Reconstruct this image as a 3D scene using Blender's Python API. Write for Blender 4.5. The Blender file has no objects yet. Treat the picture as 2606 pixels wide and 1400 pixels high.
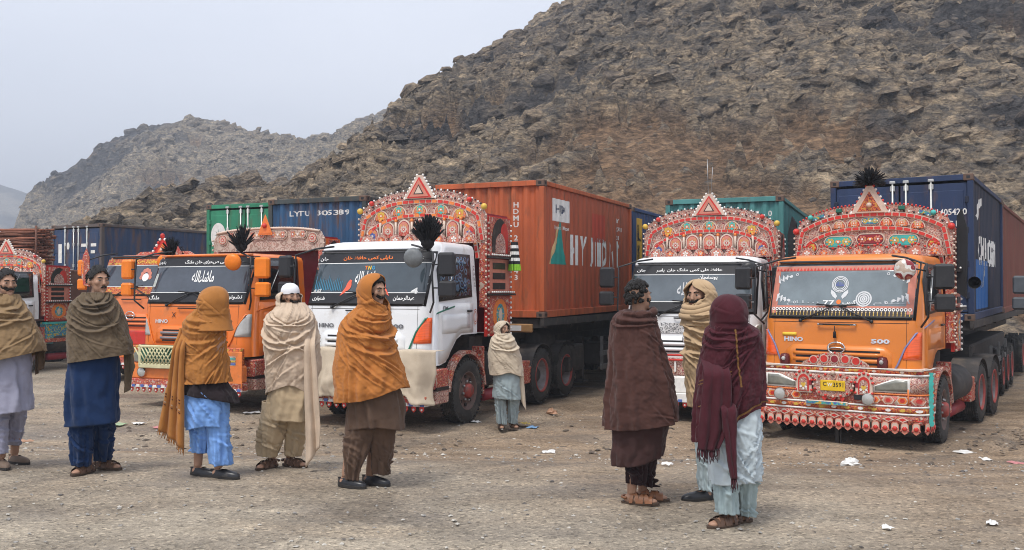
import bpy, bmesh, math, random
import numpy as np
from math import sin, cos, pi, radians, sqrt, atan2
from mathutils import Vector, Matrix

random.seed(7)
SC = bpy.context.scene
COL = SC.collection

# ------------------------------------------------------------------ camera
CAM_Z = 1.64
cam_d = bpy.data.cameras.new('camera')
cam_d.sensor_width = 36.0
cam_d.lens = 36.0 * 2400.0 / 2606.0
cam_d.clip_start = 0.05
cam_d.clip_end = 12000.0
cam = bpy.data.objects.new('camera', cam_d)
COL.objects.link(cam)
cam.location = (0, 0, CAM_Z)
cam.rotation_euler = (radians(90 + 0.955), 0, 0)
SC.camera = cam

# ------------------------------------------------------------------ sky and sun (overcast)
SUN_EL, SUN_AZ = radians(62), radians(212)      # azimuth clockwise from +Y (north)
world = bpy.data.worlds.new('World')
SC.world = world
world.use_nodes = True
wn, wl = world.node_tree.nodes, world.node_tree.links
wn.clear()
w_out = wn.new('ShaderNodeOutputWorld')
w_bg = wn.new('ShaderNodeBackground'); w_bg.inputs['Strength'].default_value = 0.1
w_sky = wn.new('ShaderNodeTexSky'); w_sky.sky_type = 'NISHITA'; w_sky.sun_disc = False
w_sky.sun_elevation = SUN_EL; w_sky.sun_rotation = SUN_AZ
w_sky.air_density = 1.0; w_sky.dust_density = 3.0; w_sky.ozone_density = 1.0
w_tc = wn.new('ShaderNodeTexCoord')
w_map = wn.new('ShaderNodeMapping'); w_map.inputs['Scale'].default_value = (1.2, 1.2, 3.0)
w_noise = wn.new('ShaderNodeTexNoise'); w_noise.inputs['Scale'].default_value = 1.3
w_noise.inputs['Detail'].default_value = 5; w_noise.inputs['Roughness'].default_value = 0.5
w_ramp = wn.new('ShaderNodeValToRGB')
w_ramp.color_ramp.elements[0].position = 0.30; w_ramp.color_ramp.elements[0].color = (0.565, 0.605, 0.700, 1)
w_ramp.color_ramp.elements[1].position = 0.70; w_ramp.color_ramp.elements[1].color = (0.725, 0.75, 0.825, 1)
w_scale = wn.new('ShaderNodeVectorMath'); w_scale.operation = 'SCALE'; w_scale.inputs[3].default_value = 7.2
w_mix = wn.new('ShaderNodeMixRGB'); w_mix.inputs[0].default_value = 0.90
wl.new(w_tc.outputs['Generated'], w_map.inputs['Vector'])
wl.new(w_map.outputs['Vector'], w_noise.inputs['Vector'])
wl.new(w_noise.outputs['Fac'], w_ramp.inputs['Fac'])
wl.new(w_ramp.outputs['Color'], w_scale.inputs[0])
wl.new(w_sky.outputs['Color'], w_mix.inputs[1])
wl.new(w_scale.outputs['Vector'], w_mix.inputs[2])
wl.new(w_mix.outputs['Color'], w_bg.inputs['Color'])
wl.new(w_bg.outputs['Background'], w_out.inputs['Surface'])

sun_d = bpy.data.lights.new('sun', 'SUN')
sun_d.energy = 1.5; sun_d.angle = radians(18); sun_d.color = (1.0, 0.965, 0.91)
sun = bpy.data.objects.new('sun', sun_d); COL.objects.link(sun)
sdir = Vector((sin(SUN_AZ) * cos(SUN_EL), cos(SUN_AZ) * cos(SUN_EL), sin(SUN_EL)))
sun.rotation_euler = (-sdir).to_track_quat('-Z', 'Y').to_euler()

SC.view_settings.view_transform = 'Standard'
SC.view_settings.look = 'None'
SC.view_settings.exposure = 1.18
SC.view_settings.gamma = 1.0
SC.view_settings.use_curve_mapping = False
SC.render.engine = 'CYCLES'
SC.cycles.use_denoising = True
SC.cycles.filter_width = 1.0
SC.cycles.max_bounces = 6
SC.cycles.diffuse_bounces = 3
SC.cycles.glossy_bounces = 3
SC.cycles.transparent_max_bounces = 8
SC.cycles.volume_bounces = 0

# ------------------------------------------------------------------ helpers: materials
MATS = {}
def _n(nt, typ, **kw):
    n = nt.nodes.new(typ)
    for k, v in kw.items():
        if k in n.inputs: n.inputs[k].default_value = v
        else: setattr(n, k, v)
    return n
def c4(c): return (c[0], c[1], c[2], 1.0)
def mul(c, f): return (c[0] * f, c[1] * f, c[2] * f)

def mat(name, col, rough=0.6, metal=0.0, var=0.12, scale=6.0, bump=0.0, bscale=40.0, dirt=None, dirt_amt=0.0,
        dirt_scale=2.5, spec=0.4, stretch=(1, 1, 1), sheen=0.0, coat=0.0):
    """painted / cloth / metal surface: base colour with tonal noise, optional dirt stains and fine relief"""
    if name in MATS: return MATS[name]
    m = bpy.data.materials.new(name); m.use_nodes = True
    nt = m.node_tree; nt.nodes.clear(); L = nt.links.new
    out = _n(nt, 'ShaderNodeOutputMaterial'); b = _n(nt, 'ShaderNodeBsdfPrincipled')
    L(b.outputs[0], out.inputs[0])
    b.inputs['Roughness'].default_value = rough; b.inputs['Metallic'].default_value = metal
    b.inputs['Specular IOR Level'].default_value = spec
    if sheen: b.inputs['Sheen Weight'].default_value = sheen
    if coat: b.inputs['Coat Weight'].default_value = coat; b.inputs['Coat Roughness'].default_value = 0.15
    tc = _n(nt, 'ShaderNodeTexCoord'); mp = _n(nt, 'ShaderNodeMapping'); mp.inputs['Scale'].default_value = stretch
    L(tc.outputs['Object'], mp.inputs['Vector'])
    no = _n(nt, 'ShaderNodeTexNoise', Scale=scale, Detail=6.0, Roughness=0.6)
    L(mp.outputs[0], no.inputs['Vector'])
    r = _n(nt, 'ShaderNodeValToRGB')
    r.color_ramp.elements[0].position = 0.28; r.color_ramp.elements[0].color = c4(mul(col, 1 - var))
    r.color_ramp.elements[1].position = 0.72; r.color_ramp.elements[1].color = c4(mul(col, 1 + var))
    L(no.outputs['Fac'], r.inputs['Fac'])
    last = r.outputs['Color']
    if dirt is not None:
        n2 = _n(nt, 'ShaderNodeTexNoise', Scale=dirt_scale, Detail=8.0, Roughness=0.68)
        L(mp.outputs[0], n2.inputs['Vector'])
        r2 = _n(nt, 'ShaderNodeValToRGB')
        r2.color_ramp.elements[0].position = 0.62 - 0.25 * dirt_amt; r2.color_ramp.elements[0].color = (0, 0, 0, 1)
        r2.color_ramp.elements[1].position = 0.78 - 0.18 * dirt_amt; r2.color_ramp.elements[1].color = (1, 1, 1, 1)
        L(n2.outputs['Fac'], r2.inputs['Fac'])
        mx = _n(nt, 'ShaderNodeMixRGB'); mx.inputs[2].default_value = c4(dirt)
        ml = _n(nt, 'ShaderNodeMath', operation='MULTIPLY'); ml.inputs[1].default_value = min(1.0, 0.35 + dirt_amt)
        L(r2.outputs['Color'], ml.inputs[0]); L(ml.outputs[0], mx.inputs[0])
        L(last, mx.inputs[1]); last = mx.outputs[0]
    L(last, b.inputs['Base Color'])
    if bump:
        n3 = _n(nt, 'ShaderNodeTexNoise', Scale=bscale, Detail=4.0, Roughness=0.6)
        L(mp.outputs[0], n3.inputs['Vector'])
        bp = _n(nt, 'ShaderNodeBump', Strength=bump, Distance=0.02)
        L(n3.outputs['Fac'], bp.inputs['Height']); L(bp.outputs[0], b.inputs['Normal'])
    MATS[name] = m
    return m

def mat_glass(name, col=(0.03, 0.035, 0.04), rough=0.06):
    return mat(name, col, rough=rough, var=0.35, scale=1.5, spec=0.9, dirt=(.22, .21, .19), dirt_amt=.10, dirt_scale=2.2)

# ------------------------------------------------------------------ helpers: mesh building
class MB:
    def __init__(self): self.v, self.f, self.m, self.sm = [], [], [], []
    def add(self, vs, fs, mi=0, smooth=False, M=None):
        o = len(self.v)
        if M is not None: vs = [tuple(M @ Vector(p)) for p in vs]
        self.v.extend([tuple(p) for p in vs])
        for f in fs:
            self.f.append([i + o for i in f]); self.m.append(mi); self.sm.append(smooth)
        return self
    def box(self, c, s, mi=0, bev=0.0, M=None):
        cx, cy, cz = c; hx, hy, hz = s[0] / 2, s[1] / 2, s[2] / 2
        if bev <= 0:
            vs = [(cx + a * hx, cy + b * hy, cz + d * hz) for a in (-1, 1) for b in (-1, 1) for d in (-1, 1)]
            fs = [(0, 1, 3, 2), (4, 6, 7, 5), (0, 4, 5, 1), (2, 3, 7, 6), (0, 2, 6, 4), (1, 5, 7, 3)]
            return self.add(vs, fs, mi, False, M)
        e = min(bev, hx * .9, hy * .9, hz * .9)
        vs, idx = [], {}
        for a in (-1, 1):
            for b in (-1, 1):
                for d in (-1, 1):
                    for ax in range(3):
                        p = [cx + a * (hx - e), cy + b * (hy - e), cz + d * (hz - e)]
                        p[ax] = (cx + a * hx, cy + b * hy, cz + d * hz)[ax]
                        idx[(a, b, d, ax)] = len(vs); vs.append(tuple(p))
        fs = []
        for s_ in (-1, 1):
            q = [idx[(s_, -1, -1, 0)], idx[(s_, 1, -1, 0)], idx[(s_, 1, 1, 0)], idx[(s_, -1, 1, 0)]]; fs.append(q if s_ > 0 else q[::-1])
            q = [idx[(-1, s_, -1, 1)], idx[(1, s_, -1, 1)], idx[(1, s_, 1, 1)], idx[(-1, s_, 1, 1)]]; fs.append(q[::-1] if s_ > 0 else q)
            q = [idx[(-1, -1, s_, 2)], idx[(1, -1, s_, 2)], idx[(1, 1, s_, 2)], idx[(-1, 1, s_, 2)]]; fs.append(q if s_ > 0 else q[::-1])
        for a in (-1, 1):
            for b in (-1, 1):
                q = [idx[(a, b, -1, 0)], idx[(a, b, -1, 1)], idx[(a, b, 1, 1)], idx[(a, b, 1, 0)]]; fs.append(q if a * b > 0 else q[::-1])
                q = [idx[(a, -1, b, 0)], idx[(a, -1, b, 2)], idx[(a, 1, b, 2)], idx[(a, 1, b, 0)]]; fs.append(q[::-1] if a * b > 0 else q)
                q = [idx[(-1, a, b, 1)], idx[(-1, a, b, 2)], idx[(1, a, b, 2)], idx[(1, a, b, 1)]]; fs.append(q if a * b > 0 else q[::-1])
                for d in (-1, 1):
                    q = [idx[(a, b, d, 0)], idx[(a, b, d, 1)], idx[(a, b, d, 2)]]; fs.append(q if a * b * d > 0 else q[::-1])
        return self.add(vs, fs, mi, False, M)
    def tube(self, pts, r, n=8, mi=0, cap=True, smooth=True, M=None):
        pts = [Vector(p) for p in pts]
        rs = r if isinstance(r, (list, tuple)) else [r] * len(pts)
        vs, fs = [], []
        up = None
        for i, p in enumerate(pts):
            t = (pts[min(i + 1, len(pts) - 1)] - pts[max(i - 1, 0)])
            if t.length < 1e-9: t = Vector((0, 0, 1))
            t.normalize()
            if up is None:
                up = Vector((0, 0, 1)) if abs(t.z) < 0.9 else Vector((1, 0, 0))
            a = t.cross(up)
            if a.length < 1e-6: a = t.cross(Vector((0, 1, 0)))
            a.normalize(); b = a.cross(t).normalized(); up = b
            for k in range(n):
                w = 2 * pi * k / n
                vs.append(tuple(p + (a * cos(w) + b * sin(w)) * rs[i]))
        for i in range(len(pts) - 1):
            for k in range(n):
                k2 = (k + 1) % n
                fs.append((i * n + k, i * n + k2, (i + 1) * n + k2, (i + 1) * n + k))
        if cap:
            fs.append(tuple(range(n - 1, -1, -1))); fs.append(tuple((len(pts) - 1) * n + k for k in range(n)))
        return self.add(vs, fs, mi, smooth, M)
    def lathe(self, prof, n=24, mi=0, axis='z', M=None, smooth=True, closed=False, mis=None):
        """prof: list of (r, h); axis of revolution through origin"""
        vs, fs = [], []
        for (r, h) in prof:
            for k in range(n):
                w = 2 * pi * k / n
                if axis == 'z': vs.append((r * cos(w), r * sin(w), h))
                elif axis == 'x': vs.append((h, r * cos(w), r * sin(w)))
                else: vs.append((r * sin(w), h, r * cos(w)))
        o = len(self.f)
        for i in range(len(prof) - 1):
            for k in range(n):
                k2 = (k + 1) % n
                fs.append((i * n + k, i * n + k2, (i + 1) * n + k2, (i + 1) * n + k))
        self.add(vs, fs, mi, smooth, M)
        if mis:
            for i in range(len(prof) - 1):
                for k in range(n): self.m[o + i * n + k] = mis[i]
        return self
    def prism(self, poly, y0, y1, mi=0, M=None, plane='xz'):
        """2-D polygon (a, b) extruded from y0 to y1; plane xz -> (a, y, b), yz -> (y, a, b), xy -> (a, b, y)"""
        def P(a, b, y): return (a, y, b) if plane == 'xz' else ((y, a, b) if plane == 'yz' else (a, b, y))
        n = len(poly)
        vs = [P(a, b, y0) for a, b in poly] + [P(a, b, y1) for a, b in poly]
        fs = [tuple(range(n)), tuple(range(2 * n - 1, n - 1, -1))]
        for i in range(n):
            j = (i + 1) % n
            fs.append((i, i + n, j + n, j))
        return self.add(vs, fs, mi, False, M)
    def loft(self, rings, mi=0, smooth=True, closed=True, caps=(False, False), M=None):
        n = len(rings[0]); vs = [p for r in rings for p in r]; fs = []
        for i in range(len(rings) - 1):
            for k in range(n if closed else n - 1):
                k2 = (k + 1) % n
                fs.append((i * n + k, i * n + k2, (i + 1) * n + k2, (i + 1) * n + k))
        if caps[0]: fs.append(tuple(range(n - 1, -1, -1)))
        if caps[1]: fs.append(tuple((len(rings) - 1) * n + k for k in range(n)))
        return self.add(vs, fs, mi, smooth, M)
    def ball(self, c, r, n=8, mi=0, sc=(1, 1, 1), M=None):
        rings = []
        m = max(3, n // 2 + 1)
        vs = [(c[0], c[1], c[2] - r * sc[2])]
        for i in range(1, m):
            a = -pi / 2 + pi * i / m
            for k in range(n):
                w = 2 * pi * k / n
                vs.append((c[0] + r * sc[0] * cos(a) * cos(w), c[1] + r * sc[1] * cos(a) * sin(w), c[2] + r * sc[2] * sin(a)))
        vs.append((c[0], c[1], c[2] + r * sc[2]))
        fs = []
        for k in range(n):
            k2 = (k + 1) % n
            fs.append((0, 1 + k2, 1 + k))
            for i in range(m - 2):
                fs.append((1 + i * n + k, 1 + i * n + k2, 1 + (i + 1) * n + k2, 1 + (i + 1) * n + k))
            fs.append((1 + (m - 2) * n + k, 1 + (m - 2) * n + k2, len(vs) - 1))
        return self.add(vs, fs, mi, True, M)
    def mesh(self, name, mats):
        me = bpy.data.meshes.new(name)
        me.from_pydata(self.v, [], self.f)
        if not isinstance(mats, (list, tuple)): mats = [mats]
        for m in mats: me.materials.append(m)
        me.polygons.foreach_set('material_index', np.array(self.m, dtype=np.int32))
        me.polygons.foreach_set('use_smooth', np.array(self.sm, dtype=bool))
        me.update()
        return me
    def build(self, name, mats, parent=None, **kw):
        me = self.mesh(name, mats)
        return link(me, name, parent, **kw)

def link(me, name, parent=None, loc=None, rot=None, **kw):
    o = bpy.data.objects.new(name, me); COL.objects.link(o)
    if parent is not None: o.parent = parent
    if loc is not None: o.location = loc
    if rot is not None: o.rotation_euler = rot
    for k, v in kw.items(): o[k] = v
    return o
def thing(name, label, cat, loc=(0, 0, 0), rot=(0, 0, 0), group=None):
    o = bpy.data.objects.new(name, None); COL.objects.link(o)
    o.empty_display_size = 0.2
    o.location = loc; o.rotation_euler = rot
    o['label'] = label; o['category'] = cat
    if group: o['group'] = group
    return o
def fixnormals(me):
    bm = bmesh.new(); bm.from_mesh(me); bmesh.ops.recalc_face_normals(bm, faces=bm.faces); bm.to_mesh(me); bm.free()

# ------------------------------------------------------------------ helpers: noise (numpy)
_rng = np.random.RandomState(11)
_PERM = _rng.permutation(4096).astype(np.int64)
_GR = _rng.uniform(0, 2 * np.pi, 4096); _GX, _GY = np.cos(_GR), np.sin(_GR)
def pnoise(x, y, seed=0):
    xi = np.floor(x).astype(np.int64); yi = np.floor(y).astype(np.int64)
    xf = x - xi; yf = y - yi
    u = xf * xf * xf * (xf * (xf * 6 - 15) + 10); v = yf * yf * yf * (yf * (yf * 6 - 15) + 10)
    def g(ix, iy, dx, dy):
        h = _PERM[(_PERM[(ix + seed * 131) & 4095] + iy * 17 + seed * 7) & 4095]
        return _GX[h] * dx + _GY[h] * dy
    a = g(xi, yi, xf, yf); b = g(xi + 1, yi, xf - 1, yf)
    c = g(xi, yi + 1, xf, yf - 1); d = g(xi + 1, yi + 1, xf - 1, yf - 1)
    return (a + u * (b - a)) * (1 - v) + (c + u * (d - c)) * v * 1.0
def fbm(x, y, oct=5, seed=0, gain=0.5, lac=2.03):
    s = np.zeros_like(x); a = 1.0
    for i in range(oct):
        s += a * pnoise(x, y, seed + i); x = x * lac + 3.1; y = y * lac + 1.7; a *= gain
    return s
def ridged(x, y, oct=5, seed=0, gain=0.5, lac=2.07):
    s = np.zeros_like(x); a = 1.0
    for i in range(oct):
        s += a * (1 - 2.2 * np.abs(pnoise(x, y, seed + i))); x = x * lac + 5.3; y = y * lac + 2.9; a *= gain
    return s
def sstep(a, b, x):
    t = np.clip((x - a) / (b - a), 0, 1); return t * t * (3 - 2 * t)
def grid_mesh(name, xs, ys, Z, mats, parent=None, attr=None, smooth=True):
    nx, ny = len(xs), len(ys)
    X, Y = np.meshgrid(xs, ys)
    co = np.stack([X, Y, Z], -1).reshape(-1, 3).astype(np.float32)
    i = np.arange(nx * ny).reshape(ny, nx)
    q = np.stack([i[:-1, :-1], i[:-1, 1:], i[1:, 1:], i[1:, :-1]], -1).reshape(-1, 4).astype(np.int32)
    me = bpy.data.meshes.new(name)
    me.vertices.add(len(co)); me.vertices.foreach_set('co', co.ravel())
    me.loops.add(q.size); me.loops.foreach_set('vertex_index', q.ravel())
    me.polygons.add(len(q)); me.polygons.foreach_set('loop_start', np.arange(0, q.size, 4, dtype=np.int32))
    me.polygons.foreach_set('loop_total', np.full(len(q), 4, dtype=np.int32))
    me.polygons.foreach_set('use_smooth', np.full(len(q), smooth, dtype=bool))
    me.update(calc_edges=True); me.validate()
    if attr:
        for k, a in attr.items():
            at = me.attributes.new(k, 'FLOAT', 'POINT'); at.data.foreach_set('value', a.ravel().astype(np.float32))
    me.materials.append(mats)
    return link(me, name, parent)
# ------------------------------------------------------------------ ground
def ground_base(x, y):
    x = np.asarray(x, float); y = np.asarray(y, float)
    near = -0.014 * np.clip(x, -8, 8)
    low = -(0.52 + 0.022 * np.clip(x, -14, 14))
    t = sstep(8.2, 13.2, y)
    return near * (1 - t) + low * t
def gz(x, y): return float(ground_base(x, y))

def axis_pts(lo, d0, d1, hi, step, grow=1.12, smax=60):
    a = list(np.arange(d0, d1 + 1e-6, step))
    s, p = step, d1
    while p < hi: s = min(s * grow, smax); p += s; a.append(p)
    s, p, left = step, d0, []
    while p > lo: s = min(s * grow, smax); p -= s; left.append(p)
    return np.array(left[::-1] + a)
gxs = axis_pts(-1500, -9, 9, 1500, 0.05, 1.1); gys = axis_pts(-60, 3.2, 19, 2200, 0.05, 1.1)
GX, GY = np.meshgrid(gxs, gys)
GZ = ground_base(GX, GY)
fade = 1 - sstep(30, 60, np.hypot(GX, GY))
GZ = GZ + fade * (0.018 * fbm(GX * .6, GY * .6, 4, 3) + 0.016 * fbm(GX * 2.3, GY * 4.5, 4, 9) * sstep(6, 11, GY) + 0.004 * fbm(GX * 9, GY * 9, 2, 14))
# wheel ruts in the mud between the parked trucks
rut = np.zeros_like(GX)
for (x0, th) in ((7.7, 36), (8.4, 36), (9.3, 34), (3.0, 25), (3.9, 25), (-0.2, 25)):
    d = (GX - x0) * cos(radians(th)) - (GY - 14.5) * sin(radians(th))
    rut += np.exp(-(d / 0.17) ** 2) - 0.5 * np.exp(-((np.abs(d) - 0.28) / 0.1) ** 2)
TRK = np.zeros_like(GX)
def track(x0, y0, ang, curve, w=.22, gauge=1.95, a=1.0, both=True):
    global TRK
    th = radians(ang); u = (GX - x0) * cos(th) - (GY - y0) * sin(th); s = (GX - x0) * sin(th) + (GY - y0) * cos(th); u = u - curve * s * s
    for g in ((0, gauge) if both else (0,)):
        d = np.abs(u - g); band = np.exp(-(d / (w * .62)) ** 6); tread = .75 + .25 * np.sign(np.sin(s * 42 + np.where(u > g, 2.0, 0)))
        TRK = np.maximum(TRK, a * band * tread * (.55 + .45 * sstep(-.25, .2, fbm(GX * .8, GY * .8, 3, 33))))
for tr in ((-3.6, 13.2, 30, .012, .24, 2.0, .8), (1.2, 12.8, 18, -.015, .24, 2.0, .8), (3.2, 13.0, 40, .01, .24, 2.0, .9), (-8.5, 12, 62, .006, .22, 1.9, .6), (7.0, 9.5, 70, -.01, .22, 1.9, .7), (-1.0, 10.0, 78, .004, .22, 1.9, .5), (4.5, 6.2, 82, .003, .2, 1.8, .35)): track(*tr)
TRK *= fade
GZ -= 0.012 * TRK
GZ -= 0.045 * rut * sstep(12.0, 14.5, GY) * fade
GZ = np.where(GY > 40, GZ - 0.6 * sstep(40, 70, GY), GZ)

def mat_ground():
    m = bpy.data.materials.new('packed_dirt_and_gravel'); m.use_nodes = True
    nt = m.node_tree; nt.nodes.clear(); L = nt.links.new
    out = _n(nt, 'ShaderNodeOutputMaterial'); b = _n(nt, 'ShaderNodeBsdfPrincipled'); L(b.outputs[0], out.inputs[0])
    tc = _n(nt, 'ShaderNodeTexCoord')
    def noise(s, d=6, r=0.6, st=(1, 1, 1)):
        mp = _n(nt, 'ShaderNodeMapping'); mp.inputs['Scale'].default_value = st; L(tc.outputs['Object'], mp.inputs[0])
        n = _n(nt, 'ShaderNodeTexNoise', Scale=s, Detail=float(d), Roughness=r); L(mp.outputs[0], n.inputs['Vector']); return n.outputs['Fac']
    def ramp(f, stops):
        r = _n(nt, 'ShaderNodeValToRGB'); cr = r.color_ramp
        while len(cr.elements) < len(stops): cr.elements.new(0.5)
        for e, (p, c) in zip(cr.elements, stops): e.position = p; e.color = c4(c)
        L(f, r.inputs[0]); return r.outputs[0]
    def mix(f, a, bb, bl='MIX'):
        x = _n(nt, 'ShaderNodeMixRGB', blend_type=bl)
        if isinstance(f, float): x.inputs[0].default_value = f
        else: L(f, x.inputs[0])
        for i, q in ((1, a), (2, bb)):
            if isinstance(q, tuple): x.inputs[i].default_value = c4(q)
            else: L(q, x.inputs[i])
        return x.outputs[0]
    # grey gravel near, brown earth further out
    sep = _n(nt, 'ShaderNodeSeparateXYZ'); L(tc.outputs['Object'], sep.inputs[0])
    gravel = ramp(noise(1.6, 8, .62), [(.25, (.225, .193, .150)), (.5, (.305, .262, .205)), (.75, (.375, .322, .252))])
    earth = ramp(noise(.9, 8, .65, (1, 2.2, 1)), [(.25, (.150, .106, .070)), (.5, (.245, .180, .122)), (.75, (.335, .255, .180))])
    yy = _n(nt, 'ShaderNodeMapRange'); yy.inputs[1].default_value = 6.2; yy.inputs[2].default_value = 10.5; L(sep.outputs['Y'], yy.inputs[0])
    wob = _n(nt, 'ShaderNodeMath', operation='MULTIPLY_ADD'); wob.inputs[1].default_value = 2.6; wob.inputs[2].default_value = -1.3
    L(noise(.35, 5), wob.inputs[0])
    xx = _n(nt, 'ShaderNodeMath', operation='MULTIPLY_ADD'); xx.inputs[1].default_value = .085; L(sep.outputs['X'], xx.inputs[0]); L(wob.outputs[0], xx.inputs[2])
    sm = _n(nt, 'ShaderNodeMath', operation='ADD', use_clamp=True); L(yy.outputs[0], sm.inputs[0]); L(xx.outputs[0], sm.inputs[1])
    base = mix(sm.outputs[0], gravel, earth)
    # damp patches
    damp = ramp(noise(.55, 6, .55, (1, 1.8, 1)), [(.50, (0, 0, 0)), (.66, (1, 1, 1))])
    dm = _n(nt, 'ShaderNodeMath', operation='MULTIPLY'); dm.inputs[1].default_value = .62; L(damp, dm.inputs[0])
    base = mix(dm.outputs[0], base, (.138, .116, .094))
    # tan sand drifts
    sand = ramp(noise(.42, 5, .6, (1, 2.5, 1)), [(.56, (0, 0, 0)), (.72, (1, 1, 1))])
    sd = _n(nt, 'ShaderNodeMath', operation='MULTIPLY'); sd.inputs[1].default_value = .5; L(sand, sd.inputs[0])
    base = mix(sd.outputs[0], base, (.37, .29, .205))
    trk = ramp(noise(.9, 8, .62, (.6, 1.7, 1)), [(.36, (.60, .58, .56)), (.52, (1, 1, 1)), (.66, (1.2, 1.18, 1.14))])
    base = mix(.5, base, mix(1.0, base, trk, 'MULTIPLY'))
    at = _n(nt, 'ShaderNodeAttribute', attribute_name='track')
    tk = _n(nt, 'ShaderNodeMath', operation='MULTIPLY'); tk.inputs[1].default_value = .55; L(at.outputs['Fac'], tk.inputs[0])
    base = mix(tk.outputs[0], base, (.120, .098, .078))
    # gravel grains: light and dark chips
    vo = _n(nt, 'ShaderNodeTexVoronoi', Scale=42.0, Randomness=1.0); L(tc.outputs['Object'], vo.inputs['Vector'])
    bwv = _n(nt, 'ShaderNodeSeparateColor'); L(vo.outputs['Color'], bwv.inputs[0])
    chip = ramp(bwv.outputs[0], [(.0, (.35, .35, .35)), (.16, (.78, .78, .78)), (.5, (1, 1, 1)), (.84, (1.18, 1.17, 1.15)), (1, (1.75, 1.72, 1.66))])
    base = mix(.72, base, mix(1.0, base, chip, 'MULTIPLY'))
    fine = ramp(noise(95, 3, .7), [(.3, (.6, .6, .6)), (.7, (1.35, 1.35, 1.35))])
    base = mix(.6, base, mix(1.0, base, fine, 'MULTIPLY'))
    L(base, b.inputs['Base Color'])
    rr = _n(nt, 'ShaderNodeMapRange'); rr.inputs[3].default_value = .92; rr.inputs[4].default_value = .48; L(damp, rr.inputs[0]); L(rr.outputs[0], b.inputs['Roughness'])
    b.inputs['Specular IOR Level'].default_value = .25
    b1 = _n(nt, 'ShaderNodeBump', Strength=.55, Distance=.012); L(vo.outputs['Distance'], b1.inputs['Height'])
    b2 = _n(nt, 'ShaderNodeBump', Strength=.6, Distance=.03); L(noise(11, 6, .65), b2.inputs['Height']); L(b1.outputs[0], b2.inputs['Normal'])
    L(b2.outputs[0], b.inputs['Normal'])
    return m
ground = grid_mesh('ground', gxs, gys, GZ, mat_ground(), attr={'track': TRK}); ground['kind'] = 'structure'

# loose stones lying on the lot (nobody could count them)
def rock_shape(rnd, s):
    b = [(-1, 0, 0), (1, 0, 0), (0, -1, 0), (0, 1, 0), (0, 0, .8), (.6, .6, .4), (-.6, .5, .5), (.5, -.6, .4), (-.5, -.6, .3)]
    return b
def stones():
    mb = MB(); R = random.Random(5)
    F = [(4, 5, 6), (4, 7, 5), (4, 6, 8), (4, 8, 7), (5, 1, 3), (5, 3, 6), (6, 3, 0), (6, 0, 8), (8, 0, 2), (8, 2, 7), (7, 2, 1), (7, 1, 5)]
    for k in range(5200):
        y = 4.2 + 12.5 * R.random() ** 1.5; x = (R.random() * 2 - 1) * (0.62 * y + .4)
        s = 0.004 + 0.016 * R.random() ** 4
        if y > 9: s *= 1.4
        a = R.random() * 6.28; z = gz(x, y)
        vs = []
        for p in rock_shape(R, s):
            q = (p[0] * (1 + .5 * R.random()), p[1] * (.6 + .5 * R.random()), p[2] * (.5 + .5 * R.random()))
            vs.append((x + s * (q[0] * cos(a) - q[1] * sin(a)), y + s * (q[0] * sin(a) + q[1] * cos(a)), z + s * q[2] + .004))
        mb.add(vs, F, R.choice([0, 0, 0, 1, 1, 2]))
    o = mb.build('loose_stones', [mat('stone_grey', (.27, .255, .235), rough=.9), mat('stone_pale', (.46, .43, .38), rough=.9), mat('stone_dark', (.10, .09, .085), rough=.9)])
    o['kind'] = 'stuff'; o['label'] = 'small grey and pale stones strewn over the dirt lot'; o['category'] = 'stones'
stones()

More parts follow.
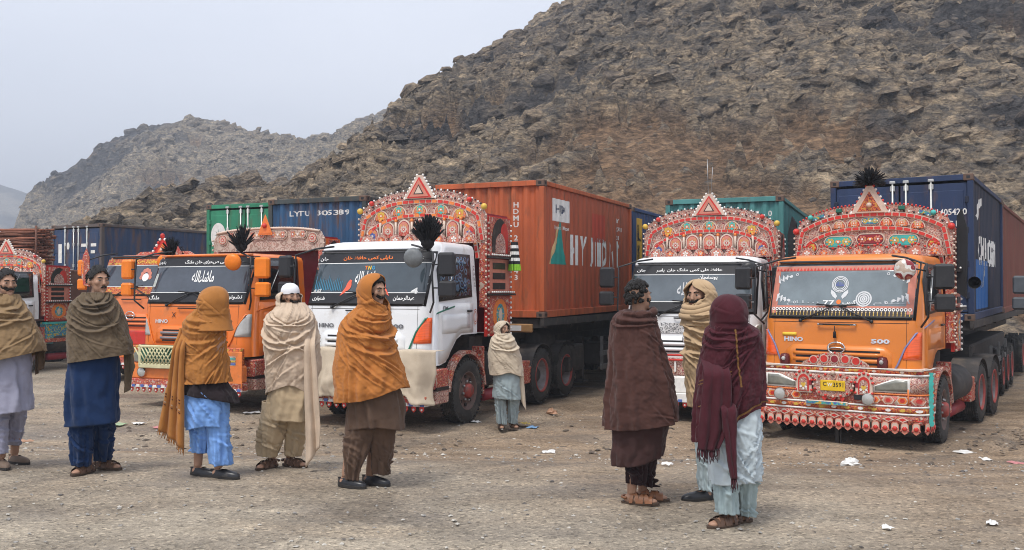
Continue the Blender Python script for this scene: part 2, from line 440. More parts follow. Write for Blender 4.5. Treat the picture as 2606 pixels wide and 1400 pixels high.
# ------------------------------------------------------------------ mountains
def mat_rock(name, tint=1.0, warm=1.0):
    m = bpy.data.materials.new(name); m.use_nodes = True
    nt = m.node_tree; nt.nodes.clear(); L = nt.links.new
    out = _n(nt, 'ShaderNodeOutputMaterial'); b = _n(nt, 'ShaderNodeBsdfPrincipled'); L(b.outputs[0], out.inputs[0])
    b.inputs['Roughness'].default_value = .95; b.inputs['Specular IOR Level'].default_value = .1
    tc = _n(nt, 'ShaderNodeTexCoord')
    def noise(s, d=6, r=0.6, st=(1, 1, 1), dist=0.0):
        mp = _n(nt, 'ShaderNodeMapping'); mp.inputs['Scale'].default_value = st; L(tc.outputs['Object'], mp.inputs[0])
        n = _n(nt, 'ShaderNodeTexNoise', Scale=s, Detail=float(d), Roughness=r, Distortion=dist); L(mp.outputs[0], n.inputs['Vector']); return n.outputs['Fac']
    def ramp(f, stops):
        r = _n(nt, 'ShaderNodeValToRGB'); cr = r.color_ramp
        while len(cr.elements) < len(stops): cr.elements.new(0.5)
        for e, (p, c) in zip(cr.elements, stops): e.position = p; e.color = c4(c)
        L(f, r.inputs[0]); return r.outputs[0]
    def mix(f, a, bb, bl='MIX'):
        x = _n(nt, 'ShaderNodeMixRGB', blend_type=bl)
        if isinstance(f, float): x.inputs[0].default_value = f
        else: L(f, x.inputs[0])
        L(a, x.inputs[1]); L(bb, x.inputs[2]); return x.outputs[0]
    def T(c): return (c[0] * tint * warm, c[1] * tint, c[2] * tint / warm)
    a_r = _n(nt, 'ShaderNodeAttribute', attribute_name='rock'); a_d = _n(nt, 'ShaderNodeAttribute', attribute_name='band')
    soil = ramp(noise(.9, 9, .72), [(.3, T((.080, .056, .038))), (.5, T((.190, .130, .085))), (.7, T((.30, .215, .145)))])
    rockc = ramp(noise(.55, 9, .7, (1, 1, 2.5), .6), [(.28, T((.050, .050, .056))), (.42, T((.150, .142, .132))), (.56, T((.29, .245, .185))), (.72, T((.56, .47, .355)))])
    dark = ramp(noise(.8, 8, .7, (1, 1, 2)), [(.25, T((.026, .028, .036))), (.55, T((.072, .073, .080))), (.8, T((.18, .17, .16)))])
    rk = mix(a_d.outputs['Fac'], rockc, dark)
    base = mix(a_r.outputs['Fac'], soil, rk)
    chips = ramp(noise(1.6, 9, .78, (1, 1, 2.2), .8), [(.38, (.16, .16, .18)), (.5, (.95, .95, .95)), (.64, (2.1, 2.0, 1.8))])
    base = mix(.80, base, mix(1.0, base, chips, 'MULTIPLY'))
    L(base, b.inputs['Base Color'])
    bp = _n(nt, 'ShaderNodeBump', Strength=1.0, Distance=.8); L(noise(1.7, 9, .72, (1, 1, 1.8), .5), bp.inputs['Height'])
    L(bp.outputs[0], b.inputs['Normal'])
    return m

def mountain(name, table, xs, ys, foot, seed, mt, k=1.0, back=0.5, conv=1.0, calm_w=.13, soil_bias=0.0, smooth=True, dark=None, rough=1.0, slabs=None):
    """table: (x, y, z) ridge points in plan; slope falls from the ridge to the foot line towards -y"""
    tx = np.array([t[0] for t in table]); ty = np.array([t[1] for t in table]); tz = np.array([t[2] for t in table])
    X, Y = np.meshgrid(xs, ys)
    wx = X + k * 3.0 * fbm(X / (22 * k), Y / (22 * k), 3, seed + 40)
    yr = np.interp(wx, tx, ty); zr = np.interp(wx, tx, tz); yf = np.interp(wx, [f[0] for f in foot], [f[1] for f in foot])
    t = (Y - yf) / np.maximum(yr - yf, 14)
    prof = np.where(t < 1, np.clip(t, 0, 1) ** conv, np.maximum(1 - back * (t - 1), -.3))
    H = np.maximum(zr, .5) * prof
    calm = 1 - .80 * np.exp(-((t - 1.0) / calm_w) ** 2)
    env = calm * np.clip(t * 3.0, 0, 1) * (0.55 + 0.45 * np.clip(1.15 - np.abs(t - .95), 0, 1)) * np.clip(zr / 12, .35, 1.2)
    # spurs and gullies running down the slope
    H += env * k * 2.6 * (ridged(X / (17 * k), Y / (46 * k), 4, seed) - .75) * np.clip(1.2 - np.clip(t, 0, 1.2), .25, 1)
    # rock outcrops: strata stretched along the slope, warped
    ux = X + k * 2.2 * fbm(X / (7 * k), Y / (7 * k), 3, seed + 5); uy = Y + k * 2.2 * fbm(X / (6 * k) + 9, Y / (6 * k), 3, seed + 6)
    s1 = ridged(ux / (7.5 * k), (uy + .22 * ux) / (3.0 * k), 5, seed + 10, .58)
    s2 = ridged(ux / (2.6 * k) + 7, (uy + .3 * ux) / (1.0 * k), 4, seed + 20, .6)
    where = .8 * fbm(X / (17 * k), Y / (11 * k), 6, seed + 30, .62) + .34 * (np.clip(t, 0, 1) - .40) * 2 - soil_bias
    rock = sstep(-.10, .12, where + .30 * (s1 - .6))
    ledge = np.round(s1 * 3.0 + .4) / 3.0
    s3 = ridged(ux / (.95 * k) + 3, (uy + .3 * ux) / (.5 * k), 3, seed + 25, .6)
    lump = np.round((s2 + .6 * s1) * 2.5) / 2.5
    H += k * env * rock * (.55 * s1 + .55 * ledge + .42 * s2 + .42 * lump + .30 * rough * s3 - 1.35) * (.6 + .4 * rough)
    H += k * env * (1 - rock) * .20 * fbm(X / (.8 * k), Y / (.8 * k), 4, seed + 50)
    # boulders on the soil
    bl = np.clip(pnoise(X / (.9 * k), Y / (.7 * k), seed + 60) - .34, 0, 1) * 2.2
    H += k * bl * (1 - rock) * np.clip(t * 3, 0, 1)
    H -= 0.9 * np.clip(1 - t * 8, 0, 1)
    rk = np.clip(rock + sstep(.05, .2, bl), 0, 1) * (.35 + .65 * sstep(.1, .75, s1 * .5 + s2 * .45))
    band = sstep(.05, .35, fbm(X / (24 * k) + 3, Y / (12 * k), 4, seed + 70) + .25 * (np.clip(t, 0, 1) - .5) - .6 * sstep(-5, -16, X) * (k < 1.5))
    if dark:
        dk = dark[4] * np.exp(-((X - dark[0]) / dark[2]) ** 2 - ((Y - dark[1]) / dark[3]) ** 2); rk = np.clip(rk + .7 * dk, 0, 1)
        band = np.clip(band + dark[4] * np.exp(-((X - dark[0]) / dark[2]) ** 2 - ((Y - dark[1]) / dark[3]) ** 2) * sstep(-.25, .2, fbm(X / 6, Y / 5, 4, seed + 77)), 0, 1)
    o = grid_mesh(name, xs, ys, H, mt, attr={'rock': rk, 'band': band}, smooth=smooth)
    o['kind'] = 'structure'
    if slabs: rock_slabs(slabs[0], xs, ys, H, rock, band, t, k, seed, slabs[1], mt)
    return o
def rock_slabs(name, xs, ys, H, rock, band, t, k, seed, count, mt):
    """angular blocks and ledges breaking out of the slope, far too many to count"""
    R = np.random.RandomState(seed); nx, ny = len(xs), len(ys); dx = xs[1] - xs[0]
    base = np.array([(-1, -1, -1), (1, -1, -1), (1, 1, -1), (-1, 1, -1), (-.8, -.9, .3), (.9, -.8, .5), (.7, .8, 1), (-.7, .7, .8), (0, -1.15, .1), (.1, .1, 1.15)], float)
    tris = np.array([(0, 1, 8), (0, 8, 4), (1, 5, 8), (4, 8, 5), (1, 2, 5), (2, 6, 5), (2, 3, 7), (2, 7, 6), (3, 0, 4), (3, 4, 7), (4, 5, 9), (5, 6, 9), (6, 7, 9), (7, 4, 9)], np.int64)
    V, T, RK, BD = [], [], [], []; n = 0; tries = 0
    while n < count and tries < count * 12:
        tries += 1
        i = R.randint(4, ny - 4); j = R.randint(4, nx - 4)
        if t[i, j] < .06 or t[i, j] > 1.02: continue
        p = .05 + .95 * rock[i, j] ** 3
        if R.rand() > p: continue
        big = R.rand() ** 3
        L = k * (.30 + 1.9 * big * (.45 + .55 * t[i, j])) * (1 if rock[i, j] > .5 else .55); W = L * R.uniform(.4, .8); D = L * R.uniform(.22, .55)
        v = base * (1 + R.uniform(-.28, .28, base.shape)) * np.array([L, W, D]) * .5
        gx = (H[i, j + 2] - H[i, j - 2]) / (4 * dx); gy = (H[i + 2, j] - H[i - 2, j]) / (4 * dx)
        a = R.normal(-.28, .16); c, s = np.cos(a), np.sin(a); v = np.stack([v[:, 0] * c + v[:, 2] * s, v[:, 1], -v[:, 0] * s + v[:, 2] * c], -1)
        b_ = R.normal(.35, .2); c, s = np.cos(b_), np.sin(b_); v = np.stack([v[:, 0], v[:, 1] * c - v[:, 2] * s, v[:, 1] * s + v[:, 2] * c], -1)
        z_ = R.normal(0, .45); c, s = np.cos(z_), np.sin(z_); v = np.stack([v[:, 0] * c - v[:, 1] * s, v[:, 0] * s + v[:, 1] * c, v[:, 2]], -1)
        V.append(v + np.array([xs[j], ys[i], H[i, j] + .10 * D])); T.append(tris + n * 10); RK.append(np.full(10, .75 + .25 * R.rand())); BD.append(np.full(10, np.clip(band[i, j] * .8 + R.uniform(-.25, .3), 0, 1))); n += 1
    me = bpy.data.meshes.new(name); me.from_pydata(np.concatenate(V).tolist(), [], np.concatenate(T).tolist())
    for nm, arr in (('rock', RK), ('band', BD)): me.attributes.new(nm, 'FLOAT', 'POINT').data.foreach_set('value', np.concatenate(arr).astype(np.float32))
    me.materials.append(mt); o = link(me, name); o['kind'] = 'stuff'; o['label'] = 'angular rock ledges and boulders breaking out of the ' + ('big mountain' if k < 1.5 else 'far hill') + ' slope'; o['category'] = 'rocks'
def ridge_pt(px, py, Y): return ((px - 1303) / 2400 * Y, Y, CAM_Z + (740 - py) * Y / 2400)

mountain('rocky_mountain',
    [ridge_pt(*a) for a in ((-100, 640, 64), (250, 600, 60), (330, 556, 60), (430, 514, 62), (520, 476, 66), (590, 466, 70), (680, 478, 70), (735, 486, 66), (800, 470, 70), (850, 446, 76), (960, 344, 84), (1040, 284, 88),
     (1200, 168, 93), (1300, 104, 96), (1400, 30, 99), (1500, -30, 102), (1700, -150, 108), (2000, -280, 116), (2606, -420, 130), (3300, -480, 140))],
    np.arange(-40, 96, .2), np.arange(36, 146, .2), [(-60, 50), (-22, 46), (-8, 42), (5, 38), (20, 37), (60, 36), (120, 36)], 3, mat_rock('mountain_rock', 1.12, 1.07), 1.0, .5, soil_bias=.05, smooth=False, dark=(13, 82, 14, 12, 1.2), rough=1.0, calm_w=.26, slabs=('rock_ledges', 15000))
mountain('hill',
    [ridge_pt(*a) for a in ((-500, 816, 240), (-60, 706, 240), (0, 636, 240), (40, 536, 244), (70, 486, 246), (110, 456, 250), (180, 421, 252), (250, 378, 256), (320, 343, 260), (400, 319, 262), (480, 308, 262), (550, 316, 262),
     (620, 341, 262), (700, 356, 264), (800, 361, 270), (880, 344, 280), (940, 308, 290), (1000, 282, 300), (1100, 241, 310), (1400, 176, 320))],
    np.arange(-190, 40, .62), np.arange(118, 345, .62), [(-200, 238), (-130, 237), (-120, 229), (-104, 208), (-84, 172), (-40, 142), (60, 140)], 23, mat_rock('hill_rock', 1.12, 1.02), 1.8, .45, calm_w=.22, smooth=False, slabs=('rock_ledges', 5000))
mountain('distant_mountain',
    [ridge_pt(*a) for a in ((-1600, 330, 900), (-600, 400, 900), (-200, 430, 900), (0, 470, 900), (120, 520, 880), (300, 590, 860), (700, 650, 840))],
    np.arange(-1100, -150, 5.0), np.arange(480, 1150, 5.0), [(-1200, 500), (-100, 560)], 47, mat_rock('distant_rock', .85, .95), 4.0, .5, calm_w=.5)

# ------------------------------------------------------------------ haze
mh = bpy.data.materials.new('haze_air'); mh.use_nodes = True
_nt = mh.node_tree; _nt.nodes.clear()
_o = _n(_nt, 'ShaderNodeOutputMaterial'); _v = _n(_nt, 'ShaderNodeVolumePrincipled')
_v.inputs['Color'].default_value = (.80, .86, .96, 1); _v.inputs['Density'].default_value = 0.0013
_v.inputs['Anisotropy'].default_value = 0.0
_nt.links.new(_v.outputs[0], _o.inputs['Volume'])
hz = MB().box((0, 1050, 80), (3200, 2400, 170)).build('haze', mh)
hz['kind'] = 'stuff'; hz['label'] = 'thin grey blue winter haze over the valley'; hz['category'] = 'haze'
# ------------------------------------------------------------------ lettering
_ARF = {'ا': 'FE8D FE8E', 'ب': 'FE8F FE90 FE91 FE92', 'پ': 'FB56 FB57 FB58 FB59', 'ت': 'FE95 FE96 FE97 FE98', 'ج': 'FE9D FE9E FE9F FEA0',
        'ح': 'FEA1 FEA2 FEA3 FEA4', 'خ': 'FEA5 FEA6 FEA7 FEA8', 'د': 'FEA9 FEAA', 'ر': 'FEAD FEAE', 'ز': 'FEAF FEB0', 'س': 'FEB1 FEB2 FEB3 FEB4',
        'ش': 'FEB5 FEB6 FEB7 FEB8', 'ط': 'FEC1 FEC2 FEC3 FEC4', 'ظ': 'FEC5 FEC6 FEC7 FEC8', 'ع': 'FEC9 FECA FECB FECC', 'ف': 'FED1 FED2 FED3 FED4',
        'ق': 'FED5 FED6 FED7 FED8', 'ک': 'FB8E FB8F FB90 FB91', 'گ': 'FB92 FB93 FB94 FB95', 'ل': 'FEDD FEDE FEDF FEE0', 'م': 'FEE1 FEE2 FEE3 FEE4',
        'ن': 'FEE5 FEE6 FEE7 FEE8', 'ه': 'FEE9 FEEA FEEB FEEC', 'و': 'FEED FEEE', 'ی': 'FBFC FBFD FBFE FBFF', 'ء': 'FE80'}
def ar(s):
    """join Arabic letters into their contextual shapes, in drawing order (left to right)"""
    out = []
    for i, ch in enumerate(s):
        if ch not in _ARF: out.append(ch); continue
        f = _ARF[ch].split()
        pj = i > 0 and s[i - 1] in _ARF and len(_ARF[s[i - 1]].split()) == 4
        nj = i + 1 < len(s) and s[i + 1] in _ARF and len(f) == 4 and len(_ARF[s[i + 1]].split()) > 1
        if len(f) == 1: out.append(chr(int(f[0], 16)))
        elif pj and nj: out.append(chr(int(f[3], 16)))
        elif pj: out.append(chr(int(f[1], 16)))
        elif nj: out.append(chr(int(f[2], 16)))
        else: out.append(chr(int(f[0], 16)))
    return ''.join(out[::-1])
_TXT = {}
def text2d(s, bold=0.0, res=2, space=1.0):
    k = (s, bold, res, space)
    if k in _TXT: return _TXT[k]
    cu = bpy.data.curves.new('t', 'FONT'); cu.body = s; cu.resolution_u = res; cu.offset = bold; cu.space_character = space
    o = bpy.data.objects.new('t', cu); COL.objects.link(o)
    dg = bpy.context.evaluated_depsgraph_get(); dg.update()
    me = bpy.data.meshes.new_from_object(o.evaluated_get(dg))
    bpy.data.objects.remove(o); bpy.data.curves.remove(cu)
    vs = np.array([v.co[:2] for v in me.vertices]) if len(me.vertices) else np.zeros((0, 2))
    fs = [tuple(p.vertices) for p in me.polygons]
    bpy.data.meshes.remove(me)
    if len(vs):
        lo, hi = vs.min(0), vs.max(0)
        vs = (vs - (lo + hi) / 2) / (hi[1] - lo[1])
    _TXT[k] = (vs, fs); return _TXT[k]
def text_on(fun, s, cx, cz, h, m, parent, name='lettering', w=None, bold=0.015, space=1.0, tilt=0.0, vertical=False):
    """flat lettering laid on a surface: fun(a, z) -> 3-D point; h letter height, w optional total width"""
    mb = MB()
    if vertical:
        n = len(s)
        for i, ch in enumerate(s):
            if ch == ' ': continue
            vs, fs = text2d(ch, bold)
            zc = cz + (n / 2 - i - .5) * h * 1.22
            mb.add([fun(cx + p[0] * h * (w or 1), zc + p[1] * h) for p in vs], fs)
    else:
        vs, fs = text2d(s, bold, 2, space)
        if not len(vs): return None
        ww = vs[:, 0].max() - vs[:, 0].min()
        sx = (w / ww) if w else h
        mb.add([fun(cx + p[0] * sx, cz + p[1] * h + tilt * p[0] * sx) for p in vs], fs)
    return mb.build(name, m, parent)

# ------------------------------------------------------------------ painted ornament
def mat_art(name, cols, scale=9.0, rough=.45):
    """hand-painted flower print: concentric petals round scattered centres"""
    if name in MATS: return MATS[name]
    m = bpy.data.materials.new(name); m.use_nodes = True
    nt = m.node_tree; nt.nodes.clear(); L = nt.links.new
    out = _n(nt, 'ShaderNodeOutputMaterial'); b = _n(nt, 'ShaderNodeBsdfPrincipled', Roughness=rough); L(b.outputs[0], out.inputs[0])
    tc = _n(nt, 'ShaderNodeTexCoord')
    no = _n(nt, 'ShaderNodeTexNoise', Scale=scale * 1.1, Detail=2.0); L(tc.outputs['Object'], no.inputs['Vector'])
    mx = _n(nt, 'ShaderNodeMixRGB', blend_type='LINEAR_LIGHT'); mx.inputs[0].default_value = .035
    L(tc.outputs['Object'], mx.inputs[1]); L(no.outputs['Color'], mx.inputs[2])
    vo = _n(nt, 'ShaderNodeTexVoronoi', Scale=scale, Randomness=.65); L(mx.outputs[0], vo.inputs['Vector'])
    r = _n(nt, 'ShaderNodeValToRGB'); cr = r.color_ramp; cr.interpolation = 'CONSTANT'
    while len(cr.elements) < len(cols): cr.elements.new(.5)
    for i, (e, c) in enumerate(zip(cr.elements, cols)): e.position = .78 * i / len(cols); e.color = c4(c)
    L(vo.outputs['Distance'], r.inputs[0])
    n2 = _n(nt, 'ShaderNodeTexNoise', Scale=5.0, Detail=6.0, Roughness=.7); L(tc.outputs['Object'], n2.inputs['Vector'])
    r2 = _n(nt, 'ShaderNodeValToRGB'); r2.color_ramp.elements[0].position = .3; r2.color_ramp.elements[0].color = (.6, .57, .53, 1)
    r2.color_ramp.elements[1].position = .65; r2.color_ramp.elements[1].color = (1, 1, 1, 1); L(n2.outputs['Fac'], r2.inputs[0])
    m2 = _n(nt, 'ShaderNodeMixRGB', blend_type='MULTIPLY'); m2.inputs[0].default_value = 1.0
    L(r.outputs[0], m2.inputs[1]); L(r2.outputs[0], m2.inputs[2]); L(m2.outputs[0], b.inputs['Base Color'])
    MATS[name] = m; return m
CREAM, RED, ORANGE, TEAL, DARK, WHITE, GOLD, MAROON, BLUE, PINK = range(10)
C_ = [(.60, .47, .38), (.55, .035, .025), (.72, .20, .045), (.06, .42, .38), (.03, .022, .02), (.78, .76, .72), (.62, .40, .06), (.26, .02, .03), (.08, .14, .40), (.56, .20, .14)]
PAL = [mat('enamel_' + n, C_[i], rough=.4, var=.14, scale=9, dirt=(.16, .12, .09), dirt_amt=.22, dirt_scale=5) for i, n in enumerate('cream red orange teal black white gold maroon blue pink'.split())]
ART_RED = mat_art('art_red', [C_[RED], C_[CREAM], C_[ORANGE], C_[MAROON], C_[PINK], C_[RED], C_[CREAM]], 15)
ART_CREAM = mat_art('art_cream', [C_[RED], C_[WHITE], C_[PINK], C_[CREAM], C_[MAROON], C_[CREAM], C_[PINK]], 15)
ART_ORANGE = mat_art('art_orange', [C_[GOLD], C_[RED], C_[ORANGE], C_[MAROON], C_[ORANGE], C_[GOLD]], 16)
ART_TEAL = mat_art('art_teal', [C_[WHITE], C_[GOLD], C_[TEAL], C_[BLUE], C_[TEAL], C_[GOLD]], 12)
ART_FADED = mat_art('art_faded', [C_[PINK], (.66, .52, .44), (.50, .30, .24), (.62, .50, .42), (.40, .25, .2), (.62, .5, .42)], 9)
MP = PAL + [ART_RED, ART_CREAM, ART_ORANGE, ART_TEAL, ART_FADED]
A_RED, A_CREAM, A_ORANGE, A_TEAL, A_FADED = range(10, 15)
CHROME = mat('chrome', (.72, .72, .72), rough=.14, metal=1.0, var=.08)
STEEL = mat('steel_dull', (.36, .36, .36), rough=.42, metal=.8, var=.15)
RUBBER = mat('rubber', (.036, .034, .032), rough=.82, var=.3, dirt=(.17, .145, .115), dirt_amt=.35, dirt_scale=4, bump=.3, bscale=30)
BLACKP = mat('black_plastic', (.02, .02, .022), rough=.42, var=.2, dirt=(.12, .10, .085), dirt_amt=.12)
FRAMEM = mat('chassis_paint', (.045, .04, .038), rough=.75, var=.3, dirt=(.13, .10, .075), dirt_amt=.4)
LENS = mat('lamp_glass', (.42, .42, .40), rough=.12, var=.2, spec=.8)
LENS_DIM = mat('headlight_glass', (.20, .20, .17), rough=.16, var=.25, scale=9, spec=.8, dirt=(.36, .33, .26), dirt_amt=.3)
AMBER = mat('amber_lens', (.80, .10, .006), rough=.15, var=.2, scale=30, spec=.8, stretch=(.2, .2, 4))
PLUME = mat('plume_black', (.008, .008, .010), rough=.7, var=.4)
GLASS = mat_glass('window_glass', (.035, .045, .052))
GLASSD = mat_glass('window_glass_dark', (.008, .009, .011))
LET_W = mat('sticker_white', (.80, .80, .78), rough=.5, var=.06)
LET_O = mat('sticker_orange', (.80, .19, .03), rough=.5, var=.06)
LET_Y = mat('sticker_yellow', (.80, .52, .04), rough=.5, var=.06)
LET_B = mat('sticker_blue', (.05, .30, .55), rough=.5, var=.06)
LET_K = mat('letter_black', (.015, .015, .018), rough=.5, var=.1)

def ell(cx, cz, rx, rz, n=20, a0=0.0): return [(cx + rx * cos(a0 + 2 * pi * k / n), cz + rz * sin(a0 + 2 * pi * k / n)) for k in range(n)]
def stad(cx, cz, w, h, n=7):
    r = h / 2; p = []
    for k in range(n + 1): a = -pi / 2 + pi * k / n; p.append((cx + w / 2 - r + r * cos(a), cz + r * sin(a)))
    for k in range(n + 1): a = pi / 2 + pi * k / n; p.append((cx - w / 2 + r + r * cos(a), cz + r * sin(a)))
    return p
def archp(cx, z0, w, h, n=8):
    r = min(w / 2, h); p = [(cx - w / 2, z0), (cx + w / 2, z0)]
    for k in range(n + 1): a = pi * k / n; p.append((cx + w / 2 * cos(a), z0 + h - r + r * sin(a) * (1 + .08 * sin(a) ** 8)))
    return p
def heart(cx, cz, s):
    return [(cx, cz - s), (cx + .6 * s, cz - .25 * s), (cx + .85 * s, cz + .3 * s), (cx + .55 * s, cz + .7 * s), (cx + .15 * s, cz + .6 * s), (cx, cz + .3 * s),
            (cx - .15 * s, cz + .6 * s), (cx - .55 * s, cz + .7 * s), (cx - .85 * s, cz + .3 * s), (cx - .6 * s, cz - .25 * s)]
def flat(mb, poly, y, mi): mb.add([(a, y, b) for a, b in poly], [tuple(range(len(poly)))], mi)
def plate(mb, poly, y, t, mi): mb.prism(poly, y - t, y, mi)
def petals(mb, cx, cz, r, n, y, mi, w=.28, r0=.25, a0=0.0):
    for k in range(n):
        a = a0 + 2 * pi * k / n; c, s = cos(a), sin(a)
        pts = [(r0 * r, 0), (.6 * r, w * r), (.88 * r, w * r * .7), (r, 0), (.88 * r, -w * r * .7), (.6 * r, -w * r)]
        flat(mb, [(cx + p * c - q * s, cz + p * s + q * c) for p, q in pts], y, mi)
_PM = {}
def shared(key, fn):
    if key not in _PM: _PM[key] = fn()
    return _PM[key]
def panel_stadium(w, h, rim, bg, p1, p2):
    def f():
        mb = MB(); plate(mb, stad(0, 0, w, h), 0, .02, rim); plate(mb, stad(0, 0, w * .92, h * .84), -.018, .008, DARK)
        flat(mb, stad(0, 0, w * .89, h * .78), -.029, bg)
        for s in (-1, 1):
            petals(mb, s * w * .27, 0, h * .33, 6, -.032, p1); flat(mb, ell(s * w * .27, 0, h * .09, h * .09, 8), -.035, WHITE)
            petals(mb, s * w * .14, 0, h * .2, 3, -.031, GOLD, a0=pi if s > 0 else 0); flat(mb, ell(s * w * .40, 0, h * .08, h * .08, 8), -.033, p2)
        flat(mb, heart(0, 0, h * .22), -.033, p2); flat(mb, heart(0, 0, h * .13), -.036, WHITE)
        return mb.mesh('panel', MP)
    return shared(('st', w, h, rim, bg, p1, p2), f)
def panel_arch(w, h, rim, bg, p1, p2, col=True):
    def f():
        mb = MB(); plate(mb, archp(0, 0, w, h), 0, .025, rim); plate(mb, archp(0, 0, w * .84, h * .9), -.024, .006, MAROON)
        flat(mb, archp(0, h * .02, w * .78, h * .84), -.032, bg)
        petals(mb, 0, h * .42, w * .27, 8, -.035, p1); flat(mb, ell(0, h * .42, w * .10, w * .10, 10), -.038, p2); flat(mb, ell(0, h * .42, w * .05, w * .05, 8), -.040, WHITE)
        for s in (-1, 1):
            petals(mb, s * w * .22, h * .16, w * .17, 5, -.036, p2, a0=pi / 2); petals(mb, s * w * .2, h * .66, w * .1, 4, -.036, GOLD)
        return mb.mesh('panel', MP)
    return shared(('ar', w, h, rim, bg, p1, p2), f)
def panel_round(r, rim, bg, p1, p2, n=8):
    def f():
        mb = MB(); plate(mb, ell(0, 0, r, r, 22), 0, .02, rim); plate(mb, ell(0, 0, r * .86, r * .86, 22), -.019, .006, DARK); flat(mb, ell(0, 0, r * .80, r * .80, 22), -.027, bg)
        petals(mb, 0, 0, r * .7, n, -.03, p1); petals(mb, 0, 0, r * .4, 6, -.033, p2, a0=.3); flat(mb, ell(0, 0, r * .14, r * .14, 8), -.036, WHITE)
        return mb.mesh('medallion', MP)
    return shared(('ro', r, rim, bg, p1, p2, n), f)
def bead_row(pts, r, mis, parent, name='bead_trim', n=6, sc=(1, 1, 1)):
    mb = MB()
    for i, p in enumerate(pts): mb.ball(p, r, n, mis[i % len(mis)], sc)
    o = mb.build(name, MP, parent); o['kind'] = 'stuff'; return o
def resample(pts, step):
    pts = [Vector(p) for p in pts]; d = [0]
    for a, b in zip(pts, pts[1:]): d.append(d[-1] + (b - a).length)
    n = max(2, int(round(d[-1] / step)) + 1); out = []
    for k in range(n):
        s = d[-1] * k / (n - 1)
        for i in range(len(pts) - 1):
            if s <= d[i + 1] + 1e-9:
                t = (s - d[i]) / max(1e-9, d[i + 1] - d[i]); out.append(pts[i].lerp(pts[i + 1], t)); break
    return out
def brick_row(pts, h, t, mis, parent, name, step=.12, gap=.18, back=CREAM, depth=.03):
    """row of reflector tiles following a line in the xz plane (facing -y)"""
    P = resample(pts, step); mb = MB()
    for i in range(len(P) - 1):
        a, b = P[i], P[i + 1]; d = (b - a); L = d.length
        if L < 1e-6: continue
        d.normalize(); nrm = Vector((-d.z, 0, d.x))
        if nrm.z < 0 or (abs(nrm.z) < .01 and nrm.x > 0): nrm = -nrm
        q = [a - nrm * h * .72, b - nrm * h * .72, b + nrm * h * .72, a + nrm * h * .72]
        mb.add([tuple(v) for v in q] + [(v.x, v.y - depth, v.z) for v in q], [(0, 1, 2, 3), (7, 6, 5, 4), (0, 4, 5, 1), (1, 5, 6, 2), (2, 6, 7, 3), (3, 7, 4, 0)], back)
        w = L * (1 - gap); key = ('tile', round(w, 3), h, t, mis[i % len(mis)])
        def tile(w=w, mi=mis[i % len(mis)]):
            m2 = MB(); q2 = [(-w / 2, -h * .4), (-w * .38, -h * .5), (w * .38, -h * .5), (w / 2, -h * .4), (w / 2, h * .4), (w * .38, h * .5), (-w * .38, h * .5), (-w / 2, h * .4)]
            m2.prism(q2, -t, 0, mi); return m2.mesh('reflector_tile', MP)
        c = (a + b) / 2
        link(shared(key, tile), 'reflector_tile', parent, (c.x, c.y - depth, c.z), (0, -atan2(d.z, d.x), 0))
    return mb.build(name, MP, parent)
def plume(parent, base, h, r, seed=1, n=150, down=.25, name='plume'):
    R = random.Random(seed); mb = MB(); B = Vector(base)
    for k in range(n):
        a = R.random() * 2 * pi; e = R.uniform(-down, 1.0)
        d = Vector((cos(a) * cos(e * pi / 2), sin(a) * cos(e * pi / 2), max(-.4, sin(e * pi / 2))))
        L = R.uniform(.75, 1.05); tip = B + Vector((d.x * r * L, d.y * r * L, (.12 + .88 * max(0, d.z)) * h * L + min(0, d.z) * h * .3))
        mid = B + (tip - B) * .5 + Vector((0, 0, h * .08))
        s = (tip - B).cross(Vector((R.uniform(-1, 1), R.uniform(-1, 1), .3)))
        if s.length < 1e-6: continue
        s = s.normalized() * r * .055
        mb.add([tuple(B - s * .3), tuple(B + s * .3), tuple(mid + s), tuple(mid - s), tuple(tip + s * .35), tuple(tip - s * .35)], [(0, 1, 2, 3), (3, 2, 4, 5)], 0)
    mb.ball(tuple(B + Vector((0, 0, h * .25))), min(r, h) * .33, 8)
    return mb.build(name, PLUME, parent)
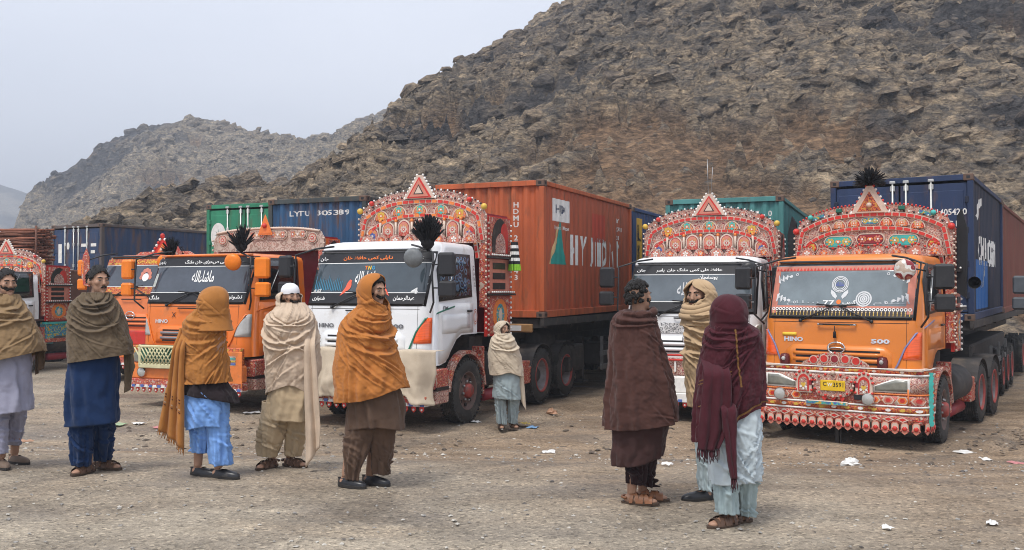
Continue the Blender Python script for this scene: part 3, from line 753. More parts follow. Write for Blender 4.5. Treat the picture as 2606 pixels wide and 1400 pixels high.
# ------------------------------------------------------------------ trucks
class Cab:
    """cab-over shell: plan outline (front, rounded corner, side) swept over height; a = lateral x on the front, y on the sides"""
    def __init__(s, hw=1.16, L=1.72, zf=.98, zd=1.42, ztop=2.88, rr=.20):
        s.hw0, s.L, s.zf, s.zd, s.ztop, s.rr, s.b = hw, L, zf, zd, ztop, rr, .05
        s.ws0, s.ws1 = 1.93, 2.71
    def yf(s, z): return float(np.interp(z, [.5, 1.2, 1.90, 1.96, 2.72, 2.86], [.05, 0, .05, .075, .33, .42]))
    def hw(s, z): return float(np.interp(z, [.5, 1.9, 2.88], [s.hw0, s.hw0, s.hw0 - .07]))
    def front(s, x, z, off=0.0):
        hw, r, yf = s.hw(z), s.rr, s.yf(z); fx = hw - r; ax = abs(x); sg = 1 if x >= 0 else -1
        if ax <= fx: return (x, yf + s.b * (ax / fx) ** 2 - off, z)
        a = math.asin(min(1, (ax - fx) / r)); return (sg * (fx + (r + off) * sin(a)), yf + s.b + r - (r + off) * cos(a), z)
    def side(s, y, z, off=0.0, sg=1):
        return (sg * (s.hw(z) + off), y, z)
    def zbot(s, y): return float(np.interp(y, [0, .55, .70, .90, 1.10, 2.0], [s.zf, s.zf, 1.05, 1.30, s.zd, s.zd]))
    def outline(s, z):
        pts = []; hw, r, yf = s.hw(z), s.rr, s.yf(z); y0 = yf + s.b + r
        ys = list(np.linspace(y0, s.L, 9))
        for y in ys[::-1]: pts.append((-hw, y))
        for a in np.linspace(90, 10, 6): pts.append((-(hw - r) - r * sin(radians(a)), y0 - r * cos(radians(a))))
        for t in np.linspace(-1, 1, 9): pts.append((t * (hw - r), yf + s.b * t * t))
        for a in np.linspace(10, 90, 6): pts.append(((hw - r) + r * sin(radians(a)), y0 - r * cos(radians(a))))
        for y in ys: pts.append((hw, y))
        return pts
    def shell(s, paint, parent):
        mb = MB(); rings = []
        for z in (s.zf, 1.2, 1.5, 1.75, 1.9, 2.1, 2.4, 2.65, s.ztop - .1, s.ztop - .04, s.ztop - .01):
            ins = {s.ztop - .04: .02, s.ztop - .01: .075}.get(z, 0)
            ring = []
            for x, y in s.outline(min(z, s.ztop - .1)):
                zz = z
                if z < 1.9:
                    zb = s.zbot(y) if abs(x) > s.hw0 - .05 else s.zf
                    zz = zb + (z - s.zf) / (1.9 - s.zf) * (1.9 - zb)
                ring.append((x * (1 - ins / s.hw0), y + ins * (1 if y < 1 else -1) * .9, zz))
            rings.append(ring)
        top = [(x * .80, .95 + (y - .95) * .80, s.ztop + .02) for x, y, z in rings[-1]]
        rings.append(top)
        mb.loft(rings, 0, True, False, (False, True))
        n = len(rings[0])
        for i in range(len(rings) - 1):      # rear wall
            mb.add([rings[i][0], rings[i][n - 1], rings[i + 1][n - 1], rings[i + 1][0]], [(0, 1, 2, 3)])
        return mb.build('cab', paint, parent)
def patch(fun, us, z0, z1, off, m, parent, name, nz=5, rim=True, build=True, mi=0, mb=None):
    """panel lying on a surface: fun(u, z, off); z0/z1 are functions of u"""
    mb = mb or MB(); vs, fs = [], []; nu = len(us)
    for u in us:
        a, b = z0(u), z1(u)
        for k in range(nz): vs.append(fun(u, a + (b - a) * k / (nz - 1), off))
    for i in range(nu - 1):
        for k in range(nz - 1): fs.append((i * nz + k, (i + 1) * nz + k, (i + 1) * nz + k + 1, i * nz + k + 1))
    if rim:
        loop = [(i, 0) for i in range(nu)] + [(nu - 1, k) for k in range(1, nz)] + [(i, nz - 1) for i in range(nu - 2, -1, -1)] + [(0, k) for k in range(nz - 2, 0, -1)]
        base = len(vs)
        for (i, k) in loop:
            u = us[i]; a, b = z0(u), z1(u); vs.append(fun(u, a + (b - a) * k / (nz - 1), -.004))
        for j in range(len(loop)):
            j2 = (j + 1) % len(loop)
            fs.append((loop[j][0] * nz + loop[j][1], base + j, base + j2, loop[j2][0] * nz + loop[j2][1]))
    mb.add(vs, fs, mi, True)
    if build: return mb.build(name, m, parent)
    return mb
K = lambda c: (lambda u: c)

def wheel_meshes():
    if 'wheel' in _PM: return _PM['wheel']
    t = MB(); R, w = .52, .27
    prof = [(.30, -w / 2 + .01), (.36, -w / 2), (.45, -w / 2 - .006), (.495, -w / 2 + .02), (R, -w / 2 + .05)]
    tread = []
    for k in range(5):
        z = -w / 2 + .055 + k * (w - .11) / 5; z2 = z + (w - .11) / 5
        tread += [(R, z), (R, z2 - .013), (R - .016, z2 - .010), (R - .016, z2 - .002)]
    prof2 = prof + tread + [(r, -h) for r, h in prof[::-1]]
    t.lathe([(r, h) for r, h in prof2], 44, 0, 'x')
    for k in range(44):      # shoulder lugs
        a = 2 * pi * k / 44
        for s in (-1, 1):
            M = Matrix.Rotation(a, 4, 'X'); t.box((s * (w / 2 - .03), 0, R - .012), (.045, .034, .035), 0, 0, M)
    tyre = t.mesh('wheel', RUBBER)
    r = MB()      # front rim: shallow disc, hub forward (+x outside)
    r.lathe([(.31, .10), (.32, .125), (.30, .13), (.285, .09), (.26, .06), (.17, .075), (.15, .10), (.12, .105), (.0, .105)], 32, 0, 'x')
    for k in range(8):
        a = 2 * pi * k / 8; r.tube([(.07, .225 * cos(a), .225 * sin(a)), (.09, .225 * cos(a), .225 * sin(a))], .028, 8, 1)
    rim_f = r.mesh('rim', [mat('rim_paint', (.16, .10, .085), rough=.7, var=.3, dirt=(.10, .085, .07), dirt_amt=.5, dirt_scale=6), FRAMEM])
    h = MB(); h.lathe([(.12, .10), (.115, .15), (.095, .185), (.06, .195), (0, .196)], 20, 0, 'x')
    for k in range(8):
        a = 2 * pi * k / 8 + .2; h.tube([(.10, .155 * cos(a), .155 * sin(a)), (.135, .155 * cos(a), .155 * sin(a))], .019, 6, 1)
    hub_f = h.mesh('hub', [mat('hub_red', (.30, .05, .04), rough=.6, var=.3, dirt=(.10, .08, .07), dirt_amt=.5, dirt_scale=9), STEEL])
    r2 = MB(); r2.lathe([(.31, .12), (.325, .135), (.305, .14), (.29, .10), (.27, -.06), (.16, -.075), (0, -.075)], 32, 0, 'x', mis=[0, 0, 0, 1, 2, 2])
    rim_r = r2.mesh('rim', [mat('rim_red', (.34, .06, .05), rough=.65, var=.3, dirt=(.12, .10, .08), dirt_amt=.4, dirt_scale=6), mat('rim_grey', (.22, .2, .2), rough=.7, var=.3, dirt=(.1, .08, .07), dirt_amt=.4), FRAMEM])
    h2 = MB(); h2.lathe([(.13, -.07), (.125, .03), (.09, .06), (0, .062)], 18, 0, 'x')
    for k in range(8):
        a = 2 * pi * k / 8; h2.tube([(-.07, .19 * cos(a), .19 * sin(a)), (-.045, .19 * cos(a), .19 * sin(a))], .02, 6)
    hub_r = h2.mesh('hub', FRAMEM)
    _PM['wheel'] = (tyre, rim_f, hub_f, rim_r, hub_r); return _PM['wheel']
def wheel(parent, x, y, side, front=True, z=.515, steer=0.0, dual=False):
    tyre, rf, hf, rr, hr = wheel_meshes()
    rot = (0, 0, (0 if side > 0 else pi) + steer)
    w = link(tyre, 'wheel', parent, (x, y, z), rot)
    link(rf if front else rr, 'rim', w); link(hf if front else hr, 'hub', w)
    if dual: link(tyre, 'wheel', parent, (x - side * .30, y, z), rot)
    return w
def mirror_mesh(w, h, d, key, m):
    def f():
        mb = MB(); mb.box((0, 0, 0), (w, d, h), 0, .035); mb.box((0, d / 2 + .004, 0), (w * .86, .006, h * .9), 1); return mb.mesh('mirror', [m, CHROME])
    return shared(('mir', w, h, key), f)

def crown(root, o, yc, box_d=.95):
    """painted crown board above and behind the cab with its side walls"""
    hw = o.get('crown_hw', 1.24); z0 = o.get('crown_z0', 2.86); zc = o.get('crown_zc', 3.74); ze = zc - o.get('crown_drop', .34); zl = o.get('crown_low', 1.9)
    def top(x, dz=0, e=2.9): return ze + dz + (zc - ze) * (1 - min(1, abs(x) / hw) ** e)
    def arc(dz, hw2, zlow, n=20):
        p = [(-hw2, zlow)]
        zc_ = lambda x: top(x * hw / hw2, dz)
        for k in range(n + 1):
            x = -hw2 * .93 + 1.86 * hw2 * k / n; p.append((x, zc_(x)))
        p.append((hw2, zlow)); return p
    base = MB(); out = arc(0, hw, ze - .14) ; poly = [(-hw, z0 - .02)] + out + [(hw, z0 - .02)]
    base.prism(poly, yc, yc + .06, A_FADED if o.get('faded') else A_CREAM)
    for s in (-1, 1): base.box((s * (hw - .06), yc + .03, (zl + z0) / 2 - .011), (.12, .06, z0 - zl - .022), A_RED)
    cr = base.build('crown', MP, root)
    st = o['crown']
    def put(me, x, z, name, dy=.0, rot=None): return link(me, name, cr, (x, yc - dy, z), rot)
    red = [RED] if st != 't3' else [RED, ORANGE, RED]
    r1, r2 = (-.16, -.385) if st == 't5' else (-.19, -.43)
    if st == 'wide':      # plain cream board with oval panels
        for x, w in ((-.72, .42), (-.22, .44), (.27, .44), (.73, .44)): put(panel_stadium(.42, .20, CREAM, A_FADED, PINK, CREAM), x, z0 + .30, 'panel')
        for s in (-1, 1): put(panel_round(.11, CREAM, PINK, CREAM, RED), s * 1.06, z0 + .22, 'medallion')
        rail = MB(); rail.tube([(x, yc - .01, z) for x, z in out[1:-1]], .028, 6, CREAM); rail.build('top_rail', MP, cr)
    else:
        brick_row([(x, yc, z) for x, z in arc(r1, hw - .05, ze - .55)], .05, .012, red, cr, 'reflector_row', .115)
        brick_row([(x, yc, z) for x, z in arc(r2, hw - .14, ze - .42 + r2)], .046, .012, red, cr, 'reflector_row', .115)
        zr = zc + (r1 + r2) / 2
        if st == 't5':
            put(panel_stadium(.30, .12, CREAM, A_TEAL, GOLD, WHITE), 0, zr + .005, 'panel', .004)
            for i, x in enumerate((.26, .50, .74)):
                for s in (-1, 1): put(panel_arch(.23, .125, CREAM, RED if i != 1 else PINK, CREAM, ORANGE), s * x, top(x, (r1 + r2) / 2) - .07, 'panel', .004)
            for s in (-1, 1):
                put(panel_stadium(.48, .20, CREAM, TEAL, GOLD, ORANGE), s * .52, top(.52, -.575), 'panel', .004)
                put(panel_round(.115, CREAM, RED, GOLD, ORANGE), s * .98, top(.9, -.57), 'medallion', .004)
            put(panel_stadium(.46, .19, CREAM, MAROON, PINK, ORANGE), 0, zc - .565, 'panel', .004)
        else:
            for x in (-.78, -.42, 0, .42, .78): put(panel_arch(.30, .15, CREAM, A_CREAM if st == 't4' else PINK, TEAL if abs(x) < .5 else GOLD, ORANGE), x, top(x, (r1 + r2) / 2) - .085, 'panel', .004)
            for i, x in enumerate((-.96, -.64, -.32, 0, .32, .64, .96)):
                zz = top(x * .9, r2) - .35
                put(panel_arch(.25, .29, CREAM, PINK, BLUE if abs(x) > .9 else CREAM, RED if abs(x) < .9 else WHITE), x, zz, 'panel', .004)
            def colm():
                c = MB(); c.tube([(0, 0, 0), (0, 0, .28)], .022, 6, CREAM); c.ball((0, 0, .29), .034, 6, ORANGE); return c.mesh('column', MP)
            for x in (-.8, -.48, -.16, .16, .48, .8): link(shared('column', colm), 'column', cr, (x, yc - .03, zc - .80))
        # scalloped visor leaning over the cab roof
        vis = MB(); nv = 8; wv = 2 * (hw - .10) / nv
        for k in range(nv):
            x = -hw + .10 + wv * (k + .5)
            plate(vis, archp(x, z0 - .02, wv * .98, .17), yc - .10, .03, A_CREAM)
            flat(vis, archp(x, z0 + .0, wv * .62, .11), yc - .134, (PINK, A_RED)[k % 2]); flat(vis, ell(x, z0 + .06, .03, .035, 8), yc - .137, CREAM)
            petals(vis, x, z0 + .05, .055, 5, yc - .1385, ORANGE if k % 2 else WHITE, a0=pi / 2)
            if st == 't5':
                for dx, dz in ((0, .185), (-.05, .165), (.05, .165), (-wv / 2, .13)): vis.ball((x + dx, yc - .125, z0 + dz), .022, 6, RED)
            else: vis.ball((x, yc - .12, z0 + .17), .02, 6, CREAM)
        vis.build('visor', MP, cr)
        for s in (-1, 1):
            MB().ball((s * (hw - .02), yc - .02, ze - .10 if st == 't5' else ze + .02), .055, 10, GOLD if st != 't5' else RED).build('knob', MP, cr)
            MB().ball((s * (hw - .28), yc - .05, top(hw - .28, -.03)), .045, 10, RED if st != 't5' else TEAL).build('knob', MP, cr)
    # beads along the top edge and down both sides
    tp = resample([(x, yc - .005, z + .012) for x, z in out[1:-1]], .062)
    bead_row(tp, .019, [RED] if st == 't5' else ([WHITE, DARK] if st != 'wide' else [CREAM]), cr)
    if st != 'wide': bead_row(resample([(x, yc - .012, z - .10) for x, z in out[1:-1]], .075), .017, [WHITE, DARK], cr)
    sp = [(hw + .012, yc - .01, ze - .12 - .095 * k) for k in range(int((ze - .2 - 1.32) / .095))]
    bead_row(sp, .021, [CREAM], cr); bead_row([(-p[0], p[1], p[2]) for p in sp], .021, [CREAM], cr)
    if st == 't5':      # green lamps, teal patches
        for s in (-1, 1):
            g = MB(); g.box((s * .50, yc - .035, top(.5, -.055)), (.10, .06, .065), 0, .01); g.build('marker_lamp', mat('green_lens', (.01, .12, .08), rough=.2), cr)
            g = MB(); g.box((s * .86, yc - .012, top(.86, -.075)), (.22, .02, .05), A_TEAL, 0, Matrix.Translation((s * .86, yc, top(.86, -.075))) @ Matrix.Rotation(s * .32, 4, 'Y') @ Matrix.Translation((-s * .86, -yc, -top(.86, -.075)))); g.build('teal_panel', MP, cr)
    # triangle finial
    tz, th, tw = zc - .13, o.get('tri_h', .40), .24 if st != 'wide' else .17
    tri = MB(); P3 = lambda k, w=1.0: [(-tw * w * k, tz + th * (1 - k) * .30), (tw * w * k, tz + th * (1 - k) * .30), (0, tz + th * (1 - (1 - k) * .62))]
    if st != 'wide': plate(tri, [(-tw * 1.25, tz - .01), (tw * 1.25, tz - .01), (tw * .95, tz + th * .35), (tw * .5, tz + th * .75), (tw * .22, tz + th * 1.10), (-tw * .22, tz + th * 1.10), (-tw * .5, tz + th * .75), (-tw * .95, tz + th * .35)], yc - .02, .03, CREAM)
    c1 = {'t5': CREAM, 'wide': ORANGE}.get(st, RED)
    plate(tri, P3(1.0), yc - .05, .02, c1); plate(tri, P3(.80), yc - .0705, .006, {'t5': A_ORANGE, 'wide': ORANGE}.get(st, PINK))
    if st == 't5': tri.ball((0, yc - .085, tz + th * .30), .045, 10, CREAM)
    elif st == 'wide': tri.ball((0, yc - .085, tz + th * .45), .05, 10, RED)
    else: plate(tri, P3(.42), yc - .077, .004, DARK); plate(tri, P3(.30), yc - .0815, .003, CREAM)
    tri.build('finial', MP, cr)
    ed = []
    for s in (-1, 1): ed += resample([(s * tw * 1.27, yc - .03, tz), (s * tw * .95, yc - .03, tz + th * .38), (s * tw * .24, yc - .03, tz + th * 1.1)], .07)
    if st != 'wide': bead_row(ed, .024, [WHITE, RED] if st == 't5' else [WHITE], cr)
    # body box behind the crown
    if box_d > 0:
        zb = 1.36
        bx = MB(); topz = ze - .12
        for s in (-1, 1):
            bx.box((s * (hw - .035), yc + .06 + box_d / 2, (zb + topz) / 2), (.05, box_d, topz - zb), RED if st != 'wide' else ORANGE)
        bx.box((0, yc + box_d + .03, (zb + topz) / 2), (2 * hw - .16, .05, topz - zb - .05), MAROON); bx.box((0, yc + .06 + box_d / 2, topz + .02), (2 * hw - .12, box_d - .02, .04), MAROON)
        body = bx.build('body_box', MP, root)
        for s in (-1, 1):
            M = Matrix.Translation((s * (hw - .008), yc + .06 + box_d / 2, 0)) @ Matrix.Rotation(s * pi / 2, 4, 'Z')
            pn = MB(); h = (topz - zb); w = box_d - .16
            for (za, zb_, kind) in ((.67, .99, 'niche'), (.36, .64, 'slots'), (.02, .33, 'oval')):
                a, b = zb + h * za, zb + h * zb_
                pn.box((0, -.012, (a + b) / 2), (w, .02, b - a), A_RED if kind != 'slots' else PINK, 0, M)
                if kind == 'niche':
                    pn.prism(archp(0, a + .05, w * .8, b - a - .08), -.03, -.024, DARK, M); pn.prism(archp(0, a + .05, w * .5, (b - a) * .5), -.036, -.031, A_CREAM, M)
                    pn.prism(archp(w * .2, a + .05, w * .35, b - a - .14), -.034, -.0305, RED, M)
                if kind == 'slots':
                    for q in range(3): pn.box((-w * .06, -.026, a + (b - a) * (.2 + .3 * q)), (w * .62, .014, (b - a) * .19), DARK, 0, M)
                if kind == 'oval':
                    pn.prism(ell(0, (a + b) / 2, w * .36, (b - a) * .43, 20), -.028, -.0235, ORANGE, M); pn.prism(ell(0, (a + b) / 2, w * .2, (b - a) * .3, 16), -.033, -.0285, A_TEAL, M)
                    pn.prism(ell(0, (a + b) / 2, w * .08, (b - a) * .18, 12), -.037, -.0335, CREAM, M)
            for za in (.655, .345): pn.box((0, -.05, zb + h * za), (box_d + .04, .10, .035), DARK, 0, M)
            for q in range(12):
                for za in (.675, .365): pn.ball((-box_d / 2 + .04 + q * (box_d - .08) / 11, -.09, zb + h * za), .018, 6, WHITE, (1, 1, 1), M)
            pn.build('side_panel', MP, body)
            bead_row([(s * (hw + .014), yc + .06 + box_d - .03, zb + .02 + k * .09) for k in range(int(h / .09))], .024, [WHITE], body)
            bead_row([(s * (hw + .012), yc + .09, zb + .02 + k * .09) for k in range(int(h / .09))], .022, [CREAM], body)
        return cr, body
    return cr, None

def bumper_t5(root, o):
    """wide painted steel bumper with lamps, plate frame, reflector roses and hanging tin pendants"""
    W = 1.27
    def out(z, off=0.0): # plan curve: returns fun(u) u in [-1.3..1.3]
        return lambda u, zz=None, of=0: None
    def F(x, z, off=0.0):
        ax = abs(x); sg = 1 if x >= 0 else -1; r = .22; fx = W - r; y0 = -.12
        if ax <= fx: return (x, y0 + .05 * (ax / fx) ** 2 - off, z)
        t = min(1, (ax - fx) / (r + .30))
        if t < .5:
            a = t / .5 * pi / 2; return (sg * (fx + (r + off) * sin(a)), y0 + .05 + r - (r + off) * cos(a), z)
        return (sg * (W + off), y0 + .05 + r + (t - .5) * .6, z)
    us = np.concatenate([np.linspace(-1.57, -1.05, 14), np.linspace(-1.0, 1.0, 17), np.linspace(1.05, 1.57, 14)])
    mb = MB()
    for (z0, z1, off, mi) in ((.42, .55, 0, A_RED), (.55, .575, .010, WHITE), (.575, .655, .006, A_ORANGE), (.655, .68, .012, WHITE), (.68, .83, .0, A_RED), (.83, .85, .008, ORANGE), (.85, 1.10, .002, A_CREAM), (1.10, 1.13, .012, WHITE), (1.13, 1.19, .006, A_ORANGE), (1.19, 1.205, .014, WHITE)):
        patch(F, us, K(z0), K(z1), off, None, None, '', 3, True, False, mi, mb)
    for k in range(13):
        x = -1.14 + .19 * k; g = lambda p, o_: [F(x + a_, z_, o_) for a_, z_ in p]
        if not (-.40 < x < .40):
            hexa = [(-.085, .755), (-.045, .70), (.045, .70), (.085, .755), (.045, .81), (-.045, .81)]
            mb.add(g(hexa, .006), [tuple(range(6))], CREAM); mb.add(g([(a_ * .78, .755 + (z_ - .755) * .78) for a_, z_ in hexa], .008), [tuple(range(6))], ORANGE if k % 2 else PINK)
            mb.add(g([(a_ * .42, .755 + (z_ - .755) * .5) for a_, z_ in hexa], .010), [tuple(range(6))], RED)
        dia = [(-.085, .485), (0, .445), (.085, .485), (0, .525)]
        mb.add(g(dia, .004), [(0, 1, 2, 3)], CREAM); mb.add(g([(a_ * .6, .485 + (z_ - .485) * .6) for a_, z_ in dia], .006), [(0, 1, 2, 3)], RED)
        mb.add(g([(.04 * cos(q * pi / 4), .615 + .022 * sin(q * pi / 4)) for q in range(8)], .016), [tuple(range(8))], GOLD if k % 2 else WHITE)
        mb.add(g([(.03 * cos(q * pi / 4), 1.16 + .018 * sin(q * pi / 4)) for q in range(8)], .016), [tuple(range(8))], CREAM if k % 2 else RED)
    bp = mb.build('bumper', MP, root)
    lid = MB(); lid.box((0, .10, 1.19), (2 * W - .1, .40, .025), CREAM); lid.build('bumper_top', MP, root)
    for s in (-1, 1):      # headlights
        h = MB(); patch(F, [s * u for u in np.linspace(.58, 1.02, 9)], lambda u: .885, lambda u: .885 + .16 * min(1, .35 + (abs(u) - .56) * 2.2), .016, None, None, '', 5, True, False, 0, h)
        h.build('headlight', LENS_DIM, bp)
        h = MB(); rim = [(s * u) for u in np.linspace(.55, 1.05, 9)]
        patch(F, rim, lambda u: .865, lambda u: .872 + .19 * min(1, .38 + (abs(u) - .55) * 2.2), .010, None, None, '', 4, True, False, WHITE, h); h.build('headlight_rim', MP, bp)
        fx = -.80 if s < 0 else .50
        f = MB(); M = Matrix.Translation((fx, -.165, .76)); f.lathe([(.085, .05), (.095, -.02), (.085, -.035)], 18, 0, 'y', M); f.lathe([(.082, -.03), (.05, -.045), (0, -.05)], 18, 1, 'y', M); f.build('fog_lamp', [CHROME, LENS], bp)
        rose = MB(); plate(rose, archp(s * .44, .80, .24, .34), -.11, .05, CREAM); plate(rose, archp(s * .44, .82, .16, .25), -.158, .012, RED); plate(rose, archp(s * .44, .83, .12, .20), -.169, .006, A_CREAM)
        flat(rose, heart(s * .44, .92, .045), -.177, GOLD); petals(rose, s * .44, .90, .06, 5, -.1765, WHITE, a0=-pi / 2)
        for k in range(7):
            a = pi * (k / 6); rose.ball((s * .44 + .125 * cos(a), -.165, .99 + .135 * sin(a)), .022, 7, RED)
        for dx in (-.12, .12): rose.ball((s * .44 + dx, -.165, .84), .02, 7, RED)
        rose.build('rose_ornament', MP, bp)
        dl = MB(); dl.lathe([(.075, 0), (.078, .10), (.06, .15), (.0, .165)], 14, 0, 'z', Matrix.Translation((s * .72 - .06, .0, 1.205))); dl.ball((s * .72 - .06, -.075, 1.29), .033, 8, 1); dl.build('beacon_lamp', [mat('beacon_maroon', (.10, .012, .012), rough=.25), LENS], bp)
    pf = MB(); plate(pf, stad(0, .93, .60, .34, 5), -.12, .05, A_CREAM); 
    for k in range(16):
        a = 2 * pi * k / 16; pf.ball((.29 * cos(a), -.175, .93 + .165 * sin(a)), .02, 7, RED if k % 4 else CREAM)
    pf.ball((0, -.18, 1.115), .036, 8, CREAM)
    flat(pf, heart(-.13, .735, .045), -.165, RED); flat(pf, heart(.13, .735, .045), -.165, RED); flat(pf, heart(0, .745, .045), -.1655, RED)
    pf.build('plate_frame', MP, bp)
    for s in (-1, 1):
        sl = MB(); sl.box((s * .345, -.135, .95), (.085, .04, .15), DARK, .006); sl.box((s * .345, -.160, .95), (.05, .012, .07), MAROON); sl.build('slot', MP, bp)
    np_ = MB(); np_.box((0, -.185, .925), (.36, .016, .155), 0, .006); pl = np_.build('number_plate', mat('plate_yellow', (.72, .46, .02), rough=.4, var=.08), root)
    PF = lambda x, z: (x, -.195, z)
    text_on(PF, 'C', -.115, .945, .062, LET_K, pl, bold=.01); text_on(PF, 'W', -.04, .94, .05, LET_W, pl, bold=.02); text_on(PF, '3591', .082, .94, .066, LET_K, pl, bold=.01, w=.15)
    tb = MB(); tb.box((-.10, -.16, .665), (.62, .05, .06), CREAM, .01); tb.box((-.10, -.188, .665), (.58, .008, .04), A_TEAL); tb.build('step_board', MP, bp)
    bx = MB(); bx.box((.36, -.135, .775), (.13, .06, .075), 0, .005); bx.build('empty_lamp_socket', LET_K, bp)
    # reflector crest on top: five red discs on a cream wave
    cr = MB(); wave = [(-.50, 1.21)] + [(x, 1.21 + .20 * cos(x / .52 * pi / 2) ** .8) for x in np.linspace(-.48, .48, 15)] + [(.50, 1.21)]
    plate(cr, wave, -.06, .025, A_CREAM)
    for i, x in enumerate((-.31, -.155, 0, .155, .31)):
        plate(cr, ell(x, 1.29 + (.02 if abs(x) < .2 else 0), .066, .066, 18), -.086, .008, CREAM); plate(cr, ell(x, 1.29 + (.02 if abs(x) < .2 else 0), .052, .052, 18), -.0945, .006, RED if i != 2 else MAROON)
    for k in range(7): cr.ball((-.38 + k * .127, -.08, 1.40 - .22 * abs(k - 3) ** 1.6 / 9), .02, 7, RED)
    cr.build('reflector_crest', MP, bp)
    # pendants
    def pend():
        mb = MB(); plate(mb, [(-.052, .02), (-.052, -.045), (-.062, -.075), (-.035, -.10), (0, -.125), (.035, -.10), (.062, -.075), (.052, -.045), (.052, .02), (.03, .05), (-.03, .05)], 0, .006, PINK)
        plate(mb, [(-.042, .012), (-.042, -.04), (0, -.02), (.042, -.04), (.042, .012), (.022, .036), (-.022, .036)], -.0065, .003, CREAM)
        mb.ball((0, -.012, -.04), .034, 8, RED, (1, .5, 1))
        for dx in (-.045, .045): mb.ball((dx, -.008, -.075), .012, 5, MAROON)
        return mb.mesh('pendant', MP)
    me = shared('pendant', pend); n = 24
    for k in range(n):
        u = -1.5 + 3.0 * k / (n - 1); p = F(u, .40, .0); q = F(u + .01, .40, .0); ang = atan2(q[1] - p[1], q[0] - p[0])
        link(me, 'pendant', bp, (p[0], p[1] - .004, p[2]), (0, 0, ang))
    # teal scalloped strip on the right end
    t = MB(); pts = [(1.285, .40 + .04 * k) for k in range(20)]
    t.prism([(1.26, .40)] + [(1.315 + (.016 if k % 2 else 0), z) for k, (x, z) in enumerate(pts)] + [(1.26, 1.16)], .10, .115, TEAL); t.build('teal_edge_strip', MP, bp)
    m = MB(); m.tube([(1.05, -.16, .70), (1.05, -.175, .93)], .012, 6, ORANGE); m.build('marker_rod', MP, bp)
    leg = MB(); leg.box((-.02, .1, .22), (.05, .05, .46), 0); leg.box((.03, .1, .22), (.02, .04, .42), 0); leg.build('prop_leg', FRAMEM, root)
    return bp

def bumper_plain(root, o):
    """flat steel bumper used on the other trucks; colours by option"""
    c = o.get('bump_cols', (ORANGE, A_RED, A_ORANGE)); W = 1.24
    mb = MB()
    mb.box((0, -.06, .70), (2 * W, .14, .30), c[0], .03); mb.box((0, -.075, .49), (2 * W + .02, .16, .14), c[1], .012); mb.box((0, -.06, 1.0), (2 * W - .1, .12, .30), c[2], .02)
    for k in range(26):
        if k % 2: mb.box((-W + .05 + k * (2 * W - .1) / 25, -.158, .435), (.07, .008, .045), BLUE)
        else: mb.box((-W + .05 + k * (2 * W - .1) / 25, -.158, .435), (.07, .008, .045), WHITE)
    mb.box((0, -.074, .435), (2 * W, .16, .05), WHITE)
    bp = mb.build('bumper', MP, root)
    for s in (-1, 1):
        h = MB(); h.prism([(s * .72, .86), (s * 1.10, .86), (s * 1.13, 1.00), (s * 1.05, 1.06), (s * .78, 1.0)], -.135, -.10, 0); h.build('headlight', LENS_DIM, bp)
        f = MB(); M = Matrix.Translation((s * .92, -.14, .68)); f.lathe([(.085, .03), (.095, -.02), (.085, -.035)], 16, 0, 'y', M); f.lathe([(.082, -.03), (.05, -.045), (0, -.05)], 16, 1, 'y', M); f.build('fog_lamp', [CHROME, LENS], bp)
    def pend():
        mb2 = MB(); plate(mb2, [(-.035, 0), (-.04, -.05), (0, -.09), (.04, -.05), (.035, 0)], 0, .006, RED); mb2.ball((0, -.01, -.045), .018, 6, WHITE); return mb2.mesh('pendant', MP)
    me = shared('pendant_small', pend)
    for k in range(18): link(me, 'pendant', bp, (-W + .07 + k * (2 * W - .14) / 17, -.12, .405))
    return bp

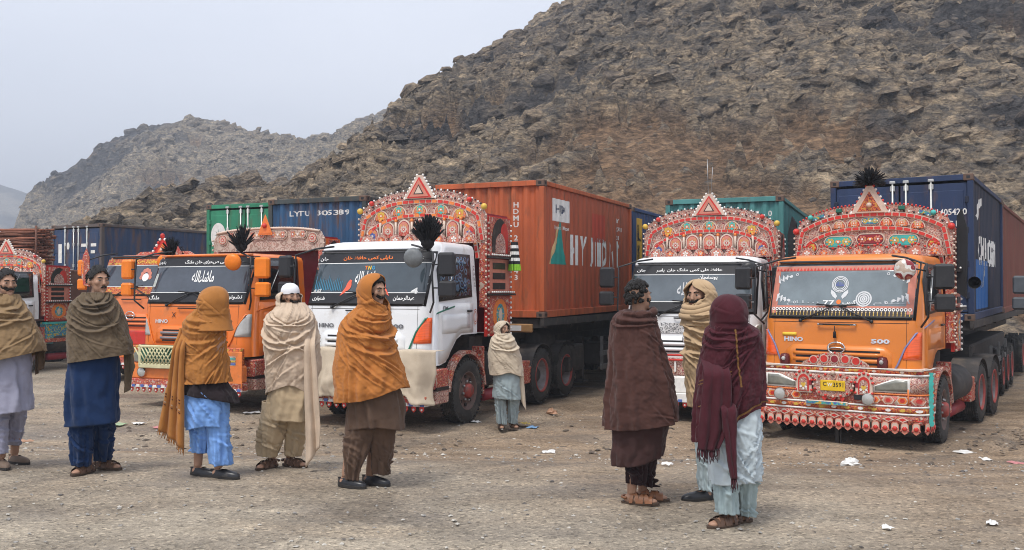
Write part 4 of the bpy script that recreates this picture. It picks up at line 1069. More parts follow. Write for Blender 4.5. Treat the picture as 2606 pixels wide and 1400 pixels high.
def truck(label, loc, yaw, paint, o, pitch=0.0, roll=0.0):
    root = thing('truck', label, 'truck', loc, (pitch, roll, yaw), 'painted cargo trucks parked in a row')
    cb = Cab(hw=o.get('hw', 1.16), ztop=o.get('ztop', 2.88))
    cab = cb.shell(paint, root)
    # windshield: black rubber surround, glass, printed bands
    wx = cb.hw0 - .075
    us = np.linspace(-wx, wx, 25)
    patch(cb.front, us, lambda u: cb.ws0 - .035, lambda u: cb.ws1 + .03, .008, BLACKP, cab, 'windshield_seal', 5)
    wx2 = wx - .035; us2 = np.linspace(-wx2, wx2, 25)
    ws = patch(cb.front, us2, lambda u: cb.ws0, lambda u: cb.ws1, .014, o.get('glass', GLASS), root, 'windshield', 7)
    FW = lambda x, z: cb.front(x, z, .0205)
    FW2 = lambda x, z, f=0: cb.front(x, z, .017)
    if o.get('bands', True):
        bm_ = o.get('band_mat', LET_K)
        patch(cb.front, us2, lambda u: cb.ws0 + .002, lambda u: cb.ws0 + .16, .0165, bm_, ws, 'sun_strip', 3, False)
        patch(cb.front, us2, lambda u: cb.ws1 - .135, lambda u: cb.ws1 - .002, .0165, bm_, ws, 'sun_strip', 3, False)
        for zl in (cb.ws0 + .168, cb.ws1 - .145): patch(cb.front, us2, K(zl - .005), K(zl + .005), .017, LET_W, ws, 'pinstripe', 2, False)
    for (s, cx, cz, h, m, w) in o.get('texts', []):
        text_on(FW, s, cx, cz, h, m, ws, w=w, bold=.02)
    if o.get('ws_extra'): o['ws_extra'](cb, ws, FW)
    # wipers
    for (xa, xb) in o.get('wipers', ((-.55, -.05), (.50, 0.0))):
        w = MB(); p0 = Vector(cb.front(xa, cb.ws0 - .06, .03)); p1 = Vector(cb.front(xb, cb.ws0 + .17, .045)); pm = p0.lerp(p1, .5) - Vector((0, .02, 0))
        w.tube([p0, pm, p1], [.016, .012, .008], 6); d = Vector(((.30 if xb < xa else -.30), 0, .02)); w.tube([p1 + d * .9, p1 - d * .6], .011, 5); w.ball(tuple(p0), .03, 7); w.build('wiper', BLACKP, root)
    # front panel: seams, recess line, grille slots, grab handle
    z1 = cb.ws0 - .30
    g = MB(); gz0, gz1 = 1.22, 1.50
    patch(cb.front, np.linspace(-.78, .78, 15), lambda u: gz0 - .02, lambda u: gz1 + .01 - .10 * max(0, abs(u) - .66) / .12, .012, None, None, '', 4, True, False, 0, g)
    g.build('grille_panel', paint, root)
    sl = MB()
    for z in (1.245, 1.335, 1.425): patch(cb.front, np.linspace(-.62, .62, 13), K(z - .014), K(z + .014), .0155, None, None, '', 2, False, False, 0, sl)
    sl.build('grille_slots', mat('slot_dark', (.012, .010, .010), rough=.8), root)
    for z in (1.29, 1.38): 
        q = MB(); patch(cb.front, np.linspace(-.66, .66, 13), K(z - .020), K(z + .020), .030, None, None, '', 3, True, False, 0, q); q.build('grille_bar', o.get('grille_mat', paint), root)
    sm = MB()
    patch(cb.front, np.linspace(-1.0, 1.0, 15), K(1.845), K(1.853), .002, None, None, '', 2, False, False, 0, sm)
    for s in (-1, 1): patch(cb.front, [s * .97, s * .975], K(1.2), K(1.9), .002, None, None, '', 8, False, False, 0, sm)
    sm.build('panel_seam', mat('seam_dark', (.03, .022, .018), rough=.8), cab)
    gh = MB(); gh.tube([cb.front(-.28, 1.82, .02), cb.front(-.25, 1.82, .05), cb.front(.25, 1.82, .05), cb.front(.28, 1.82, .02)], .014, 6); gh.build('grab_handle', BLACKP, root)
    # emblem ring
    e = MB(); M = Matrix.Translation(cb.front(0, 1.47, .03))
    rr = [(.125 * cos(a), 0, .085 * sin(a)) for a in np.linspace(0, 2 * pi, 25)]; e.tube(rr, .013, 6, 0, False, True, M); e.tube([(-.12, 0, -.02), (-.05, 0, .005), (.05, 0, .005), (.12, 0, -.02)], .012, 6, 0, True, True, M); e.build('emblem', CHROME, root)
    bdg = MB()
    for (s, cx) in (('HINO', -.66), ('500', .62)):
        text_on(lambda x, z: cb.front(x, z, .012), s, cx, 1.585, .068, o.get('badge', CHROME), cab, 'badge', w=.30 if s == 'HINO' else .26, bold=.04)
    # corner lamps and the coloured stripe sweeping over them
    for s in (-1, 1):
        us3 = [s * u for u in np.linspace(cb.hw0 - .235, cb.hw0 - .012, 9)]
        top = lambda u: 1.36 + .36 * min(1, max(0, (abs(u) - cb.hw0 + .25) / .2)) ** .7
        patch(cb.front, us3, K(1.33), top, .011, o.get('corner', AMBER), root, 'corner_lamp', 6)
        st = [cb.front(s * (cb.hw0 - .42), 1.05, .014), cb.front(s * (cb.hw0 - .30), 1.25, .014), cb.front(s * (cb.hw0 - .20), 1.50, .014), cb.front(s * (cb.hw0 - .08), 1.70, .016), cb.side(.42, 1.80, .012, s), cb.side(.9, 1.88, .012, s)]
        stp = MB(); stp.tube(st, .014, 5); stp.build('stripe', o.get('stripe', PAL[BLUE]), cab)
    # doors, side windows
    for s in (-1, 1):
        F = lambda y, z, off, s=s: cb.side(y, z, off, s)
        yd0, yd1 = .40, 1.56
        d = patch(F, np.linspace(yd0, yd1, 9), lambda y: cb.zbot(y) + .03, K(1.93), .012, o.get('door_mat', paint), root, 'door', 5)
        patch(F, np.linspace(yd0 + .10, yd1 - .12, 7), lambda y: max(1.46, cb.zbot(y) + .1), K(1.76), .018, o.get('door_mat', paint), d, 'door_inset', 4)
        hd = MB(); hd.box((s * (cb.hw0 + .03), 1.40, 1.80), (.035, .15, .035), 0, .01); hd.build('handle', BLACKP, d)
        patch(F, np.linspace(yd0 + .02, yd1 - .02, 9), lambda y: 1.96 + .06 * (y - yd0), lambda y: min(2.72, 2.25 + 1.5 * (y - yd0 + .12)), .014, BLACKP, root, 'window_frame', 5)
        w = patch(F, np.linspace(yd0 + .07, yd1 - .08, 9), lambda y: 2.0 + .06 * (y - yd0), lambda y: min(2.67, 2.17 + 1.5 * (y - yd0 + .10)), .018, o.get('side_glass', GLASSD), root, 'side_window', 5)
        if s > 0 and o.get('window_bar', True):
            b = MB(); b.tube([cb.side(.62, 2.02, .024), cb.side(1.05, 2.64, .024)], .010, 5); b.build('window_bar', STEEL, w)
        ar_ = MB(); R = .60
        for k in range(11):
            a0, a1 = pi * (.02 + .96 * k / 11), pi * (.02 + .96 * (k + 1) / 11)
            for (ra, rb) in ((R, R + .055),):
                pts = [(s * 1.10, 1.27 + ra * cos(a0), .515 + ra * sin(a0)), (s * 1.10, 1.27 + ra * cos(a1), .515 + ra * sin(a1)), (s * 1.10, 1.27 + rb * cos(a1), .515 + rb * sin(a1)), (s * 1.10, 1.27 + rb * cos(a0), .515 + rb * sin(a0))]
                ar_.add(pts + [(s * 1.235, p[1], p[2]) for p in pts], [(0, 1, 2, 3), (7, 6, 5, 4), (0, 4, 5, 1), (2, 6, 7, 3), (1, 5, 6, 2), (3, 7, 4, 0)], A_RED if k % 2 else A_CREAM)
        ar_.build('wheel_arch', MP, root)
        st = MB(); st.box((s * 1.06, .42, .78), (.30, .42, .30), A_RED, .02); st.box((s * 1.10, .42, .50), (.26, .40, .20), A_CREAM, .02); st.box((s * 1.2, .42, .63), (.06, .38, .05), DARK); st.build('step', MP, root)
        fl = MB(); fl.box((s * 1.1, 1.88, .80), (.22, .05, .80), A_RED, .01); fl.build('mud_guard', MP, root)
    # roof visor edge
    v = MB(); patch(cb.front, np.linspace(-1.0, 1.0, 15), K(cb.ws1 + .045), K(cb.ws1 + .075), .03, None, None, '', 3, True, False, 0, v); v.build('visor_strip', BLACKP if not o.get('visor') else o['visor'], root)
    # mirrors on tube brackets
    mm = o.get('mirror', BLACKP)
    for s in ((-1, 1)):
        br = MB(); xo = cb.hw0 + .10
        br.tube([(s * .72, .34, 2.84), (s * .95, .16, 2.80), (s * xo, .05, 2.70), (s * xo, .02, 2.35), (s * (xo + .02), .03, 1.95), (s * (xo - .10), .14, 1.80)], .016, 7)
        br.tube([(s * xo, .02, 2.52), (s * (xo + .28), .05, 2.52)], .012, 6); br.tube([(s * xo, .02, 2.17), (s * (xo + .30), .05, 2.17)], .012, 6)
        if s > 0: br.tube([(s * xo, .04, 2.60), (s * (xo - .16), -.06, 2.64)], .012, 6)
        arm = br.build('mirror_arm', BLACKP, root)
        link(mirror_mesh(.27, .36, .12, mm.name, mm), 'mirror', arm, (s * (xo + .22), .07, 2.52), (0, 0, s * .15))
        link(mirror_mesh(.27, .25, .12, mm.name, mm), 'mirror', arm, (s * (xo + .23), .07, 2.15), (0, 0, s * .15))
        if s > 0:
            rm = MB(); rm.lathe([(0, -.05), (.09, -.045), (.135, -.02), (.15, .02), (.14, .045), (0, .05)], 20, 0, 'y'); q = rm.build('round_mirror', o.get('round_mirror', mm), arm); q.location = (xo - .26, -.10, 2.62); q.rotation_euler = (.1, 0, .25)
    # chassis, axles, wheels
    ch = MB()
    for s in (-1, 1): ch.box((s * .42, 3.0, .82), (.10, 5.6, .24), 0)
    ch.box((0, .9, .72), (1.2, 1.3, .5), 0, .05); ch.box((0, 1.27, .50), (1.9, .14, .14), 0); ch.box((0, 4.35, .52), (1.7, .2, .2), 0); ch.box((0, 5.65, .52), (1.7, .2, .2), 0)
    ch.box((0, 2.1, 1.1), (1.9, .5, .5), 0); ch.lathe([(.0, -.55), (.28, -.55), (.3, -.5), (.3, .5), (.28, .55), (0, .55)], 18, 0, 'y', Matrix.Translation((.98, 2.75, .78))); ch.box((-.95, 2.8, .75), (.5, .9, .5), 0, .04)
    ch.build('chassis', FRAMEM, root)
    rw = [4.35, 5.65] if o.get('axles', 2) == 2 else [4.6]
    for s in (-1, 1):
        wheel(root, s * 1.10, 1.27, s, True, steer=o.get('steer', 0.0))
        for y in rw: wheel(root, s * 1.10, y, s, False, dual=True)
        f = MB()
        for y in rw:
            for k in range(8):
                a0, a1 = pi * (.12 + .76 * k / 8), pi * (.12 + .76 * (k + 1) / 8); R = .60
                pts = [(s * .78, y + R * cos(a0), .515 + R * sin(a0)), (s * 1.25, y + R * cos(a0), .515 + R * sin(a0)), (s * 1.25, y + R * cos(a1), .515 + R * sin(a1)), (s * .78, y + R * cos(a1), .515 + R * sin(a1))]
                f.add(pts + [(p[0], p[1], p[2] + .012) for p in pts], [(0, 1, 2, 3), (7, 6, 5, 4), (1, 5, 6, 2)], 0)
        f.build('mudguard', FRAMEM, root)
    lowbox = MB(); lowbox.box((1.0, 3.72, .62), (.42, .42, .42), A_RED, .02); lowbox.tube([(1.02, 2.2, .34), (1.02, 3.5, .34)], .10, 10, MAROON); lowbox.build('tool_box', MP, root)
    if o.get('bumper') == 't5': bumper_t5(root, o)
    elif o.get('bumper') == 'plain': bumper_plain(root, o)
    if o.get('crown'): crown(root, o, o.get('crown_y', 1.84), o.get('box_d', .95))
    return root, cb

# ------------------------------------------------------------------ containers and trailers
def corr_pts(L, pitch=.278, depth=.021):
    """corrugation break points along 0..L: list of (s, d)"""
    n = max(2, int(round(L / pitch))); p = L / n; out = []
    for i in range(n):
        b = i * p
        out += [(b + .00 * p, 0), (b + .26 * p, 0), (b + .50 * p, depth), (b + .76 * p, depth)]
    out.append((L, 0)); return out
def corr_d(s, L, pitch=.278, depth=.021):
    n = max(2, int(round(L / pitch))); p = L / n; t = (s % p) / p
    return float(np.interp(t, [0, .26, .5, .76, 1.0], [0, 0, depth, depth, 0]))
def cmat(name, col, rust=.5, fade=0.16):
    """container paint: faded enamel with rust runs drawn out downwards"""
    if name in MATS: return MATS[name]
    m = mat(name, col, rough=.6, var=fade + .10, scale=1.6, dirt=(.13, .065, .035), dirt_amt=rust + .08, dirt_scale=3.0, stretch=(1.7, 1.7, .40), bump=.25, bscale=7)
    return m
def container(label, corner, yaw, paint, side_paint=None, L=6.06, H=2.59, W=2.438, doors=False, texts_side=(), texts_end=(), extra=None, pitch=0.0, frame=None, group='shipping containers on the trailers'):
    """corner = ground-plan world position of the near right bottom corner of the end that faces the camera; length runs along local +y"""
    root = thing('shipping_container', label, 'container', corner, (pitch, 0, yaw), group)
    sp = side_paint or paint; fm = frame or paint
    fr = MB()
    for x in (-.05, -W + .05):
        for y in (.06, L - .06): fr.box((x, y, H / 2), (.10, .12, H - .24), 0, .008)
        for z in (.07, H - .05): fr.box((x, L / 2, z), (.085, L - .26, .13 if z < 1 else .08), 0, .006)
    for y in (.05, L - .05):
        fr.box((-W / 2, y, .07), (W - .22, .085, .13), 0, .006); fr.box((-W / 2, y, H - .055), (W - .22, .085, .10), 0, .006)
    fr.build('frame', fm, root)
    def cast():
        mb = MB(); mb.box((0, 0, 0), (.165, .18, .12), 0, .01)
        for ax in (-1, 1): mb.box((ax * .081, 0, 0), (.008, .06, .05), 1); mb.box((0, ax * .0885, 0), (.06, .008, .05), 1)
        return mb.mesh('corner_casting', [mat('casting_rust', (.12, .075, .055), rough=.8, var=.3), LET_K])
    cm_ = shared('casting', cast)
    for x in (-.078, -W + .078):
        for y in (.085, L - .085):
            for z in (.056, H - .056): link(cm_, 'corner_casting', root, (x, y, z))
    z0, z1 = .135, H - .09
    # long sides
    sl = L - .24
    for x, sg, nm in ((-.045, 1, 'side_wall'), (-W + .045, -1, 'side_wall')):
        mb = MB(); cp = corr_pts(sl)
        vs = []; fs = []
        for s, d in cp:
            xx = x - sg * d; vs += [(xx, .12 + s, z0), (xx, .12 + s, z1)]
        for i in range(len(cp) - 1): fs.append((2 * i, 2 * i + 2, 2 * i + 3, 2 * i + 1))
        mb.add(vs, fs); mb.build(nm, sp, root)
    # roof
    rf = MB(); rp = corr_pts(sl, .209, .02); vs = []; fs = []
    for s, d in rp: vs += [(-.08, .12 + s, H - .02 - d), (-W + .08, .12 + s, H - .02 - d)]
    for i in range(len(rp) - 1): fs.append((2 * i, 2 * i + 1, 2 * i + 3, 2 * i + 2))
    rf.add(vs, fs); rf.build('roof', sp, root)
    fl = MB(); fl.box((-W / 2, L / 2, .10), (W - .2, L - .2, .05)); fl.build('floor', FRAMEM, root)
    # ends
    def end_wall(y, sg):
        mb = MB(); wl_ = W - .20; cp = corr_pts(wl_, .244, .045); vs = []; fs = []
        for s, d in cp: vs += [(-.10 - s, y + sg * d, z0), (-.10 - s, y + sg * d, z1)]
        for i in range(len(cp) - 1): fs.append((2 * i, 2 * i + 1, 2 * i + 3, 2 * i + 2))
        mb.add(vs, fs); return mb.build('end_wall', paint, root)
    end_wall(L - .04, -1)
    if not doors: end_wall(.04, 1)
    else:
        for k in (0, 1):
            cx = -W / 2 + (1 if k else -1) * (W / 4 - .045); w = W / 2 - .12
            d = MB(); d.box((cx, .055, H / 2), (w, .05, H - .30), 0, .006)
            for q in range(3):
                zz = .25 + (q + .5) * (H - .5) / 3; d.box((cx, .026, zz), (w - .10, .016, (H - .5) / 3 - .06), 0, .006)
            dd = d.build('door', paint, root)
            for dx in ((-.45, -.03) if k else (.45, .03)):
                r = MB(); r.tube([(cx + dx, .0, .12), (cx + dx, .0, H - .10)], .019, 8)
                for zz in (.20, .75, 1.25, H - .65, H - .20): r.box((cx + dx, .002, zz), (.085, .035, .10), 0, .01)
                r.box((cx + dx, -.002, H - .085), (.10, .05, .05), 0, .008); r.build('lock_rod', mat('galvanised', (.50, .50, .48), rough=.45, metal=.6, var=.15, dirt=(.3, .2, .12), dirt_amt=.25), dd)
                h = MB(); h.box((cx + dx + (.13 if dx < 0 else -.13), -.012, 1.12), (.30, .02, .035), 0, .006); h.build('door_handle', STEEL, dd)
            for zz in (.45, 1.0, 1.6, H - .45):
                hg = MB(); hg.box((cx + (1 if k else -1) * (w / 2 + .005), .02, zz), (.07, .05, .12), 0, .01); hg.build('hinge', sp, dd)
    FS = lambda off=.003: (lambda s, z: (-.045 - corr_d(min(max(s - .12, 0), sl), sl) + off, s, z))
    yend = .04 if not doors else .016
    FE = lambda x, z: (x, (yend + (corr_d(min(max(-.10 - x, 0), W - .2), W - .2, .244, .045) if not doors else 0)) - .003, z)
    def side_text(s, cs, cz, h, m, w=None, bold=.02, vertical=False, polys=None, name='lettering'):
        """lettering painted over the corrugations: cut at every fold"""
        bm = bmesh.new()
        if polys is None:
            def emit(s_, cx, cz_, hh, ww):
                vs, fs = text2d(s_, bold)
                if not len(vs): return
                wid = vs[:, 0].max() - vs[:, 0].min(); k = (ww / wid) if ww else hh
                bv = [bm.verts.new((cx + p[0] * k, 0, cz_ + p[1] * hh)) for p in vs]
                for f in fs:
                    try: bm.faces.new([bv[i] for i in f])
                    except ValueError: pass
            if vertical:
                for i, chh in enumerate(s): emit(chh, cs, cz + (len(s) / 2 - i - .5) * h * 1.25, h, None if chh in '1I' else w)
            else: emit(s, cs, cz, h, w)
        else:
            for pl in polys: bm.faces.new([bm.verts.new((a, 0, b)) for a, b in pl])
        for s_, d in corr_pts(sl):
            bmesh.ops.bisect_plane(bm, geom=bm.verts[:] + bm.edges[:] + bm.faces[:], plane_co=(s_ + .12, 0, 0), plane_no=(1, 0, 0))
        f = FS()
        for v in bm.verts: v.co = f(v.co.x, v.co.z)
        me = bpy.data.meshes.new(name); bm.to_mesh(me); bm.free(); me.materials.append(m)
        return link(me, name, root)
    def end_text(s, cx, cz, h, m, w=None, bold=.02, vertical=False, polys=None, name='lettering'):
        bm = bmesh.new()
        if polys is None:
            def emit(s_, cx_, cz_, hh, ww):
                vs, fs = text2d(s_, bold)
                if not len(vs): return
                wid = vs[:, 0].max() - vs[:, 0].min(); k = (ww / wid) if ww else hh
                bv = [bm.verts.new((cx_ + p[0] * k, 0, cz_ + p[1] * hh)) for p in vs]
                for f in fs:
                    try: bm.faces.new([bv[i] for i in f])
                    except ValueError: pass
            if vertical:
                for i, chh in enumerate(s): emit(chh, cx, cz + (len(s) / 2 - i - .5) * h * 1.25, h, None)
            else: emit(s, cx, cz, h, w)
        else:
            for pl in polys: bm.faces.new([bm.verts.new((a, 0, b)) for a, b in pl])
        if not doors:
            for s_, d in corr_pts(W - .2, .244, .045):
                bmesh.ops.bisect_plane(bm, geom=bm.verts[:] + bm.edges[:] + bm.faces[:], plane_co=(-.10 - s_, 0, 0), plane_no=(1, 0, 0))
        for v in bm.verts: v.co = FE(v.co.x, v.co.z)
        me = bpy.data.meshes.new(name); bm.to_mesh(me); bm.free(); me.materials.append(m)
        return link(me, name, root)
    for t in texts_side: side_text(**t)
    for t in texts_end: end_text(**t)
    return root
def trailer(label, corner, yaw, L=12.4, axle_y=(8.6, 9.9, 11.2), pitch=0.0, W=2.44, zdeck=1.30):
    """skeletal trailer: corner is the near right corner on the ground; deck under the containers"""
    root = thing('flatbed_trailer', label, 'trailer', corner, (pitch, 0, yaw), 'semi trailers under the containers')
    fr = MB()
    for x in (-.72, -W + .72): fr.box((x, L / 2, zdeck - .22), (.14, L, .36), 0, .01)
    for k in range(9): fr.box((-W / 2, .15 + k * (L - .3) / 8, zdeck - .09), (W - .06, .14, .16), 0)
    for x in (-.04, -W + .04): fr.box((x, L / 2, zdeck - .06), (.07, L, .14), 0)
    fr.build('frame', FRAMEM, root)
    for x in (-.45, -W + .45):
        lg = MB(); lg.box((x, 3.4, .75), (.14, .14, .95), 0); lg.box((x, 3.4, .26), (.26, .3, .05), 0); lg.build('landing_leg', FRAMEM, root)
    for (y, xx, w, h, zc) in ((2.3, -.42, .9, .55, .85), (4.6, -.48, .8, .50, .80), (6.3, -.40, 1.3, .45, .85), (2.4, -W + .45, 1.2, .6, .85), (5.2, -W + .45, 1.6, .5, .85)):  # locker boxes added as dark filling for the shade below the deck
        b = MB(); b.box((xx, y, zc), (.55, w, h), 0, .03); b.box((xx + (.28 if xx > -1 else -.28), y, zc), (.02, w * .8, h * .7), 0); b.build('filler_locker', FRAMEM, root)
    b = MB(); b.box((-W / 2, L * .5, zdeck - .32), (.9, L * .92, .5), 0); b.build('chassis_beam', FRAMEM, root)
    b = MB(); b.lathe([(0, -.45), (.2, -.45), (.22, -.4), (.22, .4), (.2, .45), (0, .45)], 16, 0, 'y', Matrix.Translation((-.55, 1.1, zdeck - .45))); b.build('air_tank', FRAMEM, root)
    sg = MB()
    for z in (.55, .85): sg.box((-.06, 5.6, z), (.05, 3.8, .10), 0)
    for y in (3.8, 5.6, 7.4): sg.box((-.07, y, .85), (.05, .08, .75), 0)
    sg.build('side_guard', mat('guard_grey', (.16, .16, .16), rough=.7, var=.3, dirt=(.1, .08, .06), dirt_amt=.4), root)
    for y in axle_y:
        for x, s in ((-.15, 1), (-W + .15, -1)): wheel(root, x, y, s, False, dual=True)
    ax = MB()
    for y in axle_y: ax.box((-W / 2, y, .52), (W - .7, .16, .16), 0)
    ax.build('axles', FRAMEM, root)
    return root
# ------------------------------------------------------------------ parked trucks
def yawr(t): return -radians(t)
P_ORANGE = mat('cab_orange', (.66, .195, .022), rough=.34, var=.07, scale=2, dirt=(.36, .20, .10), dirt_amt=.26, dirt_scale=2.4, coat=.3)
P_ORANGE2 = mat('cab_orange_bright', (.74, .175, .018), rough=.32, var=.07, scale=2, dirt=(.38, .20, .10), dirt_amt=.26, dirt_scale=2.4, coat=.3)
P_ORANGE3 = mat('cab_orange_pale', (.74, .20, .06), rough=.36, var=.08, scale=2, dirt=(.4, .2, .1), dirt_amt=.2, coat=.2)
P_WHITE = mat('cab_white', (.74, .745, .75), rough=.3, var=.04, scale=2, dirt=(.46, .41, .34), dirt_amt=.24, dirt_scale=2.4, coat=.3)
GREY_BADGE = mat('badge_grey', (.13, .13, .14), rough=.4)
MASHA = ar('ماشاءالله')

def bird(mb, fw, cx, cz, s, sg, mi=0):
    pts = [(-.5, -.55), (-.2, -.1), (-.1, .25), (.05, .5), (.22, .62), (.40, .52), (.36, .38), (.42, .1), (.34, -.2), (.1, -.4), (-.2, -.6), (-.7, -.9)]
    mb.add([fw(cx + sg * a * s, cz + b * s) for a, b in pts], [tuple(range(len(pts)))], mi)
def ring_on(mb, fw, cx, cz, r, w, mi=0, n=18, sx=1.0):
    vs = []
    for k in range(n):
        a = 2 * pi * k / n; vs.append(fw(cx + sx * r * cos(a), cz + r * sin(a))); vs.append(fw(cx + sx * (r - w) * cos(a), cz + (r - w) * sin(a)))
    mb.add(vs, [(2 * k, (2 * k + 2) % (2 * n), (2 * k + 3) % (2 * n), 2 * k + 1) for k in range(n)], mi)
def disc_on(mb, fw, cx, cz, r, mi=0, n=16): mb.add([fw(cx + r * cos(2 * pi * k / n), cz + r * sin(2 * pi * k / n)) for k in range(n)], [tuple(range(n))], mi)

def ws_t3(cb, ws, FW):
    for cx, sg in ((-.33, 1), (.34, -1)):
        mb = MB(); bird(mb, FW, cx, 2.20, .17, sg); mb.build('bird_sticker', mat('sticker_coral', (.80, .13, .07), rough=.5), ws)
    for i, (ch, m) in enumerate((('T', LET_O), ('N', LET_Y), ('G', LET_B))): text_on(FW, ch, -.04 + .065 * i, 2.49, .06, m, ws, bold=.03)
    c = MB(); R = random.Random(2)
    for k in range(16): x = -.98 + .05 * k * .7; z = 2.12 + .03 * R.random(); c.add([FW(x, z), FW(x + .016, z), FW(x + .010, z + .14 + .12 * R.random()), FW(x + .002, z + .16)], [(0, 1, 2, 3)])
    c.build('fringe_sticker', mat('sticker_sea', (.04, .22, .35), rough=.5), ws)
def ws_t5(cb, ws, FW):
    wx = cb.hw0 - .115; B = MB(); z0, z1 = cb.ws0, cb.ws1
    f = lambda x, z, o=0: cb.front(x, z, .0165)
    patch(f, np.linspace(-wx, wx, 25), K(z1 - .085), K(z1 - .01), 0, None, None, '', 2, False, False, PINK, B)
    patch(f, np.linspace(-wx, wx, 25), K(z0 + .135), K(z0 + .165), 0, None, None, '', 2, False, False, PINK, B)
    patch(f, np.linspace(-wx, wx, 25), K(z0 + .01), K(z0 + .135), 0, None, None, '', 2, False, False, DARK, B)
    for s in (-1, 1): patch(f, [s * (wx - .09), s * (wx - .045), s * wx], K(z0 + .05), K(z1 - .02), 0, None, None, '', 6, False, False, PINK, B)
    g = lambda x, z: cb.front(x, z, .019)
    n = 38
    for k in range(n):
        x = -wx + .04 + k * (2 * wx - .08) / (n - 1)
        B.add([g(x - .022, z1 - .08), g(x + .022, z1 - .08), g(x, z1 - .035)], [(0, 1, 2)], RED); ring_on(B, g, x, z0 + .115, .026, .013, WHITE, 8)
        B.add([g(x - .005, z0 + .02), g(x + .005, z0 + .02), g(x + .004, z0 + .085), g(x - .004, z0 + .085)], [(0, 1, 2, 3)], GOLD); disc_on(B, g, x, z0 + .07, .011, CREAM, 6)
    B.build('border_decal', MP, ws)
    W = MB(); 
    for r, w in ((.125, .012), (.105, .014), (.08, .012)): ring_on(W, FW, .0, 2.42, r, w, 0, 26)
    for k in range(22): a = 2 * pi * k / 22; disc_on(W, FW, .115 * cos(a), 2.42 + .115 * sin(a), .008, 0, 5)
    for s in (-1, 1): W.add([FW(s * a, b) for a, b in ((.03, 2.24), (.07, 2.30), (.125, 2.34), (.13, 2.29), (.10, 2.24), (.05, 2.20))], [(0, 1, 2, 3, 4, 5)], 0)
    DW = mat('decal_white', (.62, .63, .64), rough=.5, var=.12, scale=60); W.build('medallion_decal', DW, ws); W = MB()
    for r, w in ((.115, .02), (.085, .02), (.055, .02), (.028, .02)): ring_on(W, FW, .36, 2.20, r, w, 0, 26)
    W.build('disc_decal', DW, ws)
    for s in (-1, 1):
        for zc, zz in ((z1 - .14, -1), (z0 + .22, 1)):
            W = MB()
            for k in range(4):
                a = k * .35; ring_on(W, FW, s * (.95 - .10 * k * .9), zc + zz * (.13 - .045 * k) * .6, .022, .009, 0, 8)
                W.add([FW(s * (.98 - .07 * k), zc + zz * .0), FW(s * (.96 - .07 * k), zc + zz * .02), FW(s * (.93 - .05 * k), zc + zz * (.14 - .03 * k)), FW(s * (.97 - .05 * k), zc + zz * (.12 - .03 * k))], [(0, 1, 2, 3)], 0)
            W.build('corner_decal', DW, ws)
    o_ = MB(); disc_on(o_, FW, 0, 2.155, .035); o_.build('orange_decal', LET_O, ws)
    text_on(FW, MASHA, 0, 2.42, .07, mat('decal_blue', (.10, .13, .45), rough=.5), ws, bold=.02, w=.12)
    for cx in (-.55, .75): text_on(FW, ar('شش') * 5 if False else ar('سلام'), cx, 2.14, .07, mat('decal_faint', (.38, .42, .44), rough=.5), ws, w=.5, bold=0.0)
def ws_t2(cb, ws, FW):
    c = MB(); c.add([FW(a, b) for a, b in ((-1.02, 2.20), (-.95, 2.20), (-.93, 2.44), (-.99, 2.44))], [(0, 1, 2, 3)]); c.build('paper_sticker', mat('paper_grey', (.42, .44, .42), rough=.7, var=.3, scale=30), ws)

GL3 = mat_glass('windshield_tint', (.045, .062, .075)); GL5 = mat_glass('windshield_clear', (.16, .195, .21), .10); GL2 = mat_glass('windshield_tint_grey', (.05, .06, .078)); GL4 = mat_glass('windshield_tint_pale', (.09, .11, .125), .08)

T3, CB3 = truck('white truck with tall red crown, two red birds on windshield, cloth over its bumper', (-2.35, 14.6, gz(-2.35, 15.5) - .02), yawr(24.5), P_WHITE, dict(
    crown='t3', crown_zc=3.86, crown_z0=2.95, crown_y=1.86, crown_low=1.85, crown_hw=1.25, tri_h=.36, ztop=2.90, glass=GL3, ws_extra=ws_t3, bumper='plain', bump_cols=(A_RED, A_RED, RED),
    stripe=mat('stripe_green', (.02, .16, .10), rough=.4), badge=GREY_BADGE, mirror=mat('mirror_black', (.02, .02, .023), rough=.45), round_mirror=mat('mirror_grey', (.16, .17, .175), rough=.5, var=.25, scale=12),
    side_glass=mat_art('window_print', [(.40, .45, .50), (.03, .08, .2), (.012, .012, .02), (.10, .18, .28), (.015, .02, .035), (.012, .012, .02)], 7, .2),
    texts=[(ar('دایلی کمی حافظ خان'), -.05, 2.645, .075, LET_O, .92), (ar('باجن'), .84, 2.645, .07, LET_W, .20), (ar('جان'), -.90, 2.635, .07, LET_W, .16), (MASHA, .0, 2.33, .22, LET_W, .42),
           (ar('شنواری'), -.86, 2.005, .075, LET_W, .25), (ar('گلزار'), -.92, 2.13, .06, LET_W, .17), (ar('عبدالرحمان'), .72, 2.01, .085, LET_W, .36), ('4', .88, 2.13, .09, LET_W, .12)]))
plume(T3, (1.16, .06, 2.72), .54, .33, 3, 480, -.38)
text_on(lambda y, z: CB3.side(y, z, .02), 'FM', .60, 1.86, .055, GREY_BADGE, T3, 'badge', w=.16, bold=.02)
dv = MB(); plate(dv, stad(0, 0, .10, .36, 5), 0, .012, WHITE)
text_on(lambda y, z: CB3.side(y, z, .022), 'ZANGI', 1.64, 2.32, .075, GREY_BADGE, T3, vertical=True, w=.8)
rs = MB(); ring_on(rs, lambda y, z: CB3.side(y, z, .022), 1.62, 1.70, .13, .018, 0, 18, .55); ring_on(rs, lambda y, z: CB3.side(y, z, .022), 1.62, 1.70, .09, .018, 0, 18, .55); rs.build('wreath_sticker', PAL[PINK], T3)
